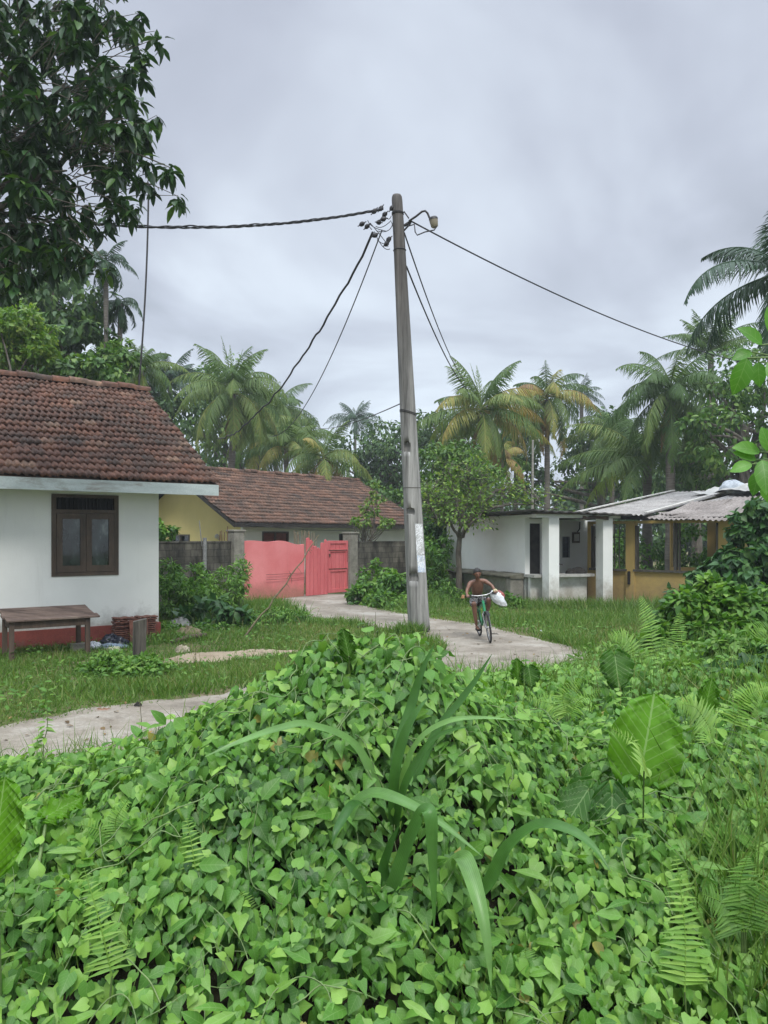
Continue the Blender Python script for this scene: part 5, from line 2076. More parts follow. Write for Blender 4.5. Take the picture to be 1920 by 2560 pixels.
palm('broad low trunkless-looking palm directly behind the broken sheet roof', 1618, 1165, 34, 180, n=22, yellow=.14, base_v=.33, droop=1.15, seed_az=.9, elmin=.0, tr=.22)
palm('very tall dark palm cut off by the right edge of the photo', 1958, 690, 22, 240, n=14, yellow=.12, base_v=.3, droop=1.35, seed_az=1.7, elmax=1.5, elmin=-.75, mat='palm_dark', nl=80, tr=.18)
palm('slim palm with upright fronds between the two right-hand palms', 1777, 880, 36, 105, n=16, yellow=.1, base_v=.3, droop=.9, seed_az=2.0, elmin=.2)
palm('grey-green palm partly hidden behind the full left palm', 690, 1030, 52, 110, n=22, yellow=.14, base_v=.3, droop=1.4, seed_az=1.5)
palm('low palm with long arching fronds rising over the brown roof ridge', 715, 1120, 44, 115, n=18, yellow=.18, base_v=.38, droop=1.4, seed_az=2.8, elmin=-.1)
palm('pale drooping palm between the full left palm and the low arching one', 645, 1075, 47, 118, n=18, yellow=.25, base_v=.42, droop=1.5, seed_az=.6)
palm('palm crown low over the far end of the brown roof ridge', 765, 1105, 50, 92, n=17, yellow=.2, base_v=.38, droop=1.4, seed_az=2.6)
palm('palm half hidden behind the orange-fronded palm at its right', 1290, 1060, 48, 120, n=18, yellow=.25, base_v=.4, droop=1.4, seed_az=1.3)
palm('wide pale palm behind the low palm at the right', 1530, 1090, 44, 120, n=18, yellow=.2, base_v=.4, droop=1.4, seed_az=.2)
palm('palm with upright dark fronds beside the antenna mast', 425, 955, 45, 95, n=16, yellow=.05, base_v=.25, mat='palm_dark', droop=1.1, seed_az=.1, elmin=-.2)
palm('thin palm trunk with sparse crown rising right of the small tree', 1255, 1150, 40, 95, n=10, yellow=.45, base_v=.4, droop=1.6, seed_az=1.1, tr=.1)
palm('feathery dark areca palm in front of the big left tree', 265, 655, 26, 72, n=15, yellow=.0, base_v=.3, mat='palm_dark', droop=1.7, elmin=-.9, elmax=1.2, hang=.5, nl=40, name='areca_palm', group='areca palms', tr=.09)
palm('lower shaggy areca palm with hanging leaves beside the dark tree', 300, 760, 27, 70, n=13, yellow=.1, base_v=.3, mat='palm_dark', droop=1.9, elmin=-.9, elmax=.7, hang=1.0, nl=40, name='areca_palm', group='areca palms', tr=.09)

# ------------------------------------------------------------------ broad-leaved trees
def wb(px, py, d, rx, rz, ry=None):
    """crown lobe given by its place and its size in photo pixels"""
    k = d / FP
    return (W(px, py, d), np.array([rx * k, (ry or rx) * k, rz * k]))


# big overhanging tree on the left: long limbs carrying whorls of drooping leaves
tb = np.array([-8.2, 12.0, 0])
bt = empty('big_tree', tb, 'big dark tree with drooping whorled leaves overhanging the top left corner', 'tree')
gt, gc = Geo(), Geo()
fork = np.array([-7.6, 11.8, 6.2])
tips = []
for px, py, n_, sx, sy in ((60, 60, 52, 120, 90), (200, 60, 44, 90, 80), (300, 60, 5, 45, 45), (90, 220, 55, 110, 80), (260, 230, 36, 75, 70), (330, 190, 9, 40, 60), (60, 380, 50, 90, 80), (200, 330, 40, 90, 60), (330, 310, 26, 50, 50),
                           (360, 400, 9, 30, 40), (300, 420, 12, 40, 30), (410, 430, 6, 50, 35), (330, 500, 9, 60, 35), (120, 480, 38, 95, 60), (60, 580, 45, 80, 60), (190, 560, 26, 60, 45), (120, 640, 26, 70, 40), (230, 640, 8, 40, 40),
                           (380, 60, 4, 30, 40), (350, 110, 3, 25, 40), (450, 490, 2, 15, 15), (-120, 100, 55, 130, 120), (-120, 380, 50, 120, 130), (-60, 600, 35, 80, 80), (20, 690, 26, 60, 50), (180, -120, 40, 170, 80)):
    for k in range(max(2, int(n_ * .92))):
        d = 11 + rng.uniform(-1.5, 1.6)
        tips.append(W(px - 8 + rng.normal(0, .55) * sx, py + rng.normal(0, .55) * sy, d))
tips = np.array(tips)
# limbs: sub-branches collect nearby tips
seeds = tips[rng.choice(len(tips), 46, replace=False)]
own = np.argmin(np.linalg.norm(tips[:, None] - seeds[None], axis=2), 1)
t = np.linspace(0, 1, 9)[:, None]
gt.tube([tb - [0, 0, .3], tb + [0.1, 0, 2], tb + [.3, -.1, 4.2], fork], [.5, .36, .3, .24], 12)
for i, s in enumerate(seeds):
    mem = tips[own == i]
    hub = mem.mean(0) * .75 + fork * .25
    mid = (fork + hub) / 2 + rng.normal(0, .35, 3) + [0, 0, .5]
    C_ = fork * (1 - t) ** 2 + 2 * mid * t * (1 - t) + hub * t * t
    gt.tube(C_, np.linspace(.1, .012, 9), 6, cap=False)
    for q in mem:
        m_ = (hub + q) / 2 + rng.normal(0, .1, 3) + [0, 0, .12]
        gt.tube([m_, (m_ + q) / 2 + [0, 0, .03], q], [.008, .007, .004], 4, cap=False)
for q in tips:
    k = rng.integers(8, 14)
    a = rng.uniform(0, 6.3) + np.arange(k) * 2.4
    el_ = rng.uniform(-1.2, .35, k)
    D = np.stack([np.cos(a) * np.cos(el_), np.sin(a) * np.cos(el_), np.sin(el_) - .25], -1)
    pos = q + rng.normal(0, .03, (k, 3)) - np.array([0, 0, 1]) * rng.uniform(0, .12, k)[:, None]
    NN = N(np.array([0, 0, 1.0]) + .35 * rand_unit(k) + .4 * D)
    L = rng.uniform(.15, .28, k)
    gc.scatter(T_OVAL, pos, frames(D, NN), np.stack([L * .7, L, L], -1), np.where(rng.uniform(0, 1, k) < .004, 1.0, rng.uniform(0, 1, k) ** 1.6 * .93))
gt.build('trunk', M['bark'], bt)
gc.build('crown', M['dark_tree'], bt)

tree('dark_tree', 'dense dark green tree standing behind the white house ridge at the left edge', (-12.4, 27, 0), W(80, 880, 27), [wb(40, 800, 27, 130, 100), wb(160, 760, 27, 110, 90), wb(190, 880, 26, 110, 80), wb(60, 680, 28, 130, 90), wb(-120, 780, 28, 120, 150)],
     .3, M['dark_tree_far'], T_OVAL, .3, 22, 34, droop=.7, group='broad-leaved trees behind the houses')
tree('light_tree', 'yellow-green feathery tree above the left end of the tiled roof', (-10.2, 21.5, 0), W(30, 930, 21.5), [wb(60, 830, 21.5, 75, 55), wb(0, 870, 21.5, 80, 70), wb(90, 880, 21.3, 45, 45), wb(-60, 830, 21.5, 60, 60)],
     .12, M['light_tree'], T_OVAL, .16, 70, 30, droop=.5, group='broad-leaved trees behind the houses')
tree('small_tree', 'bright green shrubby tree just over the ridge right of the light one', (-8.4, 22.5, 0), W(215, 960, 22.5), [wb(250, 925, 22.5, 55, 40), wb(180, 930, 22.5, 60, 35), wb(300, 890, 24, 45, 40)],
     .08, M['mid_tree'], T_OVAL, .2, 60, 28, group='broad-leaved trees behind the houses')
bg = [('dark bushy tree left of the pole behind the brown roof', (960, 1150, 50, [(930, 1110, 85, 65), (1000, 1150, 80, 80), (960, 1210, 90, 70), (880, 1170, 60, 60), (1030, 1080, 50, 45)]), 'dark_tree_far', .3),
      ('dark rounded tree behind the orange-fronded palm', (1120, 1130, 47, [(1080, 1070, 70, 50), (1170, 1110, 90, 70), (1120, 1170, 90, 70), (1280, 1130, 60, 60)]), 'dark_tree_far', .3),
      ('dark tree mass between the brown-skirted palm and the tall green palm', (1500, 1130, 46, [(1480, 1110, 70, 60), (1540, 1090, 70, 70), (1460, 1180, 80, 70), (1560, 1180, 80, 80), (1330, 1190, 60, 60)]), 'dark_tree_far', .3),
      ('tall dark tree behind the ochre building at the right edge', (1860, 1050, 30, [(1830, 960, 90, 90), (1910, 930, 90, 110), (1880, 1080, 110, 90), (1780, 1090, 80, 80), (1800, 1180, 90, 60), (2010, 1000, 110, 150), (1950, 1170, 100, 80)]), 'mid_tree', .24),
      ('leafy tree between the low palm and the right-hand trees', (1740, 1130, 40, [(1730, 1080, 90, 80), (1700, 1180, 100, 60), (1800, 1010, 70, 80)]), 'dark_tree_far', .28),
      ('grey-green tree behind the full left palm', (600, 1040, 56, [(560, 970, 90, 70), (660, 1040, 90, 80), (480, 1010, 80, 80), (600, 1110, 110, 70), (730, 1080, 60, 60)]), 'mid_tree', .32),
      ('dark tree behind the ridge end of the white house', (380, 1000, 46, [(360, 980, 90, 80), (440, 1060, 90, 80), (300, 960, 80, 70)]), 'dark_tree_far', .3),
      ('low tree behind the right gable end of the brown roof', (960, 1250, 40, [(940, 1250, 60, 50), (1000, 1270, 60, 50), (880, 1270, 50, 30)]), 'mid_tree', .22)]
for lab, (px, py, d, bl), mt, ls in bg:
    base = W(px, py, d)
    base[2] = 0
    tree('broad_tree', lab, base, W(px, py + 20, d), [wb(x, y, d + rng.uniform(-2, 2), rx, rz) for x, y, rx, rz in bl], .25, M[mt], T_OVAL, ls, 15, 30, droop=.6, group='broad-leaved trees behind the houses')

# light-leaved small tree in front of the white shop, bare twiggy limbs
sb = np.array([2.33, 24.0, 0])
sb2 = np.array([2.2, 23.0, 0])
root = empty('small_tree', sb2, 'small crooked tree with light green leaves leaning over the white shop roof', 'tree')
gt, gc = Geo(), Geo()
D_ = 23.0
gt.tube([W(1147, 1500, D_), W(1148, 1430, D_), W(1146, 1380, D_), W(1149, 1345, D_)], [.12, .085, .085, .075], 9)
limbs = [[(1149, 1345), (1125, 1310), (1105, 1270), (1085, 1220)], [(1149, 1345), (1150, 1300), (1135, 1240), (1120, 1170)], [(1149, 1345), (1170, 1305), (1195, 1260), (1205, 1190)], [(1149, 1345), (1185, 1300), (1240, 1255), (1290, 1225)],
         [(1170, 1305), (1240, 1268), (1320, 1262), (1390, 1275)], [(1195, 1260), (1250, 1225), (1320, 1230), (1350, 1250)], [(1125, 1310), (1090, 1290), (1065, 1250)], [(1150, 1300), (1175, 1240), (1165, 1180)]]
ends = []
for li, Lm in enumerate(limbs):
    P = np.array([W(x, y, D_ + rng.uniform(-.7, .7)) for x, y in Lm])
    P[0] = W(*Lm[0], D_)
    P = spline(P, 5)
    P += rng.normal(0, .02, P.shape)
    gt.tube(P, np.linspace(.055, .012, len(P)), 6, cap=False)
    ends += list(P[len(P) // 3:] if li not in (4, 5) else P[len(P) // 3::3])
ends = np.array(ends)
for q in ends:
    for k in range(7):
        d_ = rand_unit(1)[0] * [1, 1, .7] + [0, 0, .25]
        tip = q + d_ * rng.uniform(.35, 1.0)
        gt.tube([q, (q + tip) / 2 + rng.normal(0, .05, 3), tip], [.009, .006, .003], 4, cap=False)
        n_ = rng.integers(3, 9)
        s = rng.uniform(.35, 1.05, n_)[:, None]
        pos = q + (tip - q) * s + rng.normal(0, .07, (n_, 3))
        leaves(gc, pos, N(pos - W(1170, 1300, D_)), .12, T_OVAL, .1, 1, droop=.3)
gt.build('trunk', M['bark'], root)
gc.build('crown', M['light_tree'], root)
tree('leafy_shrub_tree', 'dense light green shrubby tree right behind the pole', (1.9, 29, 0), W(1110, 1240, 29), [wb(1090, 1160, 29, 55, 45), wb(1150, 1150, 29, 60, 45), wb(1205, 1185, 29, 50, 40), wb(1100, 1240, 28.5, 60, 50), wb(1180, 1230, 29, 70, 40)],
     .1, M['mid_tree'], T_OVAL, .17, 42, 30, droop=.4, group='broad-leaved trees behind the houses', vlo=.3)
tree('slender_tree', 'slender pale-leaved sapling in front of the right end of the brown roof', (-1.6, 28.5, 0), W(935, 1330, 28.5), [wb(935, 1265, 28.5, 28, 26), wb(905, 1300, 28.3, 30, 16), wb(960, 1310, 28.3, 26, 14), wb(940, 1225, 28.5, 14, 20)],
     .04, M['light_tree'], T_OVAL, .13, 60, 16, droop=.3, twigs=6)
# bare thin trunk standing among the palms
g = Geo()
c = np.array([W(1330, 1250, 33)[0], 33, 0])
g.tube([c, c + [.02, 0, 3], W(1332, 1100, 33)], [.07, .06, .045], 7)
tag(g.build('bare_trunk', noisy('pale_bark', (.22, .21, .18), (.36, .34, .3), 5, .9, .3, stretch=(1, 1, 5)), origin=c), 'thin pale bare trunk standing up above the white shop roof', 'trunk')

# far wood closing the background
g = Geo()
for k in range(95):
    x = rng.uniform(-48, 52)
    y = rng.uniform(60, 74)
    h = 7.2 + 2.2 * mnoise.noise(Vector((x * .09, 3, 1))) + rng.normal(0, .5)
    clumps((x, y, h * .55), (3.4, 2.4, h * .5), 34, 24, .52, g, T_DIAM, 0, .8, droop=.6, wr=1.2)
tag(g.build('far_wood', M['dark_tree_far']), 'dark far-off wood closing the view behind the palms', 'wood', kind='stuff')
# ------------------------------------------------------------------ vine ground cover in the foreground
def hump(x, y):
    z = canopy(x, y)
    n1 = fbm(x, y, 1.1, 2, 3.0) * .075
    n2 = fbm(x, y, 3.2, 2, 8.0) * .1
    k = np.clip(z / .5, 0, 1)
    hole = .27 * np.exp(-(((x - .45) / .14) ** 2 + ((y - 3.12) / .2) ** 2)) + .22 * np.exp(-(((x - .06) / .12) ** 2 + ((y - 3.2) / .16) ** 2)) + .3 * np.exp(-(((x - .9) / .15) ** 2 + ((y - 3.75) / .2) ** 2))
    return z + (n1 + n2) * k - hole


def sample_xy(n, y0, y1, wk=.6, pad=.25, pw=1.0):
    y = y0 + (y1 - y0) * rng.uniform(0, 1, n) ** pw
    x = rng.uniform(-1, 1, n) * (wk * y + pad)
    return x, y


def slope(x, y, f=hump, e=.12):
    gx_ = (f(x + e, y) - f(x - e, y)) / (2 * e)
    gy_ = (f(x, y + e) - f(x, y - e)) / (2 * e)
    return N(np.stack([-gx_, -gy_, np.ones_like(gx_)], -1))


g = Geo()
bands = [(1.9, 2.8, 5600, .08), (2.8, 3.7, 15000, .082), (3.7, 4.8, 13500, .086), (4.8, 7.0, 10500, .088), (7.0, 10.8, 5500, .1)]
for y0, y1, n, sz in bands:
    x, y = sample_xy(n, y0, y1, .6, .3)
    z = hump(x, y)
    ld = lane_dist(x, y)
    keep = (z > .06 + rng.uniform(0, .14, n)) & (ld > rng.uniform(-.1, .3, n))
    keep &= ~((x > .8) & (y > 6.5) & (rng.uniform(0, 1, n) < .55))
    x, y, z = x[keep], y[keep], z[keep]
    n = len(x)
    nr = slope(x, y)
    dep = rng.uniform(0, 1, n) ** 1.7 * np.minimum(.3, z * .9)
    P = np.stack([x, y, z], -1) + nr * (.03 - dep)[:, None] + rng.normal(0, .012, (n, 3))
    az_ = rng.uniform(0, 2 * math.pi, n)
    d = N(np.stack([np.cos(az_) * .7, np.sin(az_) * .55 - .3, np.full(n, -.75)], -1) + nr * [1, 1, 0] * .9)
    nn = N(nr + np.array([0, -.3, .35]) + .42 * rand_unit(n))
    s = sz * .72 * rng.uniform(.42, 1.35, n)
    pv = fbm(x, y, .9, 2, 5.0)
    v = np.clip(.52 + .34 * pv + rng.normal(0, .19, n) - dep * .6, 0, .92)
    v[rng.uniform(0, 1, n) < .004] = 1.0
    s3 = np.stack([s * rng.uniform(.72, 1.05, n), s, s * rng.uniform(.3, 2.0, n)], -1)
    kind = rng.integers(0, 10, n)
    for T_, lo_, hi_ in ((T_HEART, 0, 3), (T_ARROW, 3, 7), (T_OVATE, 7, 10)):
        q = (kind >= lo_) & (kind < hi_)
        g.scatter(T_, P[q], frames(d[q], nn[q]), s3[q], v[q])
# the cover goes on beyond both sides of the view
n = 15000
y = rng.uniform(1.2, 10.5, n)
x = np.where(rng.uniform(0, 1, n) < .5, -1, 1) * (.6 * y + .25 + 2.9 * rng.uniform(0, 1, n) ** 1.2)
y = np.where(rng.uniform(0, 1, n) < .15, rng.uniform(-.6, 1.6, n), y)
z = hump(x, y)
k = (z > .08) & (lane_dist(x, y) > .1)
x, y, z = x[k], y[k], z[k]
n = len(x)
nr = slope(x, y)
az_ = rng.uniform(0, 6.3, n)
g.scatter(T_HEART, np.stack([x, y, z], -1) - nr * (rng.uniform(0, .2, n) ** 1.5)[:, None], frames(np.stack([np.cos(az_), np.sin(az_), np.full(n, -.6)], -1) + nr * [1, 1, 0], N(nr + .4 * rand_unit(n))), rng.uniform(.06, .12, n), np.clip(.5 + rng.normal(0, .2, n), 0, .92))
# mixed-in oval weeds and small pale new growth
for y0, y1, n, sz, T, vo in ((2.0, 5.5, 2600, .05, T_HEART, .78), (2.0, 6.5, 1500, .09, T_OVAL, .45), (6, 11.5, 9000, .075, T_OVAL, .62), (2.0, 5.5, 900, .12, T_LANCE, .6)):
    x, y = sample_xy(n, y0, y1, .6, .3)
    z = hump(x, y)
    keep = (z > .1) & (lane_dist(x, y) > .1) & ((y < 6) | (x > .2))
    x, y, z = x[keep], y[keep], z[keep]
    n = len(x)
    nr = slope(x, y)
    P = np.stack([x, y, z], -1) + nr * rng.uniform(-.06, .07, n)[:, None]
    d = N(rand_unit(n) * [1, 1, .5] + nr * .5)
    s = sz * rng.uniform(.5, 1.3, n)
    g.scatter(T, P, frames(d, N(nr + .5 * rand_unit(n) + [0, -.3, .3])), s, np.clip(vo + rng.normal(0, .14, n), 0, .92))
n = 60
x, y = sample_xy(n, 2.5, 6, .55, .2)
g.scatter(T_OVATE, np.stack([x, y, hump(x, y) - .01], -1), frames(rand_unit(n), N([0, -.4, 1.0] + .5 * rand_unit(n))), np.full(n, .07) * rng.uniform(.5, 1.2, n), 1.0)
vine = g.build('vine_cover', M['vine'])
tag(vine, 'heart-leaved green creeper smothering the foreground mound', 'creeper', kind='stuff')

# runners and tendrils lying over the leaves
g = Geo()
for k in range(230):
    x, y = sample_xy(1, 2.4, 5.2, .5, .1)
    a = rng.uniform(0, 6.3)
    pts = []
    cx, cy = x[0], y[0]
    lift = rng.uniform(-.04, .05)
    m_ = rng.integers(5, 13)
    for i in range(m_):
        a += rng.normal(0, .45)
        cx += .05 * math.cos(a)
        cy += .05 * math.sin(a)
        z = hump(np.array([cx]), np.array([cy]))[0]
        if z < .1:
            break
        pts.append((cx, cy, z + lift + .05 * math.sin(i * math.pi / m_) + rng.normal(0, .006)))
    if len(pts) > 3:
        g.tube(spline(pts, 3), rng.uniform(.0014, .0032), 4, v=rng.uniform(.3, 1), cap=False)
tag(g.build('vine_runners', M['green_stem']), 'thin pale runners and tendrils of the creeper', 'creeper stems', kind='stuff')

# ------------------------------------------------------------------ grass
T_GRASS = (np.array([(-.5, 0, 0), (.5, 0, 0), (-.36, .55, -.06), (.36, .55, -.06), (0, 1, -.34)], float), np.array([0, 1, 3, 2, 2, 3, 4]), np.array([4, 3]), np.array([(0, 0), (1, 0), (0, .5), (1, .5), (.5, 1)], float))


def blades(g, x, y, z, h, w, v, lean=.45):
    n = len(x)
    d = N(np.stack([rng.normal(0, lean, n), rng.normal(0, lean, n), np.ones(n)], -1))
    nn = N(np.stack([rng.normal(0, 1, n), rng.normal(0, 1, n), rng.uniform(0, .6, n)], -1))
    g.scatter(T_GRASS, np.stack([x, y, z], -1), frames(d, nn), np.stack([w, h, h], -1), v)


def in_house(x, y):
    r = np.stack([x + 4.43, y - 15.1], -1)
    t_, b_ = r @ FH.a[:2], r @ FH.b[:2]
    a = (t_ < .05) & (b_ > -.05)
    r = np.stack([x + 2.63, y - 25.4], -1)
    a |= (r @ FG.b[:2] > -.2) & (r @ FG.a[:2] < 9)
    r = np.stack([x - 4.0, y - 21.8], -1)
    a |= (r @ FS.a[:2] > -.05) & (r @ FS.b[:2] > -.3)
    r = np.stack([x - 6.19, y - 23.2], -1)
    a |= (r @ FO.b[:2] > -.05)
    return a


g = Geo()
n = 275000
y = 6.2 + 18.5 * rng.uniform(0, 1, n) ** 1.15
x = rng.uniform(-1, 1, n) * (.56 * y + 1.6)
ld = lane_dist(x, y)
pd = patch_dist(x, y)
mown = fbm(x, y, .45, 3, 2.0)
keep = (ld > rng.uniform(-.3, .12, n)) & (canopy(x, y) < .3) & ~in_house(x, y)
keep &= (pd > rng.uniform(-.15, .12, n)) | (rng.uniform(0, 1, n) < .05)
keep &= (mown + rng.normal(0, .28, n)) > -.42
x, y, ld, mown = x[keep], y[keep], ld[keep], mown[keep]
n = len(x)
tall = sstep(.3, 3.2, x - .1 * y) * sstep(13, 16, y) * .6 + .35 * np.clip(mown, 0, 1)
h = (.05 + .075 * rng.uniform(0, 1, n) + .1 * tall * rng.uniform(.3, 1.2, n)) * (1 - .45 * np.exp(-(np.clip(ld, 0, 9) / .35) ** 2))
w = .006 + .0006 * y
blades(g, x, y, np.full(n, -.01), h, w * rng.uniform(.7, 1.4, n), np.clip(.5 + .3 * mown + rng.normal(0, .17, n) + .8 * tall * (rng.uniform(0, 1, n) < .45), 0, 1))
# rough tufts along walls, pole foot and post
for (cx, cy, rx, ry, nn_, hh) in ((.75, 15.7, .5, .3, 2600, .3), (-3.73, 11.6, .3, .2, 300, .25), (2.6, 23.4, .7, .8, 1500, .4), (3.7, 21.4, .9, .5, 1600, .35), (5.2, 20.6, 1.6, .5, 2600, .4), (7.6, 19.9, 1.4, .7, 2200, .5),
                                    (-4.2, 14.6, .6, .4, 700, .25), (-3.0, 9.9, 1.8, .5, 1100, .22), (-1.2, 10.6, 1.0, .5, 800, .25), (1.0, 13.6, .5, 1.2, 900, .25), (3.3, 14.2, .5, 1.2, 1200, .3), (-.8, 17.2, 1.0, .5, 900, .25), (-.6, 24.5, .9, 1.2, 1600, .3), (4.6, 17.5, 1.8, 1.8, 5000, .3), (-3.2, 20.5, 1.6, 1.6, 3500, .4), (.9, 22.5, 1.0, 1.5, 2600, .4)):
    x = cx + rng.normal(0, .55, nn_) * rx
    y = cy + rng.normal(0, .55, nn_) * ry
    k = lane_dist(x, y) > -.05
    k &= ~in_house(x, y) | (nn_ == 300)
    x, y = x[k], y[k]
    n = len(x)
    blades(g, x, y, np.full(n, -.02), hh * rng.uniform(.35, 1.15, n), np.full(n, .016) * rng.uniform(.7, 1.5, n), np.clip(.5 + rng.normal(0, .2, n), 0, 1), .35)
tag(g.build('grass', M['grass']), 'short rough grass over the yard and verges', 'grass', kind='stuff')

# broad-leaved lawn weeds, dry seed stalks and fallen leaves
g = Geo()
n = 9000
y = 7 + 16 * rng.uniform(0, 1, n) ** 1.2
x = rng.uniform(-1, 1, n) * (.55 * y + .3)
wn = fbm(x, y, .8, 3, 6.0)
k = (lane_dist(x, y) > .0) & (canopy(x, y) < .3) & ~in_house(x, y) & (patch_dist(x, y) > -.1) & (wn > .02)
x, y, wn = x[k], y[k], wn[k]
n = len(x)
az_ = rng.uniform(0, 6.3, n)
g.scatter(T_OVAL, np.stack([x, y, rng.uniform(.02, .16, n)], -1), frames(np.stack([np.cos(az_), np.sin(az_), rng.uniform(-.3, .7, n)], -1), N([0, -.2, 1.0] + .35 * rand_unit(n))), rng.uniform(.05, .11, n), np.clip(.55 + rng.normal(0, .2, n), 0, 1))
tag(g.build('lawn_weeds', M['weed']), 'low broad-leaved weeds scattered through the grass', 'weeds', kind='stuff')
g = Geo()
n = 2600
y = 8 + 15 * rng.uniform(0, 1, n)
x = rng.uniform(-1, 1, n) * (.55 * y + .3)
k = (lane_dist(x, y) > .1) & (canopy(x, y) < .3) & ~in_house(x, y) & (patch_dist(x, y) > -.2) & ((fbm(x, y, .6, 2, 1.0) > .05) | (x > 2.5))
x, y = x[k], y[k]
n = len(x)
blades(g, x, y, np.full(n, 0.0), rng.uniform(.18, .42, n), np.full(n, .008), np.where(rng.uniform(0, 1, n) < .5, .98, .75), .25)
tag(g.build('seed_stalks', M['grass']), 'thin dry seed stalks standing above the grass', 'seed stalks', kind='stuff')
g = Geo()
n = 520
y = 7.4 + 14 * rng.uniform(0, 1, n) ** 1.3
x = rng.uniform(-1, 1, n) * (.52 * y)
k = ((lane_dist(x, y) < .35) | (patch_dist(x, y) < .3)) & (canopy(x, y) < .2)
x, y = x[k], y[k]
n = len(x)
az_ = rng.uniform(0, 6.3, n)
g.scatter(T_OVAL, np.stack([x, y, np.full(n, .035)], -1), frames(np.stack([np.cos(az_), np.sin(az_), rng.normal(0, .15, n)], -1), N([0, 0, 1.0] + .25 * rand_unit(n))), rng.uniform(.04, .1, n), rng.uniform(0, 1, n))
tag(g.build('fallen_leaves', leafmat('dead_leaf', [(0, (.06, .04, .02)), (.6, (.16, .1, .045)), (1, (.3, .2, .08))], .8, .1)), 'fallen brown leaves lying along the lane', 'fallen leaves', kind='stuff')

# taller grass and fine weeds growing through the creeper
g = Geo()
for (cx, cy, rx, ry, nn_, hh, ww) in ((-1.72, 5.7, .3, .3, 420, .4, .008), (-2.4, 5.6, .9, .5, 420, .3, .007), (1.5, 3.05, .22, .25, 420, .5, .009), (1.75, 3.4, .25, .3, 300, .45, .009), (.5, 8.0, 1.6, 1.6, 1800, .35, .008), (2.6, 7.5, 1.6, 1.6, 1500, .36, .008), (3.4, 9.6, 1.6, 1.2, 1300, .36, .01),
                                        (2.4, 5.4, .9, .9, 900, .35, .007), (-.6, 3.6, .7, .5, 200, .22, .005), (.2, 4.6, .8, .5, 350, .3, .006), (-1.4, 4.6, .7, .7, 420, .28, .006), (.4, 2.8, .2, .2, 160, .22, .005), (1.3, 3.9, .5, .4, 260, .3, .006), (-.9, 3.0, .5, .3, 120, .25, .005), (-2.2, 6.6, 1.6, .3, 700, .35, .009), (-3.2, 5.8, .8, .4, 400, .4, .009)):
    x = cx + rng.normal(0, .6, nn_) * rx
    y = cy + rng.normal(0, .6, nn_) * ry
    k = lane_dist(x, y) > .05
    x, y = x[k], y[k]
    n = len(x)
    blades(g, x, y, np.maximum(hump(x, y) - .14, 0), hh * rng.uniform(.35, 1.2, n), np.full(n, ww) * rng.uniform(.7, 1.5, n), np.clip(.62 + rng.normal(0, .16, n), 0, .92), .3)
tag(g.build('tall_grass', M['grass']), 'taller grass blades growing up through the creeper', 'grass', kind='stuff')


# ------------------------------------------------------------------ shrubs and weeds, each a plant of its own
def shrub(lab, blobs, mat, T, size, nclump=50, nleaf=26, name='weed_bush', group='weedy bushes', stems=7, ground=None, cat='bush', **kw):
    c0, r0 = blobs[0]
    gz_ = 0.0 if ground is None else ground
    base = np.array([c0[0], c0[1], gz_])
    root = empty(name, base, lab, cat, group)
    gs, gc = Geo(), Geo()
    for c, r in blobs:
        r = np.broadcast_to(np.asarray(r, float), (3,))
        cc = clumps(c, r, max(5, int(nclump * r.mean() ** 1.4)), nleaf, size, gc, T, **kw)
        for q in list(cc[:stems]) + [np.asarray(c)]:
            b_ = np.array([c[0] + rng.normal(0, .25) * r[0], c[1] + rng.normal(0, .25) * r[1], gz_ - .05])
            m_ = (b_ + q) / 2 + rng.normal(0, .06, 3)
            gs.tube([b_, m_, q], [.014, .01, .005], 5, cap=False)
    gs.build('stem', M['green_stem'], root)
    gc.build('foliage', M[mat], root)
    return root


shrub('tall feathery weeds against the dark block wall, nearest the white house', [wb(430, 1490, 18.5, 40, 55), wb(420, 1440, 19, 25, 40)], 'weed', T_LANCE, .13, 110, 30, droop=.25)
shrub('tall light green weeds in front of the left gate post', [wb(560, 1470, 19, 45, 60), wb(600, 1440, 19.3, 22, 50), wb(520, 1500, 18.6, 45, 45)], 'weed', T_LANCE, .13, 110, 30, droop=.25, vlo=.3)
shrub('leafy weed between the iron pipe and the tall weeds by the wall', [wb(485, 1460, 19.5, 40, 55), wb(470, 1500, 18.8, 45, 45)], 'weed', T_OVAL, .12, 90, 26, droop=.3, vlo=.15)
shrub('dark broad-leaved plant low in the weeds left of the gate', [wb(530, 1530, 17.2, 50, 32), wb(590, 1545, 17.0, 35, 25), wb(480, 1545, 17.2, 35, 25)], 'weed_dark', T_OVAL, .24, 46, 14, droop=.5)
shrub('low weeds spreading out below the pink panel', [wb(680, 1545, 17.5, 45, 28), wb(740, 1545, 17.8, 40, 25), wb(630, 1560, 17, 40, 22)], 'weed', T_LANCE, .11, 110, 24, droop=.2)
shrub('low ragged weeds in front of the white house corner', [wb(430, 1575, 16, 40, 18), wb(530, 1580, 16, 45, 20)], 'weed', T_OVAL, .09, 110, 24, droop=.2)
shrub('rounded bush between the right gate post and the pole', [wb(940, 1450, 23, 45, 45), wb(985, 1470, 22.5, 40, 45), wb(900, 1490, 22.5, 35, 25), wb(960, 1500, 21.8, 60, 25)], 'weed', T_OVAL, .15, 80, 28, droop=.4)
shrub('rank green weeds growing against the left end of the white shop', [wb(1075, 1430, 25, 45, 70), wb(1100, 1370, 26, 35, 55), wb(1110, 1480, 24, 45, 40)], 'weed', T_LANCE, .2, 60, 26, droop=.5)
shrub('thick bush behind the pole at its right side', [wb(1090, 1320, 27.5, 45, 45), wb(1075, 1390, 26.5, 35, 50), wb(1130, 1300, 28, 40, 30)], 'weed_dark', T_OVAL, .18, 60, 26, droop=.5)
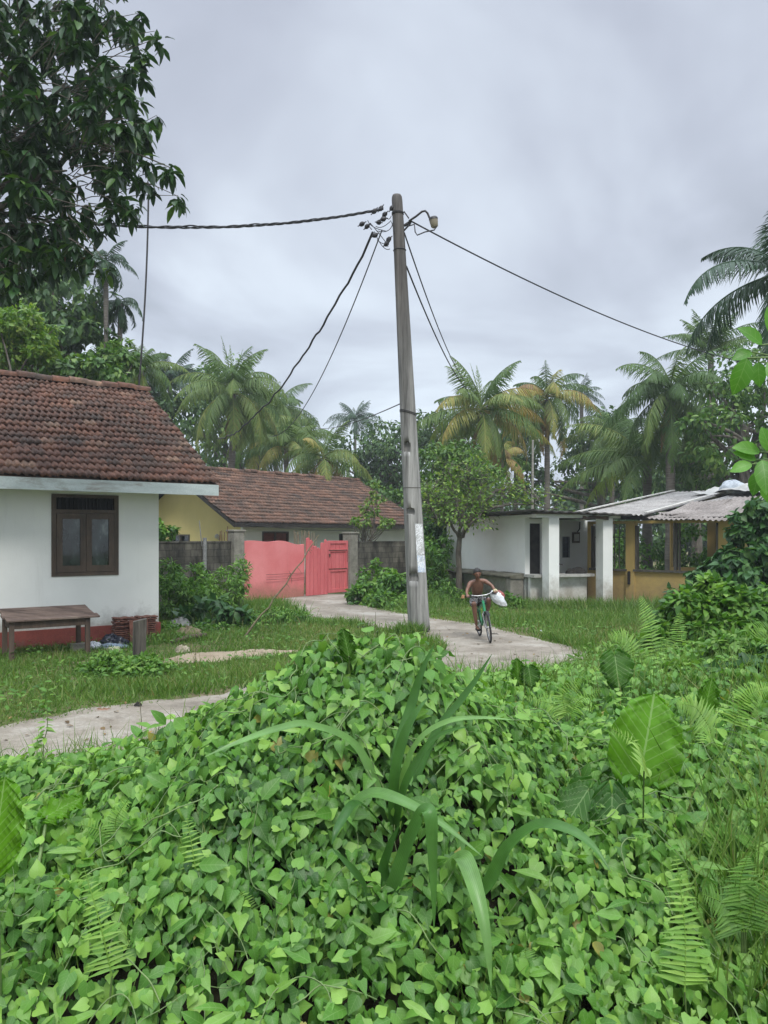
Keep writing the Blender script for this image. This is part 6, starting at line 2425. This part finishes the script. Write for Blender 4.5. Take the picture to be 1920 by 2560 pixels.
shrub('small weeds at the foot of the tree by the ledge', [wb(1130, 1490, 22.6, 38, 26), wb(1170, 1505, 22.2, 36, 20)], 'weed', T_LANCE, .14, 90, 22, droop=.3)
shrub('small leafy weed below the end of the mossy ledge', [wb(1275, 1500, 21.0, 26, 20), wb(1300, 1512, 20.8, 20, 12)], 'weed', T_OVAL, .1, 120, 20, droop=.3)
shrub('low leafy weeds spreading round the lone wooden post', [wb(270, 1680, 11.2, 65, 45), wb(355, 1685, 11.0, 55, 42), wb(225, 1705, 11.0, 40, 22), wb(420, 1690, 11.3, 30, 22)], 'weed', T_OVAL, .075, 420, 28, droop=.2, vlo=.3)
shrub('dark vine-smothered trunk at the right edge in front of the ochre building', [wb(1890, 1330, 14, 60, 80), wb(1870, 1420, 13.8, 75, 70), wb(1930, 1270, 14, 50, 60), wb(1790, 1440, 14.2, 60, 35), wb(1960, 1420, 13.8, 60, 120), wb(1840, 1500, 13.5, 70, 50)], 'weed_dark', T_HEART, .15, 90, 26, name='vine_covered_trunk', group='weedy bushes', droop=.7)
shrub('dark leafy bush below the empty windows of the ochre building', [wb(1760, 1480, 15.5, 55, 35), wb(1700, 1500, 15, 40, 25)], 'weed_dark', T_OVAL, .14, 80, 24, droop=.5)
shrub('big light green bush on the bank at the right', [wb(1740, 1570, 8.6, 90, 85), wb(1680, 1610, 8.6, 60, 50), wb(1800, 1600, 8.4, 85, 70), wb(1770, 1490, 8.8, 50, 45), wb(1840, 1520, 8.6, 50, 60)], 'weed', T_OVAL, .115, 210, 30, droop=.35, ground=.2)
shrub('leafy bush at the far right edge of the bank', [wb(1880, 1580, 9.4, 70, 70), wb(1930, 1540, 9.4, 60, 80), wb(1860, 1650, 8.8, 70, 45)], 'weed', T_OVAL, .12, 130, 28, droop=.4, ground=.2)
shrub('low weeds at the left foot of the bank beside the lane bend', [wb(1600, 1610, 10.8, 60, 35), wb(1540, 1640, 10.2, 60, 28), wb(1480, 1660, 9.6, 55, 24)], 'weed', T_LANCE, .1, 150, 24, droop=.2, ground=.1, vlo=.35)
shrub('dark bush on the bank behind the elephant-ear leaf', [wb(1840, 1720, 6.2, 80, 55), wb(1900, 1680, 6.2, 60, 70), wb(1780, 1760, 6.0, 60, 40)], 'weed_dark', T_HEART, .1, 220, 24, droop=.5, ground=.4)
for px, py, d, rx, rz, mt_, T_, s_, lab in ((1480, 1720, 7.6, 70, 32, 'weed', T_HEART, .075, 'low leafy weeds just left of the notched elephant-ear leaf'), (1620, 1700, 8.0, 75, 45, 'weed', T_OVAL, .09, 'leafy weeds right of the notched elephant-ear leaf'), (1700, 1715, 6.6, 65, 50, 'weed', T_HEART, .085, 'leafy weeds behind the tip of the large elephant-ear leaf'),
                                            (1840, 1640, 7.0, 75, 55, 'weed', T_OVAL, .09, 'bright bush halfway up the bank at the right'), (1885, 1830, 5.0, 75, 60, 'weed', T_HEART, .08, 'leafy clump at the right edge level with the large leaf'), (1880, 1990, 4.3, 70, 60, 'weed_dark', T_HEART, .085, 'darker leafy clump at the right edge below the large leaf'),
                                            (1750, 1900, 4.4, 55, 45, 'weed', T_HEART, .075, 'leafy clump touching the right side of the large leaf'), (1400, 1690, 8.6, 60, 25, 'weed', T_LANCE, .08, 'grassy weeds at the near edge of the lane bend')):
    shrub(lab, [wb(px, py, d, rx, rz), wb(px + rx * .5, py + rz * .6, d - .1, rx * .7, rz * .6)], mt_, T_, s_, 330, 26, droop=.5, ground=.3, vlo=.2)
for k, (px, py, d, rx, rz, lab) in enumerate(((1620, 1400, 33, 70, 70, 'leafy bush seen through the near window of the ochre building'), (1740, 1380, 32, 70, 80, 'leafy bush seen through the far window of the ochre building'), (1540, 1390, 33, 60, 70, 'leafy bush seen behind the barred window beside the second pillar'),
                                              (1850, 1380, 29, 70, 90, 'bush crowding the back of the ochre building at the right'), (420, 1335, 25, 30, 30, 'papaya-like plant in front of the yellow gable'))):
    shrub(lab, [wb(px, py, d, rx, rz), wb(px + 20, py + 60, d, rx, rz * .6)], 'weed', T_OVAL, .2, 34, 26, droop=.5)


# ------------------------------------------------------------------ single foreground plants
def big_leaf(g, c, d, nrm, L, wd, lobes=.22, wave=.02, fold=.12, curl=.1, v=.5, n=26, mcols=18, pleat=.02, m=0):
    """broad arum leaf: c is where the stalk joins, d towards the tip"""
    d = N(np.asarray(d, float)); nrm = np.asarray(nrm, float)
    x = N(np.cross(d, nrm)); z = np.cross(x, d)
    rows, uvs = [], []
    for i, s in enumerate(np.linspace(-lobes, 1, n)):
        if s < .3:
            w = .5 * math.sqrt(max(0, 1 - .93 * ((.3 - s) / (.3 + lobes)) ** 2))
        else:
            w = .5 * max(0, 1 - ((s - .3) / .7) ** 2) ** .62 + .016 * math.sin(s * 40)
        w = max(w, .004)
        row, uv = [], []
        for u in np.linspace(-1, 1, mcols):
            ss = s + (abs(u) < .35) * (s < 0) * (-s) * (1 - abs(u) / .35)          # notch
            a = u * w * wd * 2
            h = fold * abs(a) - curl * max(0, s) ** 2 * L + pleat * math.sin((s * 9 - abs(u) * w * 7) * 2 * math.pi) * abs(u) ** .5
            h += wave * math.sin(s * 17 + u * 3) * abs(u) ** 3
            row.append(np.asarray(c) + d * ss * L + x * a + z * h)
            uv.append((.5 + u * w * .9, (s + .2) / 1.2))
        rows.append(row); uvs.append(uv)
    g.grid(np.array(rows), v=v, uv=np.array(uvs), m=m)


def ear_plant(lab, specs, foot, group='elephant-ear plants', mat='elephant'):
    """specs: (stalk top px, py, d, tip direction, normal, length, width, v)"""
    foot = np.asarray(foot, float)
    root = empty('elephant_ear_plant', foot, lab, 'plant', group)
    for (px, py, dd, tip, nr, L, wd, v) in specs:
        c = W(px, py, dd)
        g = Geo()
        big_leaf(g, c, tip, nr, L, wd, v=v)
        lf = g.build('leaf', M[mat], root)
        g = Geo()
        m_ = (foot + c) / 2 + np.array([0, .04, .05])
        t = np.linspace(0, 1, 10)[:, None]
        g.tube(foot * (1 - t) ** 2 + 2 * m_ * t * (1 - t) + c * t * t, np.linspace(.014, .006, 10), 7)
        g.build('stalk', M['green_stem'], lf)


def foot(px, d, dy=0.0):
    x = (px - 960) * d / FP
    return np.array([x, d + dy, max(0, canopy(np.array([x]), np.array([d + dy]))[0] - .3)])


ear_plant('large upright pleated elephant-ear leaf standing out on the right of the creeper', [(1600, 1935, 3.75, (.28, .2, 1), (-.12, -1, .1), .4, .18, .8), (1470, 1975, 3.6, (-.5, -.35, -.5), (0, -.5, .8), .3, .1, .1), (1530, 1990, 3.55, (-.15, -.5, -.75), (0, -.6, .6), .3, .1, .0)], foot(1600, 3.9))
ear_plant('notched blue-green elephant-ear leaf with its tip pointing down near the lane bend', [(1537, 1640, 5.6, (.02, -.45, -.9), (0, -.9, .45), .23, .125, .2), (1532, 1690, 5.6, (0, -.2, -1), (.7, -.6, .2), .16, .06, .1)], foot(1537, 5.7))
ear_plant('pair of small folded elephant-ear leaves at the front edge of the lane', [(1296, 1705, 6.0, (-.05, -.1, 1), (.25, -1, .1), .19, .065, .5), (1322, 1672, 6.0, (.1, -.35, -.9), (0, -.9, .5), .14, .08, .2)], foot(1300, 6.1))
ear_plant('narrow upright elephant-ear leaf on the right bank', [(1762, 1775, 4.6, (.25, 0, 1), (-.2, -1, .1), .2, .065, .6)], foot(1765, 4.7))
ear_plant('big bright leaf rising at the very left edge', [(-14, 2150, 2.5, (.06, .1, 1), (.25, -1, .1), .26, .08, .95), (118, 2040, 3.2, (.8, .2, .45), (-.2, -.75, .6), .15, .05, .9)], foot(-10, 2.6))
ear_plant('small oval upright leaf on the crest of the mound left of the pole', [(872, 1640, 3.75, (-.2, 0, 1), (.3, -1, .2), .14, .045, .3)], foot(872, 3.85), group='elephant-ear plants')


def strap(g, path, wmax, v, twist=0.0, up=(0, -.55, .8)):
    P = spline(path, 8)
    n = len(P)
    t = np.linspace(0, 1, n)
    w = wmax * np.minimum(1, (t / .12 + .35)) * (1 - np.clip((t - .45) / .55, 0, 1) ** 1.8)
    w = np.maximum(w, .001)
    tg = N(np.gradient(P, axis=0))
    rows = []
    x0 = None
    for i in range(n):
        x = N(np.cross(tg[i], np.asarray(up, float)))
        if x0 is not None and np.dot(x, x0) < 0:
            x = -x
        x0 = x
        a = twist * t[i]
        z = np.cross(x, tg[i])
        x_ = x * math.cos(a) + z * math.sin(a)
        z = np.cross(x_, tg[i])
        rows.append([P[i] + x_ * w[i] * u + z * w[i] * .35 * abs(u) ** 1.5 for u in (-1, -.55, 0, .55, 1)])
    g.grid(np.array(rows), v=v)


def strap_plant(lab, fp, specs):
    root = empty('strap_leaf_plant', fp, lab, 'plant', 'strap-leaved lilies')
    for pts, w, v in specs:
        g = Geo()
        strap(g, [np.asarray(fp, float)] + [W(*p) for p in pts], w, v)
        g.build('leaf', M['strap'], root)


strap_plant('strap-leaved lily in the middle foreground with one leaf sharply bent over', foot(1030, 3.25) + np.array([0, 0, .02]), [
    ([(850, 2130, 3.17), (880, 2030, 3.15), (925, 1988, 3.10), (990, 1998, 3.00), (1090, 2050, 2.90), (1205, 2140, 2.80)], 0.0310, .75),
    ([(975, 2260, 3.05), (1010, 2140, 2.97), (1048, 2050, 2.90), (1064, 2026, 2.87), (1076, 2044, 2.85), (1080, 2120, 2.85), (1084, 2230, 2.85), (1085, 2330, 2.85)], 0.0292, .6),
    ([(1110, 2250, 3.10), (1140, 2160, 3.00), (1160, 2150, 2.93), (1190, 2230, 2.83), (1215, 2340, 2.75), (1228, 2470, 2.70)], 0.0361, .85),
    ([(1185, 2240, 3.10), (1270, 2120, 3.00), (1345, 2065, 2.90), (1420, 2075, 2.80), (1480, 2115, 2.73), (1528, 2180, 2.67)], 0.0275, .6),
    ([(985, 2330, 3.00), (960, 2200, 3.05), (975, 2120, 3.00), (1000, 2060, 2.97)], 0.0249, .1),
    ([(1090, 2200, 3.27), (1125, 2080, 3.30), (1140, 2010, 3.33)], 0.0310, .05),
    ([(1060, 2260, 3.25), (1100, 2140, 3.30), (1115, 2060, 3.33)], 0.0327, .15),
    ([(940, 2280, 2.85), (900, 2200, 2.65), (830, 2120, 2.60)], 0.0224, .2)])
strap_plant('strap-leaved lily behind, its leaves fanning up and to the right', foot(985, 3.3) + np.array([0, 0, .04]), [
    ([(985, 1960, 3.20), (1005, 1860, 3.18), (1035, 1790, 3.18), (1072, 1742, 3.20)], 0.0222, .35),
    ([(1010, 1975, 3.15), (1050, 1895, 3.10), (1100, 1838, 3.05), (1175, 1816, 3.00)], 0.0192, .4),
    ([(1010, 1940, 3.20), (1050, 1850, 3.12), (1120, 1805, 3.05), (1200, 1795, 3.00), (1285, 1800, 2.95)], 0.0163, .9),
    ([(990, 1900, 3.35), (1030, 1760, 3.42), (1055, 1680, 3.42), (1087, 1608, 3.42)], 0.0215, .3),
    ([(1080, 1850, 3.40), (1150, 1755, 3.42), (1190, 1700, 3.42), (1230, 1635, 3.42)], 0.0178, .3),
    ([(900, 1880, 3.30), (780, 1815, 3.20), (700, 1822, 3.10), (600, 1855, 3.00), (512, 1892, 2.95)], 0.0207, .8),
    ([(900, 2010, 3.00), (850, 2060, 2.80), (830, 2110, 2.75)], 0.0192, .1)])


def fern(lab, fp, specs, v=.6):
    root = empty('fern', fp, lab, 'fern', 'ferns in the undergrowth')
    for (p0, p1, tip, wd, npin) in specs:
        g = Geo()
        P = spline([W(*p0), W(*p1), W(*tip)], 14)
        n = len(P)
        t = np.linspace(0, 1, n)
        L = np.linalg.norm(np.diff(P, axis=0), axis=1).sum()
        g.tube(P, np.linspace(.0035, .001, n), 5, v=.8, cap=False)
        tg = N(np.gradient(P, axis=0))
        s = np.linspace(.1, .99, npin)
        pp2 = np.stack([np.interp(s, t, P[:, i]) for i in range(3)], -1)
        tt_ = N(np.stack([np.interp(s, t, tg[:, i]) for i in range(3)], -1))
        view = np.array([.15, -1, .45])
        side = N(np.cross(tt_, view))
        for sg in (-1, 1):
            ln = wd * np.minimum(1, s / .14 + .35) * (1 - s) ** .55 * rng.uniform(.88, 1.1, npin)
            D = N(side * sg + tt_ * .28 + np.array([0, -.15, -.1]) + .13 * rand_unit(npin))
            NN = N(view + .3 * rand_unit(npin) + [0, 0, .5])
            g.scatter(T_PINNA, pp2, frames(D, NN), np.stack([ln * .9 + .004, ln, ln], -1), np.clip(v + rng.normal(0, .12, npin), 0, 1))
        g.build('frond', M['fern'], root)
    g = Geo()
    for sp_ in specs:
        q = W(*sp_[0])
        g.tube([fp, (np.asarray(fp) + q) / 2 + [0, .01, 0], q], [.005, .004, .0035], 5, cap=False)
    g.build('stalk', M['green_stem'], root)


fern('single upright yellow-green fern frond at the lower left', foot(480, 2.95), [((500, 2330, 2.95), (492, 2200, 2.95), (468, 2045, 2.97), 0.105, 27)], .8)
fern('single upright fern frond with wide leaflets at the lower right', foot(1730, 2.8), [((1712, 2480, 2.75), (1712, 2320, 2.80), (1690, 2140, 2.85), 0.119, 25)], .75)
fern('out-of-focus fern frond in the bottom left corner', foot(250, 2.6), [((280, 2440, 2.55), (250, 2310, 2.55), (210, 2170, 2.57), 0.084, 22)], .75)
fern('small pale fern frond hanging in front of the large elephant-ear leaf', foot(1610, 3.7), [((1610, 1930, 3.02), (1590, 1860, 3.73), (1530, 1822, 3.70), 0.070, 18)], .95)
fern('wide dark fern arching at the right edge below the leaf', foot(1850, 3.4), [((1740, 2180, 3.40), (1820, 2100, 3.35), (1920, 2120, 3.30), 0.140, 26), ((1700, 2120, 3.55), (1640, 2050, 3.50), (1560, 2060, 3.45), 0.098, 24)], .25)
fern('ferny fronds right of the large leaf', foot(1800, 4.2), [((1780, 1830, 4.1), (1740, 1770, 4.05), (1690, 1760, 4.0), .12, 26), ((1800, 1880, 4.1), (1770, 1840, 4.0), (1755, 1920, 3.9), .1, 24), ((1830, 1820, 4.2), (1870, 1740, 4.2), (1930, 1720, 4.2), .12, 26)], .7)
fern('tall fern fronds at the left end of the bank', foot(1640, 8.4), [((1640, 1680, 8.2), (1625, 1570, 8.2), (1600, 1490, 8.1), .2, 28), ((1655, 1690, 8.1), (1690, 1600, 8.0), (1700, 1530, 7.9), .18, 28), ((1610, 1690, 8.2), (1570, 1600, 8.2), (1520, 1590, 8.1), .18, 26)], .7)
fern('feathery fern on the bank under the vine-smothered trunk', foot(1860, 7.4), [((1850, 1700, 7.3), (1870, 1610, 7.3), (1920, 1560, 7.3), .25, 28), ((1830, 1710, 7.2), (1800, 1640, 7.2), (1740, 1620, 7.1), .22, 26), ((1880, 1710, 7.2), (1930, 1640, 7.1), (1990, 1640, 7.1), .22, 24)], .6)

for k_, (px_, py_, d_, h_, w_, v_, lab_) in enumerate(((640, 2380, 2.95, 150, .1, .6, 'small fern leaning left low in the creeper below the strap leaves'), (830, 2500, 2.9, 130, .09, .8, 'small fern at the bottom edge left of the strap-leaved lily'), (1330, 2520, 2.9, 150, .1, .5, 'fern tuft at the bottom edge between the lily and the right-hand fern'),
                                       (90, 2500, 2.85, 180, .1, .85, 'pale fern at the bottom left edge'), (1860, 2330, 2.9, 190, .12, .4, 'dark fern against the right edge above the tall grass'), (300, 2120, 3.2, 120, .08, .6, 'little fern in the creeper right of the left-edge leaf'), (1420, 1790, 4.6, 90, .1, .7, 'small fern between the two larger elephant-ear leaves'))):
    P0 = foot(px_, d_ + .1)
    fern(lab_, P0, [((px_, py_, d_), (px_ - 12, py_ - h_ * .55, d_), (px_ - 40 + 12 * k_, py_ - h_, d_ - .05), w_, 22), ((px_ + 5, py_, d_), (px_ + 30, py_ - h_ * .45, d_), (px_ + 85, py_ - h_ * .7, d_ - .05), w_ * .9, 20), ((px_ - 5, py_, d_), (px_ - 45, py_ - h_ * .35, d_), (px_ - 105, py_ - h_ * .5, d_ - .05), w_ * .9, 20)], v_)


def spire(lab, px, py0, py1, d, leafy, v=.7):
    a, b_ = W(px, py0, d), W(px + rng.normal(6, 4), py1, d)
    fp = np.array([a[0], a[1], max(0, canopy(a[:1], a[1:2])[0] - .3)])
    root = empty('flower_spike_weed', fp, lab, 'weed', 'spiky weeds at the lane edge')
    P = spline([fp, a, (a + b_) / 2 + [.012, 0, 0], b_], 8)
    Geo().tube(P, np.linspace(.006, .0015, len(P)), 5).build('stem', M['green_stem' if leafy else 'brown_stem'], root)
    g = Geo()
    n = 60 if not leafy else 26
    s = rng.uniform(0, 1, n)
    q = a + (b_ - a) * s[:, None]
    L = (.05 if not leafy else .1) * (1.15 - s)
    D = N(rand_unit(n) * [1, 1, .25] + [0, 0, .45 if not leafy else .1])
    g.scatter(T_LANCE, q, frames(D, N([0, -.5, 1.0] + .4 * rand_unit(n))), np.stack([L * (.5 if not leafy else 1.4), L, L], -1), np.clip(v + rng.normal(0, .15, n), 0, 1))
    g.build('leaves', M['fern' if leafy else 'grass'], root)


spire('thin reddish seed spike standing up in front of the lane at the left', 352, 1890, 1735, 5.6, False, .95)
spire('leafy light green weed leaning up against the lane at the far left', 108, 1880, 1758, 5.4, True)
spire('slim leafy weed at the near edge of the lane right of the seed spike', 432, 1880, 1790, 5.5, True)
spire('pale grassy plume in front of the pole foot', 930, 1640, 1530, 7.5, False, .7)
spire('dry branching weed standing on the sandy patch', 487, 1655, 1578, 11.9, False, 1.0)

# sapling whose leafy twigs reach in from the right edge
fp = np.array([1.42, 2.2, .5])
root = empty('sapling', fp, 'bright green leafy twigs reaching in at the right edge above the bank', 'sapling')
gt, gl = Geo(), Geo()
top = np.array([1.36, 2.15, 2.9])
gt.tube([fp, fp + [.02, 0, .8], np.array([1.4, 2.18, 1.9]), top], [.014, .012, .009, .005], 7)
for (px, py, d, tip, L) in ((1868, 895, 2.1, (-.35, -.1, -1), .115), (1880, 880, 2.12, (-.9, -.3, -.25), .07), (1905, 862, 2.12, (-.6, -.2, .5), .09), (1930, 840, 2.15, (.1, -.2, 1), .12), (1925, 900, 2.1, (.1, -.5, -.8), .1), (1895, 905, 2.15, (-.1, -.3, -.9), .08),
                             (1880, 1160, 2.1, (-.9, -.2, -.2), .07), (1890, 1150, 2.12, (-.75, -.2, .35), .075), (1900, 1175, 2.08, (-.4, -.2, -1), .08), (1905, 1150, 2.05, (-.1, -.6, -.9), .11), (1925, 1130, 2.1, (-.3, -.2, .8), .08), (1915, 1190, 2.1, (.0, -.3, -1), .085), (1900, 1130, 2.12, (-.9, -.3, .25), .09),
                             (1940, 980, 2.1, (.3, -.4, -.8), .1), (1950, 700, 2.2, (.2, -.3, .8), .1), (1960, 1050, 2.1, (.4, -.5, -.5), .1), (1990, 820, 2.1, (.5, -.4, .2), .1), (2000, 1150, 2.1, (.6, -.3, -.4), .1)):
    c = W(px, py, d)
    s = np.array([1.38, 2.17, c[2] + rng.uniform(-.12, .02)])
    gt.tube([s, (s + c) / 2 + [0, 0, .02], c], [.005, .004, .002], 5, cap=False)
    D = N(np.array([tip], float))
    gl.scatter(T_BIGOVAL, c[None], frames(D, N(np.array([[-.25 + rng.normal(0, .25), -.9, .5]]))), np.array([[L * .8, L * .88, L]]), rng.uniform(.3, 1, 1))
for k in range(46):
    z = rng.uniform(.9, 2.95)
    a = rng.uniform(-1.25, 1.9)
    c = np.array([1.39 + .12 * math.cos(a), 2.17 + .22 * math.sin(a), z])
    s = np.array([1.385, 2.17, z - .06])
    gt.tube([s, c], [.003, .0018], 4, cap=False)
    D = N(np.array([[math.cos(a), math.sin(a), -.35]]))
    gl.scatter(T_BIGOVAL, c[None], frames(D, N(np.array([[rng.normal(0, .3), -.3, 1.0]]))), np.array([[.075, .09, .09]]), rng.uniform(.3, 1, 1))
gt.build('stem', M['green_stem'], root)
gl.build('leaves', M['bright_leaf'], root)
# ------------------------------------------------------------------ humid air
def hazebox():
    m = bpy.data.materials.new('haze')
    m.use_nodes = True
    nt_ = m.node_tree
    for n_ in list(nt_.nodes):
        nt_.nodes.remove(n_)
    o_ = nt_.nodes.new('ShaderNodeOutputMaterial')
    v_ = nt_.nodes.new('ShaderNodeVolumePrincipled')
    v_.inputs['Color'].default_value = (.86, .9, .95, 1)
    v_.inputs['Density'].default_value = .0012
    v_.inputs['Anisotropy'].default_value = .2
    nt_.links.new(v_.outputs[0], o_.inputs['Volume'])
    g_ = Geo()
    g_.box(WORLD, (-175, 175), (-40, 245), (-1.6, 16))
    return tag(g_.build('haze', m, smooth=False), 'pale humid air thickening towards the far palms', 'haze', kind='stuff')


hazebox()
